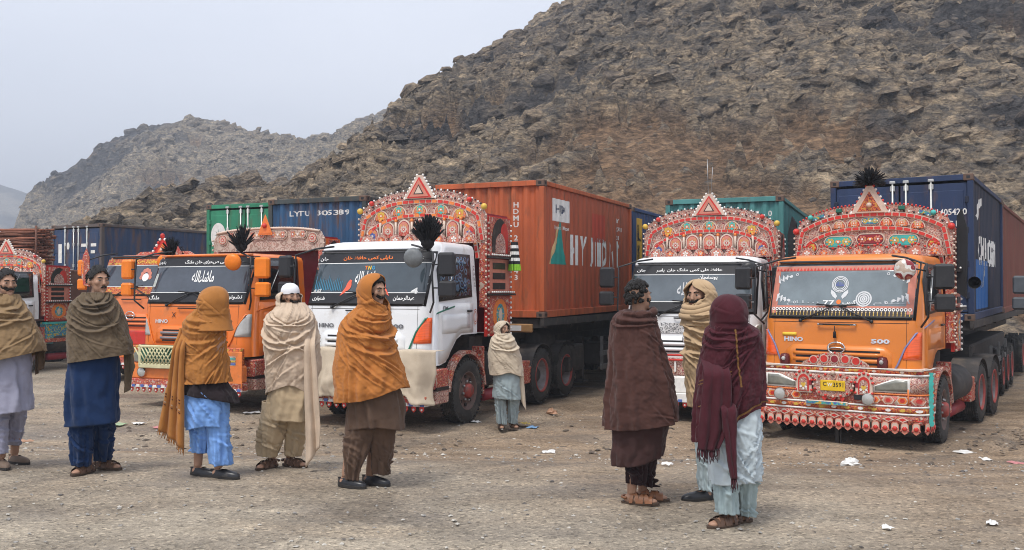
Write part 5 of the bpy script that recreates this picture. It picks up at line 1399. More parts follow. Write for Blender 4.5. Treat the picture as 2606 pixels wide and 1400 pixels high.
# cleaning duster of yarn tied to the box edge
du = MB(); R = random.Random(12)
for k in range(90):
    a = R.random() * 2 * pi; r0 = .03 + .02 * R.random(); r1 = .06 + .05 * R.random(); n_ = 9
    for j in range(n_):
        t0, t1 = j / n_, (j + 1) / n_; f0, f1 = r0 + (r1 - r0) * t0, r0 + (r1 - r0) * t1; z0_, z1_ = 2.98 - .50 * t0, 2.98 - .50 * t1
        du.tube([(1.38 + f0 * cos(a), 2.74 + f0 * sin(a), z0_), (1.38 + f1 * cos(a), 2.74 + f1 * sin(a), z1_)], .013, 4, 2 if j >= 7 else j % 2, False)
d_ = du.build('yarn_duster', [LET_K, LET_W, mat('yarn_lime', (.26, .55, .04), rough=.9)])
d_.matrix_world = T3.matrix_basis.copy(); d_['label'] = 'black and white yarn duster with lime green fringe hanging on the red crown box'; d_['category'] = 'duster'

T5, CB5 = truck('orange truck with round black pompom on its crown and yellow number plate', (4.83, 14.06, gz(6, 14.4) - .03), yawr(36), P_ORANGE, dict(
    crown='t5', crown_zc=3.74, crown_drop=.30, crown_z0=2.90, crown_y=1.86, crown_low=1.5, crown_hw=1.26, box_d=.45, ztop=2.86, glass=GL5, bands=False, ws_extra=ws_t5, bumper='t5', side_glass=GLASSD, steer=.05,
    stripe=mat('stripe_violet', (.20, .20, .36), rough=.35), round_mirror=mat_art('mirror_painted', [C_[WHITE], C_[PINK], C_[MAROON], C_[WHITE], C_[CREAM]], 7, .3), badge=CHROME,
    texts=[('77', -.15, 2.135, .085, LET_W, .17), (ar('گروپ'), .155, 2.14, .09, LET_W, .19)]))
plume(T5, (0, 1.84, 4.06), .30, .28, 8, 340, .35)
for s in (-1, 1):      # dark quilted flaps flanking the crown
    q = MB(); q.prism([(s * 1.28, 2.3), (s * 1.42, 2.2), (s * 1.44, 3.3), (s * 1.36, 3.62), (s * 1.29, 3.5)], 1.97, 2.03, 0); q.build('side_flap', PLUME, T5)
ys_ = MB(); patch(CB5.front, np.linspace(-.84, -.62, 6), K(1.635), K(1.685), .013, None, None, '', 2, True, False, 0, ys_); ys_.build('yellow_sticker', LET_Y, T5)
ts = MB(); ts.tube([CB5.front(-.02, 1.80, .06), CB5.front(-.02, 1.72, .05)], .006, 5); ts.lathe([(.012, .10), (.022, .08), (.026, 0), (0, 0)], 8, 0, 'z', Matrix.Translation(Vector(CB5.front(-.02, 1.62, .045)))); ts.build('tassel', PLUME, T5)
for s in (-1, 1):
    q = MB(); q.box(CB5.front(s * .24, 1.815, .045), (.09, .03, .03), 0, .008); q.build('chrome_clip', CHROME, T5)
hn = MB(); hn.lathe([(.09, -.10), (.10, -.12), (.05, 0), (.03, .12), (0, .13)], 14, 0, 'y', Matrix.Translation((1.50, 2.30, 2.45))); hn.tube([(1.24, 2.36, 2.45), (1.5, 2.36, 2.45)], .014, 6); hn.build('air_horn', BLACKP, T5)

T4, CB4 = truck('white truck with red crown, parked between the orange container and the orange truck', (3.02, 16.0, gz(3, 16) - .06), yawr(22), P_WHITE, dict(
    crown='t4', crown_zc=3.84, crown_z0=2.93, crown_y=1.86, crown_low=1.85, crown_hw=1.25, tri_h=.36, ztop=2.87, glass=GL4, bumper='plain', bump_cols=(WHITE, WHITE, A_CREAM), corner=LENS_DIM, badge=GREY_BADGE,
    stripe=PAL[WHITE], texts=[(ar('حافظ علی کمی ملنگ جان'), .02, 2.645, .07, LET_W, .95), (ar('باجن'), .86, 2.645, .065, LET_W, .19), (ar('جان'), -.92, 2.64, .06, LET_W, .16), (ar('یاسر'), -.58, 2.64, .07, LET_W, .15),
           (ar('یوسفجان'), .26, 2.51, .085, LET_W, .32), (MASHA, .05, 2.31, .24, mat('decal_silver', (.50, .51, .52), rough=.5), .62)]))
rb = MB()
for z in (1.12, 1.20): rb.tube([(-1.15, -.16, z), (1.15, -.16, z)], .018, 6, RED)
for k in range(9): rb.box((-.9 + .225 * k, -.14, 1.02), (.03, .03, .20), WHITE)
rb.build('guard_rail', MP, T4)
fl_ = MB()
for s in (-1, 1):
    for k in range(5): a = 2 * pi * k / 5; fl_.ball((s * .38 + .05 * cos(a), -.155, .92 + .05 * sin(a)), .03, 7, WHITE); fl_.ball((s * .38 + .09 * cos(a + .6), -.15, .92 + .12 * sin(a + .6)), .022, 7, RED)
fl_.build('flower_ornament', MP, T4)
lc = MB(); patch(CB4.front, np.linspace(-.70, .70, 11), K(1.56), K(1.74), .010, None, None, '', 2, False, False, 0, lc); lc.build('calligraphy_panel', mat_art('calligraphy_print', [(.06, .06, .07), (.7, .7, .7), (.12, .12, .13), (.72, .72, .72), (.7, .7, .7)], 16, .5), T4)
an = MB(); an.tube([(0, 1.75, 4.1), (-.02, 1.75, 4.75)], .006, 5); an.tube([(.05, 1.75, 4.1), (.08, 1.75, 4.6)], .005, 5); an.build('antenna', STEEL, T4)

T2, CB2 = truck('bright orange truck with green garland on its bumper and black plume beside its cream crown', (-5.55, 16.24, gz(-5.2, 16.6) - .03), yawr(23.3), P_ORANGE2, dict(
    crown='wide', crown_zc=3.36, crown_drop=.10, crown_z0=2.93, crown_y=2.1, crown_low=2.2, crown_hw=1.30, tri_h=.40, faded=True, box_d=.5, ztop=2.78, glass=GL2, bumper='plain', bump_cols=(ORANGE, A_RED, A_ORANGE), corner=LENS,
    mirror=mat('mirror_orange', (.80, .20, .01), rough=.4), stripe=P_ORANGE2, badge=mat('badge_silver', (.6, .6, .6), rough=.3), grille_mat=mat('grille_steel', (.30, .31, .33), rough=.3, metal=.6), visor=P_ORANGE2, ws_extra=ws_t2,
    texts=[(ar('وقتی صحرای خان ملنگ'), .12, 2.645, .085, LET_W, .98), (ar('باجن'), -.93, 2.64, .07, LET_W, .2), (MASHA, .12, 2.38, .22, LET_W, .48), (ar('ملنگ'), -.90, 2.01, .08, LET_W, .25), (ar('نشونواری'), .80, 2.015, .085, LET_W, .42)]))
T2.scale = (1, 1, .975)
plume(T2, (1.02, .10, 2.78), .50, .31, 5, 150, -.30)
text_on(lambda x, z: CB2.front(x, z, .013), 'X', -.38, 1.70, .09, LET_K, T2, 'painted_mark', bold=0)
# knotted garland over the bumper
gl = MB()
gl.box((-.52, -.17, .97), (.80, .05, .40), 1, .03)
for k in range(9):
    for sg in (-1, 1): gl.tube([(-.84 + .08 * k, -.205 - .004 * sg, .83), (-.84 + .08 * k + sg * .20, -.205 - .004 * sg, 1.12)], .012, 5, 0)
gl.box((-.52, -.20, .80), (.84, .03, .09), 0, .02); gl.box((-.52, -.20, 1.14), (.84, .03, .05), 0, .02)
for s in (-1, 1): gl.box((-.52 + s * .40, -.20, .97), (.06, .03, .40), 0, .015)
go = gl.build('garland', [mat('garland_straw', (.60, .56, .34), rough=.9, bump=.4, bscale=50), mat('garland_green', (.03, .10, .06), rough=.9)]); go.matrix_world = T2.matrix_basis.copy()
go['label'] = 'straw coloured net garland tied across the bright orange truck bumper'; go['category'] = 'garland'
sb = MB(); sb.box((1.02, -.14, .93), (.20, .03, .16), WHITE)
for i, c in enumerate((BLUE, GOLD, TEAL)): sb.box((1.02, -.159, .88 + .045 * i), (.20, .008, .025), c)
sb.build('striped_plate', MP, T2); sb = MB(); sb.box((1.08, -.145, .78), (.34, .02, .62), 0, .01); sb.build('orange_flap', PAL[ORANGE], T2)

T1, CB1 = truck('pale orange truck half hidden behind the young man in olive shawl', (-8.29, 20.5, gz(-8.3, 20.5) - .03), yawr(23), P_ORANGE3, dict(
    ztop=2.62 + .16, glass=GL2, bumper='plain', bump_cols=(ORANGE, A_RED, RED), mirror=mat('mirror_orange', (.80, .20, .01), rough=.4), badge=GREY_BADGE, band_mat=ART_ORANGE, stripe=PAL[CREAM], texts=[(ar('وقتی صحرا'), .1, 2.645, .07, LET_Y, .7)]))
c_ = MB(); plate(c_, [(-.30, 2.82), (.30, 2.82), (.10, 3.10), (0, 3.22), (-.10, 3.10)], 1.0, .05, RED); plate(c_, [(-.16, 2.86), (.16, 2.86), (0, 3.08)], .95, .02, ORANGE)
for s in (-1, 1):
    for k in range(7): c_.ball((s * (.32 - .05 * k), .94, 2.84 + .065 * k), .035, 7, WHITE if k % 2 else RED)
c_.ball((0, .94, 3.26), .05, 8, RED); c_.ball((0, .92, 2.93), .05, 8, CREAM)
c_.prism([(-.9, 2.80), (.9, 2.80), (.7, 2.90), (-.7, 2.90)], 1.0, 1.04, A_RED); c_.build('crown', MP, T1)
for s in (-1, 1):      # painted tin wings
    w_ = MB(); plate(w_, [(s * 1.20, 2.1), (s * 1.42, 2.15), (s * 1.46, 2.5), (s * 1.40, 2.8), (s * 1.30, 2.95), (s * 1.22, 2.75)], .02, .02, A_RED); w_.build('painted_wing', MP, T1)
dg_ = MB(); plate(dg_, ell(0, 0, .1, .13, 10), 0, .001, RED)
for (r, zc_, m_) in ((.15, 2.30, A_ORANGE), (.09, 2.30, WHITE)): pass
dm = MB(); F1 = lambda x, z: CB1.front(x, z, .021)
for k in range(7): a = pi * k / 6; disc_on(dm, F1, .25 + .12 * cos(a), 2.30 + .16 * sin(a), .05, 0, 8)
dm.build('flower_decal', PAL[PINK], T1); dm = MB(); disc_on(dm, lambda x, z: CB1.front(x, z, .023), .25, 2.30, .09, 0, 10); dm.build('flower_decal', LET_W, T1)
plume(T1, (1.05, .10, 2.72), .44, .26, 6, 260, .0)
tl = MB(); tl.lathe([(.02, .42), (.07, .36), (.10, .02), (0, 0)], 10, 0, 'z', Matrix.Translation((1.32, -.02, 1.62))); tl.build('black_tassel', PLUME, T1)

T0, CB0 = truck('small white cabbed truck with painted box sides below the firewood load', (-12.6, 21.26, gz(-12, 22)), yawr(15), P_WHITE, dict(
    crown='t3', crown_zc=3.36, crown_z0=2.62, crown_y=1.84, crown_low=1.5, crown_drop=.36, crown_hw=1.24, tri_h=.36, ztop=2.62, glass=GL3, bumper='plain', bump_cols=(A_RED, A_RED, RED), axles=1))
T0.scale = (.86, .86, .86)
tp = MB(); tp.box((1.13, 2.40, 1.02), (.22, .95, .60), A_TEAL, .01); tp.box((1.20, 2.40, 1.30), (.16, 1.0, .05), TEAL); tp.box((1.20, 2.40, .82), (.18, 1.0, .10), A_RED); tp.build('skirt_panel', MP, T0)
T6, CB6 = truck('truck out of which only two stacked slate grey mirrors show beside the rust red container', (11.25, 17.8, gz(11, 18)), yawr(36), P_WHITE, dict(bumper='plain', mirror=mat('mirror_slate', (.10, .11, .12), rough=.5, var=.2), axles=1))

# ------------------------------------------------------------------ containers and trailers
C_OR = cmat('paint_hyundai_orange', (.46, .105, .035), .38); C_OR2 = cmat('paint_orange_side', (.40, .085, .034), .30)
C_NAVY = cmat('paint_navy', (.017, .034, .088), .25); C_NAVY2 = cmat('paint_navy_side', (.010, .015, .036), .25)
C_BLUE = cmat('paint_blue', (.028, .088, .185), .48); C_TEAL = cmat('paint_teal', (.070, .235, .225), .22); C_GREEN = cmat('paint_green', (.028, .215, .115), .25)
C_BLUE2 = cmat('paint_royal', (.022, .055, .15), .3); C_RED = cmat('paint_oxide', (.17, .045, .03), .4); C_BLUE3 = cmat('paint_blue_worn', (.022, .045, .105), .45)
LW = mat('letter_white_worn', (.72, .70, .66), rough=.6, var=.15, scale=9, dirt=(.42, .16, .08), dirt_amt=.12, dirt_scale=14)
PT = radians(.4)
def behind(corner, yaw_deg, d, dz=0.0): t = radians(yaw_deg); return (corner[0] + d * sin(t), corner[1] + d * cos(t), corner[2] + dz)
# orange container on the white truck
cA = (.60, 17.6, 1.13)
def rect(a, b, w, h): return [(a, b), (a + w, b), (a + w, b + h), (a, b + h)]
# peeled capitals: H Y (U broken) N D A I built from surviving pieces
hx = 1.66; hz_ = 1.02; hh = .62
let = [rect(hx, hz_, .13, hh), rect(hx + .31, hz_, .13, hh), rect(hx + .13, hz_ + .24, .10, .12)]
let += [[(hx + .62, hz_ + hh), (hx + .74, hz_ + hh), (hx + .82, hz_ + .36), (hx + .80, hz_), (hx + .70, hz_), (hx + .70, hz_ + .30)], [(hx + .93, hz_ + hh), (hx + 1.02, hz_ + hh), (hx + .86, hz_ + .34), (hx + .82, hz_ + .40)]]
let += [[(hx + 1.22, hz_), (hx + 1.40, hz_ - .02), (hx + 1.48, hz_ + .1), (hx + 1.48, hz_ + hh), (hx + 1.36, hz_ + hh), (hx + 1.36, hz_ + .16)]]
let += [rect(hx + 1.58, hz_, .12, hh), rect(hx + 1.76, hz_, .10, hh), rect(hx + 1.92, hz_, .12, hh)]
let += [rect(hx + 2.10, hz_, .11, hh), [(hx + 2.23, hz_ + hh), (hx + 2.36, hz_ + hh - .04), (hx + 2.46, hz_ + .45), (hx + 2.46, hz_ + .2), (hx + 2.34, hz_ + .05), (hx + 2.23, hz_), (hx + 2.23, hz_ + .1), (hx + 2.35, hz_ + .22), (hx + 2.35, hz_ + .40), (hx + 2.23, hz_ + .5)]]
let += [[(hx + 2.62, hz_), (hx + 2.72, hz_), (hx + 2.82, hz_ + .5), (hx + 2.76, hz_ + .58)], [(hx + 2.86, hz_ + .35), (hx + 2.92, hz_ + .38), (hx + 3.02, hz_), (hx + 2.92, hz_)], rect(hx + 3.28, hz_, .12, hh)]
sail = [[(.45, hz_), (1.42, hz_), (1.22, hz_ + .25), (1.12, hz_ + .82), (.98, hz_ + .84), (.86, hz_ + .4)]]
sail2 = [[(.38, hz_), (.46, hz_), (.86, hz_ + .42), (.94, hz_ + .80)]]
TEALP = mat('letter_teal', (.02, .26, .22), rough=.6, var=.15); CREAMP = mat('letter_cream', (.62, .42, .20), rough=.6, var=.2)
HY = container('orange container with peeling white letters and green sail mark, on the white truck', cA, yawr(22.8), C_OR, C_OR2, pitch=PT,
    texts_side=[*[dict(s='', cs=0, cz=0, h=1, m=LW, polys=let[a_:b_]) for a_, b_ in ((0, 3), (3, 5), (5, 6), (6, 9), (9, 11), (11, 13), (13, 14))], dict(s='', cs=0, cz=0, h=1, m=TEALP, polys=sail), dict(s='', cs=0, cz=0, h=1, m=CREAMP, polys=sail2),
                dict(s='', cs=0, cz=0, h=1, m=LW, polys=[rect(.62, 1.86, .95, .44)], name='white_patch'), dict(s='HJM', cs=1.09, cz=2.08, h=.22, m=mat('logo_navy', (.03, .05, .14), rough=.5), w=.55, bold=.03),
                dict(s='Hyundai Motor', cs=1.12, cz=1.73, h=.10, m=LW, w=.85), dict(s='', cs=0, cz=0, h=1, m=cmat('paint_patch_red', (.44, .055, .025), .1), polys=[rect(3.10, 1.55, .90, .62)], name='repaint_patch'),
                dict(s='HY', cs=5.0, cz=2.12, h=.10, m=LW, w=.22), dict(s='2781', cs=5.12, cz=1.92, h=.10, m=LW, w=.46), dict(s='21', cs=4.98, cz=1.72, h=.10, m=LW, w=.22), dict(s='3', cs=5.08, cz=1.52, h=.09, m=LW)],
    texts_end=[dict(s='HDMU 2520243', cx=-.585, cz=1.45, h=.10, m=LW, vertical=True)])
container('blue container with yellow lettered strip behind the orange container', behind(cA, 22.8, 6.2), yawr(22.8), C_BLUE2, pitch=PT,
    texts_side=[dict(s='', cs=0, cz=0, h=1, m=mat('strip_yellow', (.66, .36, .04), rough=.6, var=.15), polys=[rect(.5, .4, .55, 1.95)], name='yellow_strip'), dict(s='LRA', cs=.78, cz=1.45, h=.42, m=C_NAVY2, vertical=True, w=.34)])
trailer('dark trailer under the orange container', (cA[0], cA[1], gz(2, 20) - .04), yawr(22.8), zdeck=cA[2] - gz(2, 20) + .02, axle_y=(7.6, 8.9, 10.2))
bv = MB(); bv.box((-.55, .02, 1.50), (.62, .10, .16), 0, .02); bv.box((-.62, -.035, 1.50), (.34, .01, .10), 1, 0); bv.box((-1.2, .02, 1.56), (.40, .10, .07), 2); bv.box((-1.2, .018, 1.49), (.40, .10, .06), 3); bv.box((-1.2, .02, 1.43), (.40, .10, .06), 1)
bo = bv.build('painted_headboard', [mat('board_tan', (.36, .20, .08), rough=.7, var=.3, dirt=(.1, .07, .05), dirt_amt=.4), LET_W, mat('board_teal', (.05, .25, .3), rough=.6), LET_Y]); bo.location = (cA[0], cA[1], gz(2, 20)); bo.rotation_euler = (0, 0, yawr(22.8))
bo['label'] = 'painted board with white patch under the front of the orange container'; bo['category'] = 'board'
# navy container on the right orange truck
cB = (8.10, 16.53, 1.11)
swoosh = [[(.9, 1.9), (1.3, 2.22), (1.9, 2.30), (1.9, 2.16), (1.4, 2.06), (1.15, 1.8)], [(1.5, .55), (2.1, .60), (2.5, .95), (2.35, 1.0), (2.0, .72), (1.5, .66)]]
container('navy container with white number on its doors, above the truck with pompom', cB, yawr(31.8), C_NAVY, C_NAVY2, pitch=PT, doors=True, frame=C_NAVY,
    texts_end=[dict(s='CMAU', cx=-.86, cz=1.93, h=.115, m=LW, w=.36), dict(s='140542', cx=-.40, cz=1.93, h=.115, m=LW, w=.38), dict(s='0', cx=-.14, cz=1.93, h=.115, m=LW), dict(s='22G1', cx=-.44, cz=1.72, h=.105, m=LW, w=.36), dict(s='CMA CGM', cx=-2.12, cz=1.86, h=.10, m=LW, w=.52, bold=.05),
               dict(s='', cx=0, cz=0, h=1, m=LW, polys=[[(-2.22, 1.95), (-2.12, 2.02), (-1.98, 2.03), (-2.10, 1.995)]])],
    texts_side=[dict(s='CMA CGM', cs=2.95, cz=1.28, h=.56, m=LW, w=3.5, bold=.05), dict(s='', cs=0, cz=0, h=1, m=LW, polys=swoosh[:1], name='swoosh'), dict(s='', cs=0, cz=0, h=1, m=LW, polys=swoosh[1:], name='swoosh'), dict(s='', cs=0, cz=0, h=1, m=mat('repaint_blue', (.02, .11, .33), rough=.5, var=.1), polys=[rect(.8, .18, 2.1, .92)], name='repaint_patch')])
container('rust red container behind the navy container', behind(cB, 31.8, 6.2), yawr(31.8), C_RED, pitch=PT, L=12.19, texts_side=[dict(s='', cs=0, cz=0, h=1, m=LW, polys=[rect(.75, 1.75, .16, .52)])])
trailer('dark trailer under the navy container', (cB[0], cB[1], gz(9, 20) - .02), yawr(31.8), zdeck=cB[2] - gz(9, 20) + .02, axle_y=(6.2, 7.5, 8.8, 13.0, 14.3, 15.6), L=18.2)
ub = MB(); ub.box((-.55, 5.2, .95), (.7, 7.5, .75), 0, .04); ub.box((-1.9, 6.0, .95), (.7, 9.0, .75), 0, .04); ub = ub.build('underside_filler', FRAMEM); ub.location = (cB[0], cB[1], gz(9, 20)); ub.rotation_euler = (0, 0, yawr(31.8)); ub['label'] = 'added dark filler row under the navy container'; ub['category'] = 'filler'  # long dark blocks added to deepen the shade below the container
# teal container
cC = (5.54, 19.2, .99)
container('teal container behind the crown of the second white truck', cC, yawr(22), C_TEAL, pitch=PT, texts_end=[dict(s='118237', cx=-.92, cz=2.24, h=.12, m=LW, w=.86), dict(s='0', cx=-.28, cz=2.24, h=.12, m=LW)])
trailer('dark trailer under the teal container', (cC[0], cC[1], gz(6, 20) - .02), yawr(22), zdeck=cC[2] - gz(6, 20) + .02)
# blue container on the bright orange truck
cD = (-2.98, 19.26, 1.00)
container('worn blue container with white number, behind the bright orange truck cab', cD, yawr(23), C_BLUE, pitch=PT, frame=cmat('paint_dark_frame', (.05, .06, .06), .4), texts_end=[dict(s='LYTU', cx=-1.66, cz=2.27, h=.11, m=LW, w=.50), dict(s='305389', cx=-.83, cz=2.27, h=.11, m=LW, w=.80)])
trailer('dark trailer under the worn blue container', (cD[0], cD[1], gz(-3, 20) - .02), yawr(23), zdeck=cD[2] - gz(-3, 20) + .02)
# green container on the pale orange truck
cE = (-5.68, 23.5, 1.27)
star = [(-2.06 + (.13 if k % 2 == 0 else .035) * sin(2 * pi * k / 16), 1.80 + (.17 if k % 2 == 0 else .04) * cos(2 * pi * k / 16)) for k in range(16)]
container('green container with white star disc on its door', cE, yawr(23), C_GREEN, doors=True, pitch=PT, texts_end=[dict(s='', cx=0, cz=0, h=1, m=LW, polys=[ell(-2.06, 1.78, .24, .34, 24)], name='white_disc'), dict(s='', cx=0, cz=0, h=1, m=C_GREEN, polys=[star])])
trailer('dark trailer under the green container', (cE[0], cE[1], gz(-6, 24) - .02), yawr(23), zdeck=cE[2] - gz(-6, 24) + .02)
# long blue container at left
cF = (-13.07, 30.0, 1.20)
container('weathered dark blue container with doors facing, behind the pale orange truck', cF, yawr(28), C_BLUE3, doors=True, L=12.19, frame=cmat('paint_rusty_frame', (.10, .08, .075), .5),
    texts_end=[dict(s='', cx=0, cz=0, h=1, m=LW, polys=[p_], name='white_label') for p_ in (rect(-2.10, 1.35, .17, .62), ell(-1.62, 1.90, .07, .12, 12), rect(-.98, 1.86, .25, .10), rect(-.52, 1.86, .26, .10), rect(-.52, 1.64, .20, .10), rect(-.96, .55, .26, .6), rect(-.50, .55, .3, .6))],
    texts_side=[dict(s='WM', cs=3.2, cz=1.1, h=.42, m=LW, w=2.0, bold=-.01)])
trailer('dark trailer under the weathered dark blue container', (cF[0], cF[1], gz(-12, 32) - .02), yawr(28), zdeck=cF[2] - gz(-12, 32) + .02)

# firewood load on the far left truck
fw_ = thing('firewood_stack', 'brown firewood sticks stacked high behind the small white cabbed truck', 'firewood', (-13.3, 25.6, gz(-13, 25)), (0, 0, yawr(15)))
SW = [mat('wood_bark', (.16, .065, .04), rough=.9, var=.3, bump=.4), mat('wood_red', (.26, .10, .06), rough=.9, var=.3, bump=.4)]
def stick(i):
    mb = MB(); R = random.Random(i); pts = [(-.74 + .37 * k + R.uniform(-.02, .02), R.uniform(-.03, .03), R.uniform(-.025, .025)) for k in range(5)]
    mb.tube(pts, [.034, .042, .04, .042, .03], 6); return mb.mesh('stick', SW[i % 2])
SM = [stick(i) for i in range(6)]; R = random.Random(4)
for j in range(15):
    for i in range(5): link(SM[R.randrange(6)], 'stick', fw_, (R.uniform(-.06, .06), -.32 + .16 * i, 2.50 + .072 * j + R.uniform(-.015, .015)), (R.uniform(-.08, .08), R.uniform(-.04, .04), R.uniform(-.1, .1)))
bx_ = MB(); bx_.box((0, .5, 1.55), (1.9, 2.6, 1.8), 0, .02)
for x in (-.80, .80): bx_.tube([(x, -.4, 2.4), (x, -.4, 3.60)], .03, 6, 0)
bx_.build('stake_bed', mat('bed_brown', (.14, .06, .04), rough=.8, var=.3), fw_)

# beige cloth thrown over the white truck's bumper
def crease_(x): return 1 - np.abs(np.sin(x)) ** .6
def bumper_cloth():
    nu, nv = 90, 34; us = np.linspace(-1.30, 1.34, nu)
    U, V = np.meshgrid(us, np.linspace(0, 1, nv))
    hem = .56 + .12 * np.sin(U * 3.1 + .5) + .05 * np.sin(U * 9) + .14 * fbm(U * 3, U * 0, 3, 8)
    top = .26; tot = top + (1.235 - hem)
    s = V * tot
    y = np.where(s < top, .06 - s, -.20 - .02 * np.sin((s - top) * 3)); z = np.where(s < top, 1.235 + .012 * np.sin(U * 8), 1.235 - (s - top))
    drop = np.clip((s - top) / .5, 0, 1)
    fold = .05 * crease_(U * 5.5 + 1.9 * np.sin(U * 2.3)) + .035 * crease_(U * 11 + 2 * np.sin(U * 3) + V) + .07 * fbm(U * 2.2, V * 1.6, 4, 5)
    y = y - drop * np.abs(fold) * 1.6 - .02
    x = U + .03 * np.sin(z * 9 + U * 4) * drop; k = np.clip((np.abs(U) - 1.18) / .14, 0, 1); y = y + k * .22
    co = np.stack([x, y, z], -1).reshape(-1, 3); i = np.arange(nu * nv).reshape(nv, nu)
    q = np.stack([i[:-1, :-1], i[:-1, 1:], i[1:, 1:], i[1:, :-1]], -1).reshape(-1, 4)
    me = bpy.data.meshes.new('dust_cloth'); me.from_pydata(co.tolist(), [], q.tolist()); me.polygons.foreach_set('use_smooth', np.ones(len(q), bool))
    me.materials.append(mat('cloth_beige', (.52, .43, .32), rough=.95, var=.12, scale=4, bump=.25, bscale=90, sheen=.2)); o = link(me, 'dust_cloth')
    o.matrix_world = T3.matrix_basis.copy(); o['label'] = 'beige cloth draped over the bumper of the white truck'; o['category'] = 'cloth'
    m = o.modifiers.new('t', 'SOLIDIFY'); m.thickness = .006
bumper_cloth()
# ------------------------------------------------------------------ people
def ground_at(px, py):
    """ground point seen at a photo position (used to measure where the feet stand)"""
    Y = 8.0
    dx = (px - 1303) / 2400.0; dz = (740 - py) / 2400.0
    for _ in range(60):
        z = gz(dx * Y, Y); Y = .5 * Y + .5 * (z - CAM_Z) / dz
    return dx * Y, Y, gz(dx * Y, Y)
SKIN = mat('skin', (.36, .205, .135), rough=.55, var=.10, scale=18, spec=.35)
HAIRM = mat('hair_black', (.012, .010, .009), rough=.55, var=.5, scale=60, bump=.8, bscale=120)
EYEW = mat('eye_white', (.36, .33, .30), rough=.3); EYED = mat('eye_dark', (.012, .008, .006), rough=.25); LIPM = mat('lip', (.27, .12, .09), rough=.5)
def wool(name, col, var=.13, s=7.0, bump=.14, bscale=220): return mat('cloth_' + name, col, rough=.95, var=var, scale=s, bump=bump, bscale=bscale, spec=.12, sheen=.12)

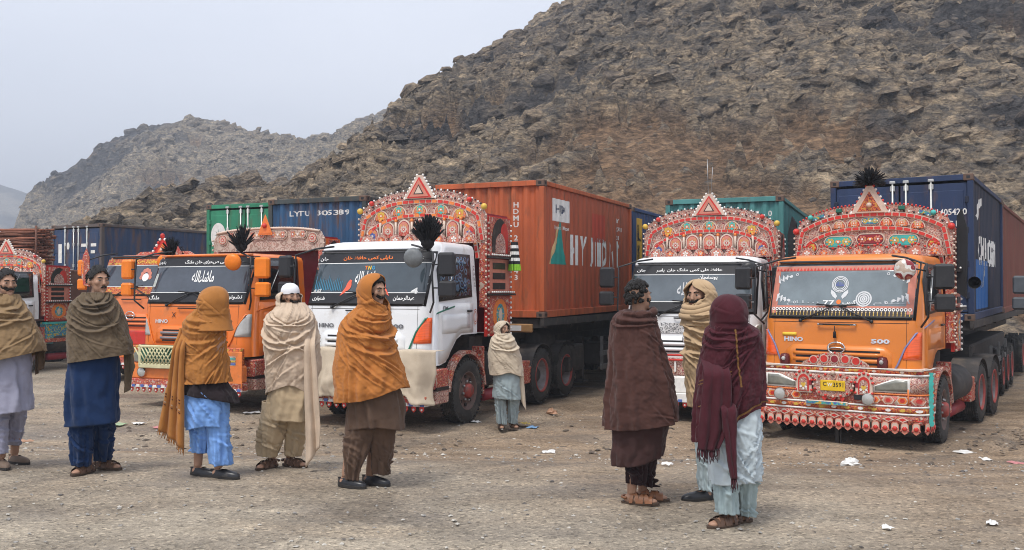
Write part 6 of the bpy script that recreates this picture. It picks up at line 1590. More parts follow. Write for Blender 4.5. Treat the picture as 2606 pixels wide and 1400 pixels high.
def crease(x): return 1 - np.abs(np.sin(x)) ** .75
def garment(name, parent, m, sil, ox, oy, k, top_py, hem, n=190, mrows=130, depth=.78, yc=0.0, yc2=None, xs=0.0, zs=0.0, folds=(), seed=0, sq=2.25, thick=.006, top_fn=None, face=0.0, keep=False, min_d=.085, closed=True):
    """cloth tube lofted through silhouette stations (py, left px, right px); hem(a) gives the lower edge py at angle a (0 = image right, -90 = towards camera)"""
    P = np.array(sil, float); z = (oy - P[:, 0]) * k; cx = ((P[:, 1] + P[:, 2]) / 2 - ox) * k; rx = (P[:, 2] - P[:, 1]) / 2 * k
    o_ = np.argsort(z); z, cx, rx = z[o_], cx[o_], rx[o_]
    A = np.linspace(0, 2 * pi, n, endpoint=False)
    V = np.linspace(0, 1, mrows) ** .9
    a, v = np.meshgrid(A, V)
    zt = (oy - top_py) * k * np.ones_like(a) if top_fn is None else (oy - top_fn(a)) * k
    zh = (oy - hem(a)) * k
    Z = zt * (1 - v) + zh * v
    def sm(arr, zz):      # smooth interpolation
        e = .02; return (np.interp(zz - e, z, arr) + 2 * np.interp(zz, z, arr) + np.interp(zz + e, z, arr)) / 4
    RX = sm(rx, Z); CX = sm(cx, Z); RY = np.maximum(RX * depth, min_d)
    ca, sa = np.cos(a), np.sin(a)
    q = (np.abs(ca) ** sq + np.abs(sa) ** sq) ** (-1 / sq)
    F = np.zeros_like(a); RG = random.Random(seed * 13 + 5)
    wob = fbm(a * 1.1 + seed, Z * 2.2 + seed, 3, seed + 3)
    rad = float(np.mean(RX))
    def ridge(d, w): return np.exp(-(d / w) ** 2) - .75 * np.exp(-((d - 1.7 * w) / (1.1 * w)) ** 2)
    for fd in folds:
        kind, amp = fd[0], fd[1]
        if kind == 'swag':      # arcs hanging from shoulder to shoulder, each with its own droop and reach
            _, _, freq, droop, ad, zc, fall = fd
            nq = int(fall * freq * .85) + 2
            for q_ in range(nq):
                z0 = zc + fall * (1 - 2 * (q_ + RG.uniform(.1, .9)) / nq); c = ad + RG.uniform(-.5, .5); dr = droop * RG.uniform(.5, 1.5); w = RG.uniform(.006, .017)
                dl = (a - c + pi) % (2 * pi) - pi
                F += amp * RG.uniform(.5, 1.25) * ridge(Z - z0 + dr * (np.cos(dl) - .3) + .018 * wob, w) * np.exp(-(dl / RG.uniform(.8, 1.6)) ** 4)
        elif kind == 'diag':
            _, _, freq, tilt, ad, width, zc, fall = fd
            nq = int(fall * freq * 1.15) + 4
            for q_ in range(nq):
                c = ad + RG.uniform(-.9, .9) * width; z0 = zc + RG.uniform(-1, 1) * fall; tl = tilt * RG.uniform(.3, 1.9) + RG.uniform(-.05, .05); ln = RG.uniform(.35, 1.0) * max(width, .5); w = RG.uniform(.005, .015)
                dl = (a - c + pi) % (2 * pi) - pi
                F += amp * RG.uniform(.4, 1.2) * ridge(Z - z0 + tl * dl + .03 * dl ** 2 * RG.uniform(-1, 1) + .02 * wob, w) * np.exp(-(dl / ln) ** 2)
        elif kind == 'vert':
            _, _, nn, grow = fd
            for q_ in range(int(nn * 2.4)):
                c = RG.uniform(0, 2 * pi); w = RG.uniform(.010, .030) / max(rad, .1); g0 = min(.9, grow + RG.uniform(-.1, .45))
                dl = (a - c + .22 * wob + (v - .7) * RG.uniform(-.35, .35) + pi) % (2 * pi) - pi
                F += amp * RG.uniform(.4, 1.2) * ridge(dl, w) * np.clip((v - g0) / .35, 0, 1)
    F += .016 * fbm(a * 1.6 + seed, Z * 3.5, 3, seed + 9) + .006 * fbm(a * 5, Z * 14, 3, seed + 12) + .0025 * fbm(a * 16, Z * 40, 2, seed + 15)
    F = F * 1.35; X = CX + (RX + F * 1.0) * q * ca; Yy = yc + ((yc2 if yc2 is not None else yc) - yc) * v + (RY + F) * q * sa
    X = X + xs * (.25 + .75 * v); Z = Z + zs * v
    co = np.stack([X, Yy, Z], -1)
    me = bpy.data.meshes.new(name)
    i = np.arange(n * mrows).reshape(mrows, n); i2 = np.roll(i, -1, 1)
    qd = np.stack([i[:-1], i[1:], i2[1:], i2[:-1]], -1).reshape(-1, 4)
    me.from_pydata(co.reshape(-1, 3).tolist(), [], qd.tolist()); me.polygons.foreach_set('use_smooth', np.ones(len(qd), bool)); me.materials.append(m)
    o = link(me, name, parent); s = o.modifiers.new('thickness', 'SOLIDIFY'); s.thickness = thick; s.offset = -1
    if keep: return o, co
    return o
def ribbon(co, path, w, off, parent, m, name='stripe', center=None):
    """narrow woven stripe on a garment surface: path of (angle, row fraction)"""
    mr, n = co.shape[:2]; vs = []; fs = []
    def S(a, v):
        fa = (a % (2 * pi)) / (2 * pi) * n; fv = min(max(v, 0), 1) * (mr - 1)
        i0 = int(fa) % n; i1 = (i0 + 1) % n; j0 = min(int(fv), mr - 2); t, u = fa - int(fa), fv - j0
        p = (co[j0, i0] * (1 - t) + co[j0, i1] * t) * (1 - u) + (co[j0 + 1, i0] * (1 - t) + co[j0 + 1, i1] * t) * u
        c = co[j0].mean(0); d = p - c; d[2] = 0; L = np.linalg.norm(d); return p + d / max(L, 1e-6) * off
    P = []
    for (a0, v0), (a1, v1) in zip(path, path[1:]):
        for t in np.linspace(0, 1, 14, endpoint=False): P.append((a0 + (a1 - a0) * t, v0 + (v1 - v0) * t))
    P.append(path[-1])
    for q, (a, v) in enumerate(P):
        a2, v2 = P[min(q + 1, len(P) - 1)]; a1, v1 = P[max(q - 1, 0)]
        p = S(a, v); tdir = S(a2, v2) - S(a1, v1); tdir /= max(1e-6, np.linalg.norm(tdir))
        c = co[:, :, :2].mean((0, 1)); nrm = np.array([p[0] - c[0], p[1] - c[1], 0]); nrm /= max(1e-6, np.linalg.norm(nrm)); b = np.cross(tdir, nrm)
        vs += [tuple(p + b * w / 2), tuple(p - b * w / 2)]
    for q in range(len(P) - 1): fs.append((2 * q, 2 * q + 1, 2 * q + 3, 2 * q + 2))
    return MB().add(vs, fs, 0, True).build(name, m, parent)
def hang_end(name, parent, m, pts, ox, oy, k, yoff, n=26, rows=40, ripples=4, amp=.022, fringe=None, seed=0, bottom=None):
    """loose end of a shawl: strip through stations (py, left px, right px) hanging in front or behind, with pleats"""
    P = np.array(pts, float); zz = (oy - P[:, 0]) * k; L = (P[:, 1] - ox) * k; Rr = (P[:, 2] - ox) * k
    V = np.linspace(0, 1, rows); U = np.linspace(0, 1, n); u, v = np.meshgrid(U, V)
    zs = zz[0] + (zz[-1] - zz[0]) * v
    o_ = np.argsort(zz); l = np.interp(zs, zz[o_], L[o_]); r = np.interp(zs, zz[o_], Rr[o_])
    x = l + (r - l) * u; y = yoff * (.1 + .9 * sstep(0, .22, v)) + amp * np.sin(u * pi * ripples + seed + .6 * np.sin(v * 4)) * (.4 + .6 * v) + .01 * fbm(u * 4, v * 5, 3, seed)
    z = zs.copy()
    if bottom is not None: z = zs - v ** 2 * np.interp(u, np.linspace(0, 1, len(bottom)), np.array(bottom) * k)
    co = np.stack([x, y, z], -1); i = np.arange(n * rows).reshape(rows, n)
    q = np.stack([i[:-1, :-1], i[:-1, 1:], i[1:, 1:], i[1:, :-1]], -1).reshape(-1, 4)
    me = bpy.data.meshes.new(name); me.from_pydata(co.reshape(-1, 3).tolist(), [], q.tolist()); me.polygons.foreach_set('use_smooth', np.ones(len(q), bool)); me.materials.append(m)
    o = link(me, name, parent); s = o.modifiers.new('thickness', 'SOLIDIFY'); s.thickness = .009
    if fringe:
        mb = MB(); R = random.Random(seed)
        for t in range(fringe[0]):
            uu = t / (fringe[0] - 1) * (n - 1); j = min(int(uu), n - 2); f = uu - j; p = co[-1, j] * (1 - f) + co[-1, j + 1] * f; ln = fringe[1] * R.uniform(.7, 1.1)
            mb.tube([tuple(p), (p[0] + R.uniform(-.008, .008), p[1] + R.uniform(-.008, .008), p[2] - ln * .5), (p[0] + R.uniform(-.014, .014), p[1], p[2] - ln)], [.0042, .0036, .002], 4)
        mb.build('fringe', m, o)['kind'] = 'stuff'
    return o, co

def hood(parent, m, hc, face, k_open, back, neck_z, r=.118, seed=0, name='hood', top=.135, lean=0.0, cover=.35, sh=(.105, .15), chin=-.10, open_top=False):
    """shawl drawn over the head: hc head centre; face = facing angle; opening half-angle widest at the eyes; flares to the shoulders"""
    rows, n = 54, 80; V = np.linspace(0, 1, rows); T = np.linspace(0, 1, n)
    zt = hc.z + top; Z = zt + (neck_z - zt) * V
    rows_co = []; RG = random.Random(seed * 7 + 1); cr_l = [(RG.uniform(0, 2 * pi), RG.uniform(-.16, .06), RG.uniform(-.12, .12), RG.uniform(.3, 1.1), RG.uniform(.007, .014), RG.uniform(.004, .010)) for _ in range(16)]
    fd = np.array([sin(face), -cos(face)])
    for j, (v, z) in enumerate(zip(V, Z)):
        h = (z - hc.z)
        if h > 0 and open_top: rad = r * (1 - .35 * (h / top) ** 2)
        elif h > 0: rad = r * sqrt(max(.0004, 1 - (h / top) ** 2.3))
        else:
            t = min(1, -h / max(.05, hc.z - neck_z)); rad = r * (1 - .05 * sin(t * pi)) + .035 * t ** 2
        w = k_open * (1 / (1 + math.exp(-((top * cover) - h) * 60))) * (1 / (1 + math.exp(-(h - chin) * 55)))
        base = atan2(fd[1], fd[0])
        a = base + w + T * (2 * pi - 2 * w)
        d = (a - base)
        el = 1.0 + .10 * np.cos(d) * (h > -.05) * -1
        wob = fbm(a * 1.3 + seed, np.full_like(a, z * 4), 3, seed)
        f = .010 * wob
        for (ca_, h0, tl, ln, w_, am) in cr_l:
            dl = (a - ca_ + pi) % (2 * pi) - pi; dd = h - h0 + tl * dl; f = f + am * (np.exp(-(dd / w_) ** 2) - .7 * np.exp(-((dd - 1.7 * w_) / w_) ** 2)) * np.exp(-(dl / ln) ** 2)
        rr = rad * el + f
        cx = hc.x - fd[0] * back * max(0, min(1, .5 - h * 2)) * .5; cy = hc.y - fd[1] * back * max(0, min(1, .5 - h * 2)) * .5
        rows_co.append(np.stack([cx + rr * np.cos(a), cy + rr * np.sin(a) * (.95 if h > -.1 else .85), np.full_like(a, z)], -1))
    co = np.array(rows_co); i = np.arange(n * rows).reshape(rows, n)
    q = np.stack([i[:-1, :-1], i[1:, :-1], i[1:, 1:], i[:-1, 1:]], -1).reshape(-1, 4)
    me = bpy.data.meshes.new(name); me.from_pydata(co.reshape(-1, 3).tolist(), [], q.tolist()); me.polygons.foreach_set('use_smooth', np.ones(len(q), bool)); me.materials.append(m)
    o = link(me, name, parent); s = o.modifiers.new('thickness', 'SOLIDIFY'); s.thickness = .010; s.offset = 1
    return o

def egg(mb, c, r, M=None, n=14): mb.ball(c, 1.0, n, 0, r, M)
def person(label, px, py, head_py, head_px, face, feet, foot_kind, hips=None, tilt=0.0, skin=SKIN, voxel=.009, shoe_col=None):
    """one continuous body (head, trunk, folded arms, legs, feet) standing at the given place; returns root, head matrix and metrics"""
    X, Y, Zg = ground_at(px, py); k = Y / 2400.0
    root = thing('person', label, 'person', (X, Y, Zg), (0, 0, 0), 'men standing on the lot')
    H = (py - head_py) * k; hx = (head_px - px) * k
    hs = .235 * (H / 1.74) if H > 1.5 else .225
    hc = Vector((hx, 0, H - hs * .5))      # head centre
    f = radians(face)
    HM = Matrix.Translation(hc) @ Matrix.Rotation(f, 4, 'Z') @ Matrix.Rotation(radians(tilt), 4, 'X') @ Matrix.Scale(hs / .235, 4)
    mb = MB()
    egg(mb, (0, .012, .030), (.074, .094, .088), HM, 18); egg(mb, (0, -.030, -.045), (.056, .060, .068), HM, 16); egg(mb, (0, -.020, .0), (.066, .070, .080), HM, 16)
    egg(mb, (0, -.094, -.008), (.013, .018, .026), HM, 10); egg(mb, (0, -.102, -.022), (.017, .016, .012), HM, 10); egg(mb, (0, -.078, .030), (.050, .016, .012), HM, 10)
    egg(mb, (0, -.082, -.058), (.024, .012, .012), HM, 10); egg(mb, (0, -.080, -.090), (.022, .018, .018), HM, 10)
    for s in (-1, 1): egg(mb, (s * .076, .012, -.002), (.010, .024, .033), HM, 8); egg(mb, (s * .044, -.066, -.012), (.022, .020, .020), HM, 8)
    nb = Vector((hx * .6, .015, H - hs - .09)); mb.tube([tuple(hc + Vector((0, .01, -.05))), tuple(nb)], [.055, .062], 12)
    sc = H / 1.74; sx = hx * .45; bf = radians(face * .6)
    bx, by = cos(bf), sin(bf)
    mb.tube([(hx * .6, .01, 1.46 * sc), (sx, .01, 1.38 * sc), (sx, 0, 1.20 * sc), (sx * .6, 0, 1.02 * sc), (0, 0, .88 * sc)], [.06, .095, .115, .10, .11], 16)
    for s in (-1, 1):
        sh = Vector((sx + s * .085 * bx, s * .05 * by, 1.36 * sc)); el = Vector((sx + s * .075 * bx, s * .05 * by, 1.10 * sc)); wr = Vector((sx + s * .03 * bx + .04 * sin(bf), s * .03 * by - .04 * cos(bf), 1.18 * sc))
        mb.tube([tuple(sh), tuple(el)], [.048, .036], 10); mb.tube([tuple(el), tuple(wr)], [.036, .026], 10)
        pal = wr + Vector((-s * .07 * bx, -s * .07 * by, .01)); mb.tube([tuple(wr), tuple(pal)], [.030, .036], 8)
        for q in range(4): mb.tube([tuple(pal + Vector((0, 0, .024 - .016 * q))), tuple(pal + Vector((-s * .05 * bx, -s * .05 * by, .024 - .018 * q))), tuple(pal + Vector((-s * .078 * bx, -s * .078 * by - .012, .018 - .018 * q)))], [.009, .009, .007], 6)
        mb.tube([tuple(wr), tuple(wr + Vector((-s * .05 * bx, -s * .05 * by - .03, .04)))], [.011, .009], 6)
    fpos = []
    for (fx, fy, ang) in feet:
        wx, wy, wz = ground_at(fx, fy); p = Vector((wx - X - .045 * sin(radians(ang)), wy - Y + .045 * cos(radians(ang)), wz - Zg)); fpos.append((p, radians(ang)))
    for i, (p, ang) in enumerate(fpos):
        s = -1 if i == 0 else 1
        d = Vector((sin(ang), -cos(ang), 0)); ank = p + Vector((0, 0, .085)) - d * .02; hip = Vector(((hips[i] - px) * k if hips else s * .08, p.y * .25, .86 * sc)); kn = hip.lerp(ank, .5)
        mb.tube([tuple(hip), tuple(hip.lerp(kn, .5)), tuple(kn), tuple(kn.lerp(ank, .35)), tuple(ank)], [.075, .066, .046, .046, .036], 12)
        FM = Matrix.Translation(p) @ Matrix.Rotation(ang, 4, 'Z')
        egg(mb, (0, .035, .04), (.036, .05, .042), FM, 10); egg(mb, (0, -.05, .035), (.042, .10, .034), FM, 12); egg(mb, (0, -.13, .026), (.040, .05, .022), FM, 10)
    me0 = mb.mesh('body_raw', skin); tmp = bpy.data.objects.new('tmp', me0); COL.objects.link(tmp)
    r = tmp.modifiers.new('r', 'REMESH'); r.mode = 'VOXEL'; r.voxel_size = voxel; r.use_smooth_shade = True
    sm = tmp.modifiers.new('s', 'SMOOTH'); sm.factor = .5; sm.iterations = 2
    dg = bpy.context.evaluated_depsgraph_get(); dg.update(); me = bpy.data.meshes.new_from_object(tmp.evaluated_get(dg)); bpy.data.objects.remove(tmp); me.name = 'body'
    if not me.materials: me.materials.append(skin)
    body = link(me, 'body', root)
    for s in (-1, 1):
        e = MB(); egg(e, (s * .031, -.079, .008), (.0115, .007, .0052), HM, 8); e.build('eye', EYEW, body)
        e = MB(); egg(e, (s * .031, -.0855, .008), (.0055, .0035, .0052), HM, 8); e.build('iris', EYED, body)
        e = MB(); e.tube([tuple(HM @ Vector((s * .012, -.092, .028))), tuple(HM @ Vector((s * .032, -.092, .034))), tuple(HM @ Vector((s * .052, -.078, .028)))], [.004, .005, .0025], 6); e.build('eyebrow', HAIRM, body)
    lp = MB(); egg(lp, (0, -.0925, -.060), (.019, .004, .006), HM, 8); lp.build('lips', LIPM, body)
    # footwear
    for p, ang in fpos:
        FM = Matrix.Translation(p) @ Matrix.Rotation(ang, 4, 'Z')
        def outl(z, sxx, n=22, o=0.0):
            pts = []
            for q in range(n):
                a = 2 * pi * q / n; yy = -.045 + (.145 + o) * sin(a); ww = (.047 + o) * (1 + .18 * max(0, -sin(a)) - .10 * max(0, sin(a))) * sxx
                pts.append((ww * cos(a), yy, z))
            return pts
        if foot_kind == 'shoe':
            mbs = MB(); mbs.loft([outl(.0, 1.0), outl(.02, 1.04), outl(.022, 1.0)], 1, False, True, (True, True), FM)
            rings = [outl(.022, .99)]
            for (z, sc2, yb) in ((.038, .97, 0), (.052, .86, .010), (.062, .68, .032), (.068, .58, .052), (.072, .52, .062)): rings.append([(x * sc2, (y + .045) * (.98 if z < .045 else 1 - (z - .045) * 15) - .045 + yb, z) for x, y, _ in outl(z, 1)])
            mbs.loft(rings, 0, True, True, (False, False), FM)
            mbs.build('shoe', [shoe_col or mat('leather_black', (.018, .018, .021), rough=.32, var=.3, dirt=(.16, .13, .10), dirt_amt=.15, dirt_scale=9), mat('sole_black', (.03, .027, .025), rough=.8)], root)
        else:
            mbs = MB(); mbs.loft([outl(0, 1.0, 22, .004), outl(.018, 1.05, 22, .004), outl(.020, 1.0)], 1, False, True, (True, True), FM)
            for (y0, h, w) in ((-.125, .050, .030), (-.075, .066, .034), (.0, .075, .026)):
                for sg in ((-1, 1) if y0 > -.1 else (1,)):
                    arc = [(.054 * cos(a), y0 + (sg * .025 * cos(a) if y0 > -.1 else 0), .012 + h * sin(a)) for a in np.linspace(0, pi, 9)]
                    vs = [(x, y - w / 2, z + .004) for x, y, z in arc] + [(x, y + w / 2, z + .004) for x, y, z in arc]
                    mbs.add(vs, [(q, q + 1, 10 + q, 9 + q) for q in range(8)], 0, True, FM)
            hb = [(.046 * cos(a), .055 + .042 * sin(a), .055) for a in np.linspace(0, pi, 8)]; mbs.tube([tuple(FM @ Vector(p2)) for p2 in hb], .010, 5, 0)
            mbs.build('sandal', [shoe_col or mat('leather_brown', (.10, .055, .035), rough=.55, var=.3), mat('sole_brown', (.07, .045, .03), rough=.85)], root)
    return root, HM, hc, k, body
def cap_hair(parent, HM, kind, m=HAIRM, seed=0):
    R = random.Random(seed); mb = MB()
    if kind == 'curly':
        for q in range(210):
            a = R.random() * 2 * pi; e = R.uniform(-.15, 1.0) * pi / 2; v = Vector((cos(a) * cos(e), sin(a) * cos(e), sin(e)))
            if v.y < -.35 and v.z < .55: continue
            if v.z < .0 and v.y < .3: continue
            mb.ball((v.x * .078, .015 + v.y * .098, .034 + v.z * .092 - (.03 if v.z < .1 else 0)), R.uniform(.012, .020), 6, 0, (1, 1, 1), HM)
        for q in range(60):
            a = R.uniform(-.1, pi + .1); mb.ball((cos(a) * .072, .018 + sin(a) * .088, R.uniform(-.055, .03)), R.uniform(.012, .017), 6, 0, (1, 1, 1), HM)
    else:
        n, mr = 28, 12; rows = []
        for j in range(mr):
            ring = []
            for q in range(n):
                a = 2 * pi * q / n; front = max(0, -sin(a)); lo = -.62 + front * 1.12 if kind == 'short' else -.6 + max(0, -sin(a) + .35) * 1.35
                e = pi / 2 + (math.asin(max(-.9, min(.95, lo))) - pi / 2) * (j / (mr - 1)); t = 1 + .025 * R.uniform(-1, 1)
                ring.append((cos(a) * cos(e) * .080 * t, .012 + sin(a) * cos(e) * .101 * t, .032 + sin(e) * .097 * t + (.010 * front if kind == 'short' else 0)))
            rows.append(ring)
        mb.loft(rows, 0, True, True, (False, False), HM)
        if kind == 'short':
            for q in range(170):
                a = R.random() * 2 * pi; front = max(0, -sin(a)); e0 = math.asin(-.5 + front * 1.0); e = R.uniform(e0, pi / 2); d = Vector((cos(a) * cos(e), sin(a) * cos(e), sin(e)))
                b_ = Vector((d.x * .078, .012 + d.y * .098, .032 + d.z * .097)); t_ = b_ + d * .006 + Vector((R.uniform(-.012, .012) + .008, .012 + R.uniform(-.008, .008), .007 if e > .6 else -.014))
                mb.tube([tuple(HM @ b_), tuple(HM @ t_)], [.008, .003], 5)
    return mb.build('hair', m, parent)
def moustache(parent, HM, w=.030, m=HAIRM):
    mb = MB(); mb.tube([tuple(HM @ Vector(p)) for p in ((-w, -.086, -.056), (-w * .5, -.099, -.046), (0, -.104, -.042), (w * .5, -.099, -.046), (w, -.086, -.056))], [.004, .0085, .0075, .0085, .004], 6); mb.build('moustache', m, parent)
def beard(parent, HM, full=1.0, m=HAIRM, seed=1):
    mb = MB(); n, mr = 20, 8; rows = []; R = random.Random(seed)
    for j in range(mr):
        t = j / (mr - 1); ring = []
        for q in range(n):
            a = pi + pi * q / (n - 1); rr = 1.09 + .03 * R.uniform(-1, 1)
            ring.append((cos(a) * .060 * rr * (1 - .35 * t), -.030 + sin(a) * .066 * rr * (1 - .25 * t), -.045 - .055 * t * full + (.035 * (1 - t)) * abs(cos(a))))
        rows.append(ring)
    mb.loft(rows, 0, True, False, (False, False), HM); mb.build('beard', m, parent)
def skullcap(parent, HM, m, m2=None):
    mb = MB(); mb.lathe([(.088, .028), (.089, .052), (.086, .075), (.072, .105), (.040, .128), (0, .135)], 26, 0, 'z', HM @ Matrix.Translation((0, .012, -.002)) @ Matrix.Diagonal((.94, 1.16, 1, 1))); return mb.build('skullcap', m, parent)
def legs(root, m, ox, oy, k, sets, feet, seed=0):
    for i, (sil, hem) in enumerate(sets):
        X, Y, _ = ground_at(*feet[i][:2]); X0, Y0, _ = ground_at(ox, oy)
        garment('trouser_leg', root, m, sil, ox, oy, k, sil[0][0], (lambda a, h=hem: h + 2 * np.cos(a)), n=64, mrows=44, depth=.95, yc=(Y - Y0) * .25, yc2=(Y - Y0), xs=((sil[-1][1] + sil[-1][2]) / 2 - 1303) / 2400 * (Y - Y0), zs=(740 - hem) / 2400 * (Y - Y0) * .7, seed=seed + i * 7, sq=2.0, min_d=.05, thick=.006,
                folds=(('diag', .013, 34, .05, -1.2 + i, 1.6, .25, .25), ('vert', .010, 7, .1)))
FR = -pi / 2      # towards the camera

# --- man in rust-orange shawl in front of the white truck
ft = ((897, 1238, 62), (958, 1232, 62))
r, HM, hc, k, bd = person('man in bright rust shawl over brown clothes in front of the white truck', 925, 1240, 705, 955, 48, ft, 'shoe', hips=(920, 974), tilt=4)
cap_hair(bd, HM, 'short'); moustache(bd, HM, .032); beard(bd, HM, .35)
M_ = wool('rust', (.41, .155, .040)); ox, oy = 925, 1240
sil = [(772, 922, 975), (785, 905, 986), (800, 885, 992), (822, 868, 996), (850, 861, 1001), (900, 855, 1014), (950, 852, 1029), (990, 851, 1040), (1030, 853, 1038)]
garment('shawl', r, M_, sil, ox, oy, k, 776, lambda a: 1006 - 22 * np.cos(a) + 4 * np.sin(3 * a), folds=(('swag', .020, 34, .16, FR + .5, 1.36, .17), ('diag', .013, 30, .20, FR + .2, 1.1, 1.05, .25), ('vert', .012, 7, .35)), seed=1)
hood(r, M_, hc, radians(70), 1.25, .05, hc.z - .235, r=.122, seed=2, top=.142, cover=.72)
M2 = wool('brown', (.115, .072, .050), .12)
garment('tunic', r, M2, [(900, 880, 990), (1000, 880, 1010), (1050, 888, 1020), (1100, 897, 1022)], ox, oy, k, 940, lambda a: 1088 + 6 * np.cos(2 * a), n=90, mrows=40, folds=(('vert', .016, 7, .1),), seed=4)
legs(r, M2, ox, oy, k, [([(1040, 885, 955), (1090, 880, 958), (1150, 876, 938), (1195, 879, 918), (1222, 884, 912)], 1219), ([(1040, 935, 1012), (1090, 938, 1008), (1150, 942, 1000), (1210, 948, 990)], 1206)], ft, 3)

# --- man with white cap and cream shawl
ft = ((682, 1190, -25), (752, 1186, 62))
r, HM, hc, k, bd = person('man with white skullcap and cream shawl, standing beside the bright orange truck', 735, 1192, 724, 740, 40, ft, 'sandal', hips=(702, 762))
cap_hair(bd, HM, 'thin'); moustache(bd, HM, .028); beard(bd, HM, .35); skullcap(bd, HM, wool('cap_white', (.74, .74, .76), .05))
M_ = wool('cream', (.56, .44, .33)); ox, oy = 735, 1192
sil = [(768, 716, 768), (782, 702, 782), (800, 682, 797), (820, 674, 804), (862, 672, 810), (930, 675, 812), (1005, 678, 800)]
garment('shawl', r, M_, sil, ox, oy, k, 770, lambda a: 994 + 10 * np.cos(2 * a) - 8 * np.exp(-((a - 4.9) / .4) ** 2), folds=(('swag', .020, 32, .14, FR + .2, 1.32, .15), ('diag', .012, 26, -.25, FR, 1.0, 1.08, .25), ('vert', .010, 5, .3)), seed=11)
hood(r, M_, hc, radians(44), 1.42, .05, hc.z - .225, r=.112, seed=12, top=.035, cover=2.6, chin=-.115, open_top=True)
hang_end('shawl_end', r, M_, [(815, 778, 806), (900, 785, 814), (1000, 788, 822), (1080, 790, 828), (1130, 790, 826)], ox, oy, k, -.17, ripples=3, seed=2, bottom=(50, 34, 12, 0))
M2 = wool('khaki', (.45, .345, .22), .10)
garment('tunic', r, M2, [(900, 690, 790), (1000, 684, 795), (1075, 678, 800)], ox, oy, k, 940, lambda a: 1066 + 4 * np.cos(a), n=90, mrows=40, folds=(('vert', .016, 7, .1),), seed=14)
legs(r, M2, ox, oy, k, [([(1020, 670, 735), (1060, 662, 736), (1100, 657, 728), (1140, 660, 714), (1162, 662, 704)], 1160), ([(1020, 728, 795), (1060, 728, 788), (1110, 727, 778), (1162, 728, 766)], 1160)], ft, 13)

# --- man seen from behind in ochre shawl, blue clothes
ft = ((522, 1210, 70), (575, 1215, 72))
r, HM, hc, k, bd = person('man seen from behind in ochre shawl with fringed end and sky blue clothes', 535, 1214, 740, 552, 128, ft, 'shoe', hips=(512, 552), tilt=8)
skullcap(bd, HM, mat_art('cap_pattern', [(.6, .6, .58), (.2, .3, .35), (.55, .5, .4), (.65, .65, .62), (.3, .15, .1)], 40, .8))
M_ = wool('ochre', (.37, .155, .042)); ox, oy = 535, 1214
sil = [(785, 500, 562), (800, 484, 568), (820, 468, 570), (880, 463, 572), (930, 464, 582), (980, 466, 590)]
garment('shawl', r, M_, sil, ox, oy, k, 786, lambda a: 973 - 3 * np.cos(a), folds=(('diag', .016, 34, -.22, FR + .9, .8, 1.15, .35), ('diag', .008, 16, .10, FR - .6, .8, 1.0, .3), ('swag', .012, 26, .08, FR + .2, 1.3, .12)), seed=21)
hood(r, M_, hc, radians(125), .85, .06, hc.z - .235, r=.128, seed=22, top=.140, cover=.45)
o2, c2 = hang_end('shawl_end', r, M_, [(835, 462, 486), (900, 455, 484), (1000, 441, 483), (1085, 424, 484)], ox, oy, k, -.15, ripples=5, seed=4, fringe=(30, .055), bottom=(0, 22, 50))
for zq in (.66, .69, .73, .76):
    j = int(zq * 39); s_ = MB(); ps = [tuple(c2[j, q] + np.array([0, -.012, 0])) for q in range(0, 26)]; s_.add([(p[0], p[1], p[2] + .006) for p in ps] + [(p[0], p[1], p[2] - .006) for p in ps], [(q, q + 1, 27 + q, 26 + q) for q in range(25)], 0, True); s_.build('woven_stripe', wool('stripe_dark', (.10, .03, .015)) if zq != .73 else wool('stripe_pale', (.45, .3, .2)), o2)
M3 = wool('espresso', (.022, .016, .018), .2)
garment('vest', r, M3, [(950, 480, 568), (972, 472, 580), (1000, 468, 600), (1035, 472, 612)], ox, oy, k, 955, lambda a: 1014 + 13 * np.cos(a - .4), n=90, mrows=30, depth=.7, seed=24, folds=(('vert', .008, 5, .1),))
M2 = wool('sky_blue', (.18, .34, .68), .08)
garment('tunic', r, M2, [(950, 480, 570), (1030, 474, 582), (1095, 476, 580)], ox, oy, k, 990, lambda a: 1086 + 6 * np.sin(2 * a + 1), n=90, mrows=36, folds=(('diag', .014, 22, .35, FR, 1.4, .6, .3), ('vert', .010, 5, .2)), seed=25)
legs(r, M2, ox, oy, k, [([(1050, 482, 540), (1090, 486, 544), (1150, 489, 536)], 1150), ([(1050, 520, 580), (1090, 528, 585), (1180, 538, 588)], 1180)], ft, 23)

# --- man in navy clothes with olive shawl
ft = ((216, 1203, -15), (278, 1192, 72))
r, HM, hc, k, bd = person('young man with short dark hair in olive brown shawl and navy clothes', 240, 1204, 681, 250, 52, ft, 'sandal', hips=(212, 265))
cap_hair(bd, HM, 'short', seed=3); moustache(bd, HM, .024)
M_ = wool('olive', (.125, .092, .060)); ox, oy = 240, 1204
sil = [(742, 218, 276), (752, 206, 286), (765, 190, 296), (780, 180, 302), (833, 177, 322), (880, 176, 334), (925, 177, 338)]
garment('shawl', r, M_, sil, ox, oy, k, 744, lambda a: 912 - 12 * np.cos(a), folds=(('swag', .024, 30, .17, FR + .6, 1.52, .17), ('diag', .013, 26, .22, FR + .3, 1.0, 1.25, .22)), seed=31)
hang_end('shawl_end', r, M_, [(850, 312, 328), (900, 314, 338), (950, 318, 345), (985, 320, 338)], ox, oy, k, .02, ripples=2, seed=5, bottom=(14, 6, -30))
M2 = wool('navy', (.012, .030, .085), .12)
garment('tunic', r, M2, [(860, 185, 300), (930, 179, 300), (1003, 172, 300), (1085, 180, 302)], ox, oy, k, 880, lambda a: 1078 - 5 * np.cos(a), n=90, mrows=44, folds=(('vert', .013, 7, .1),), seed=34)
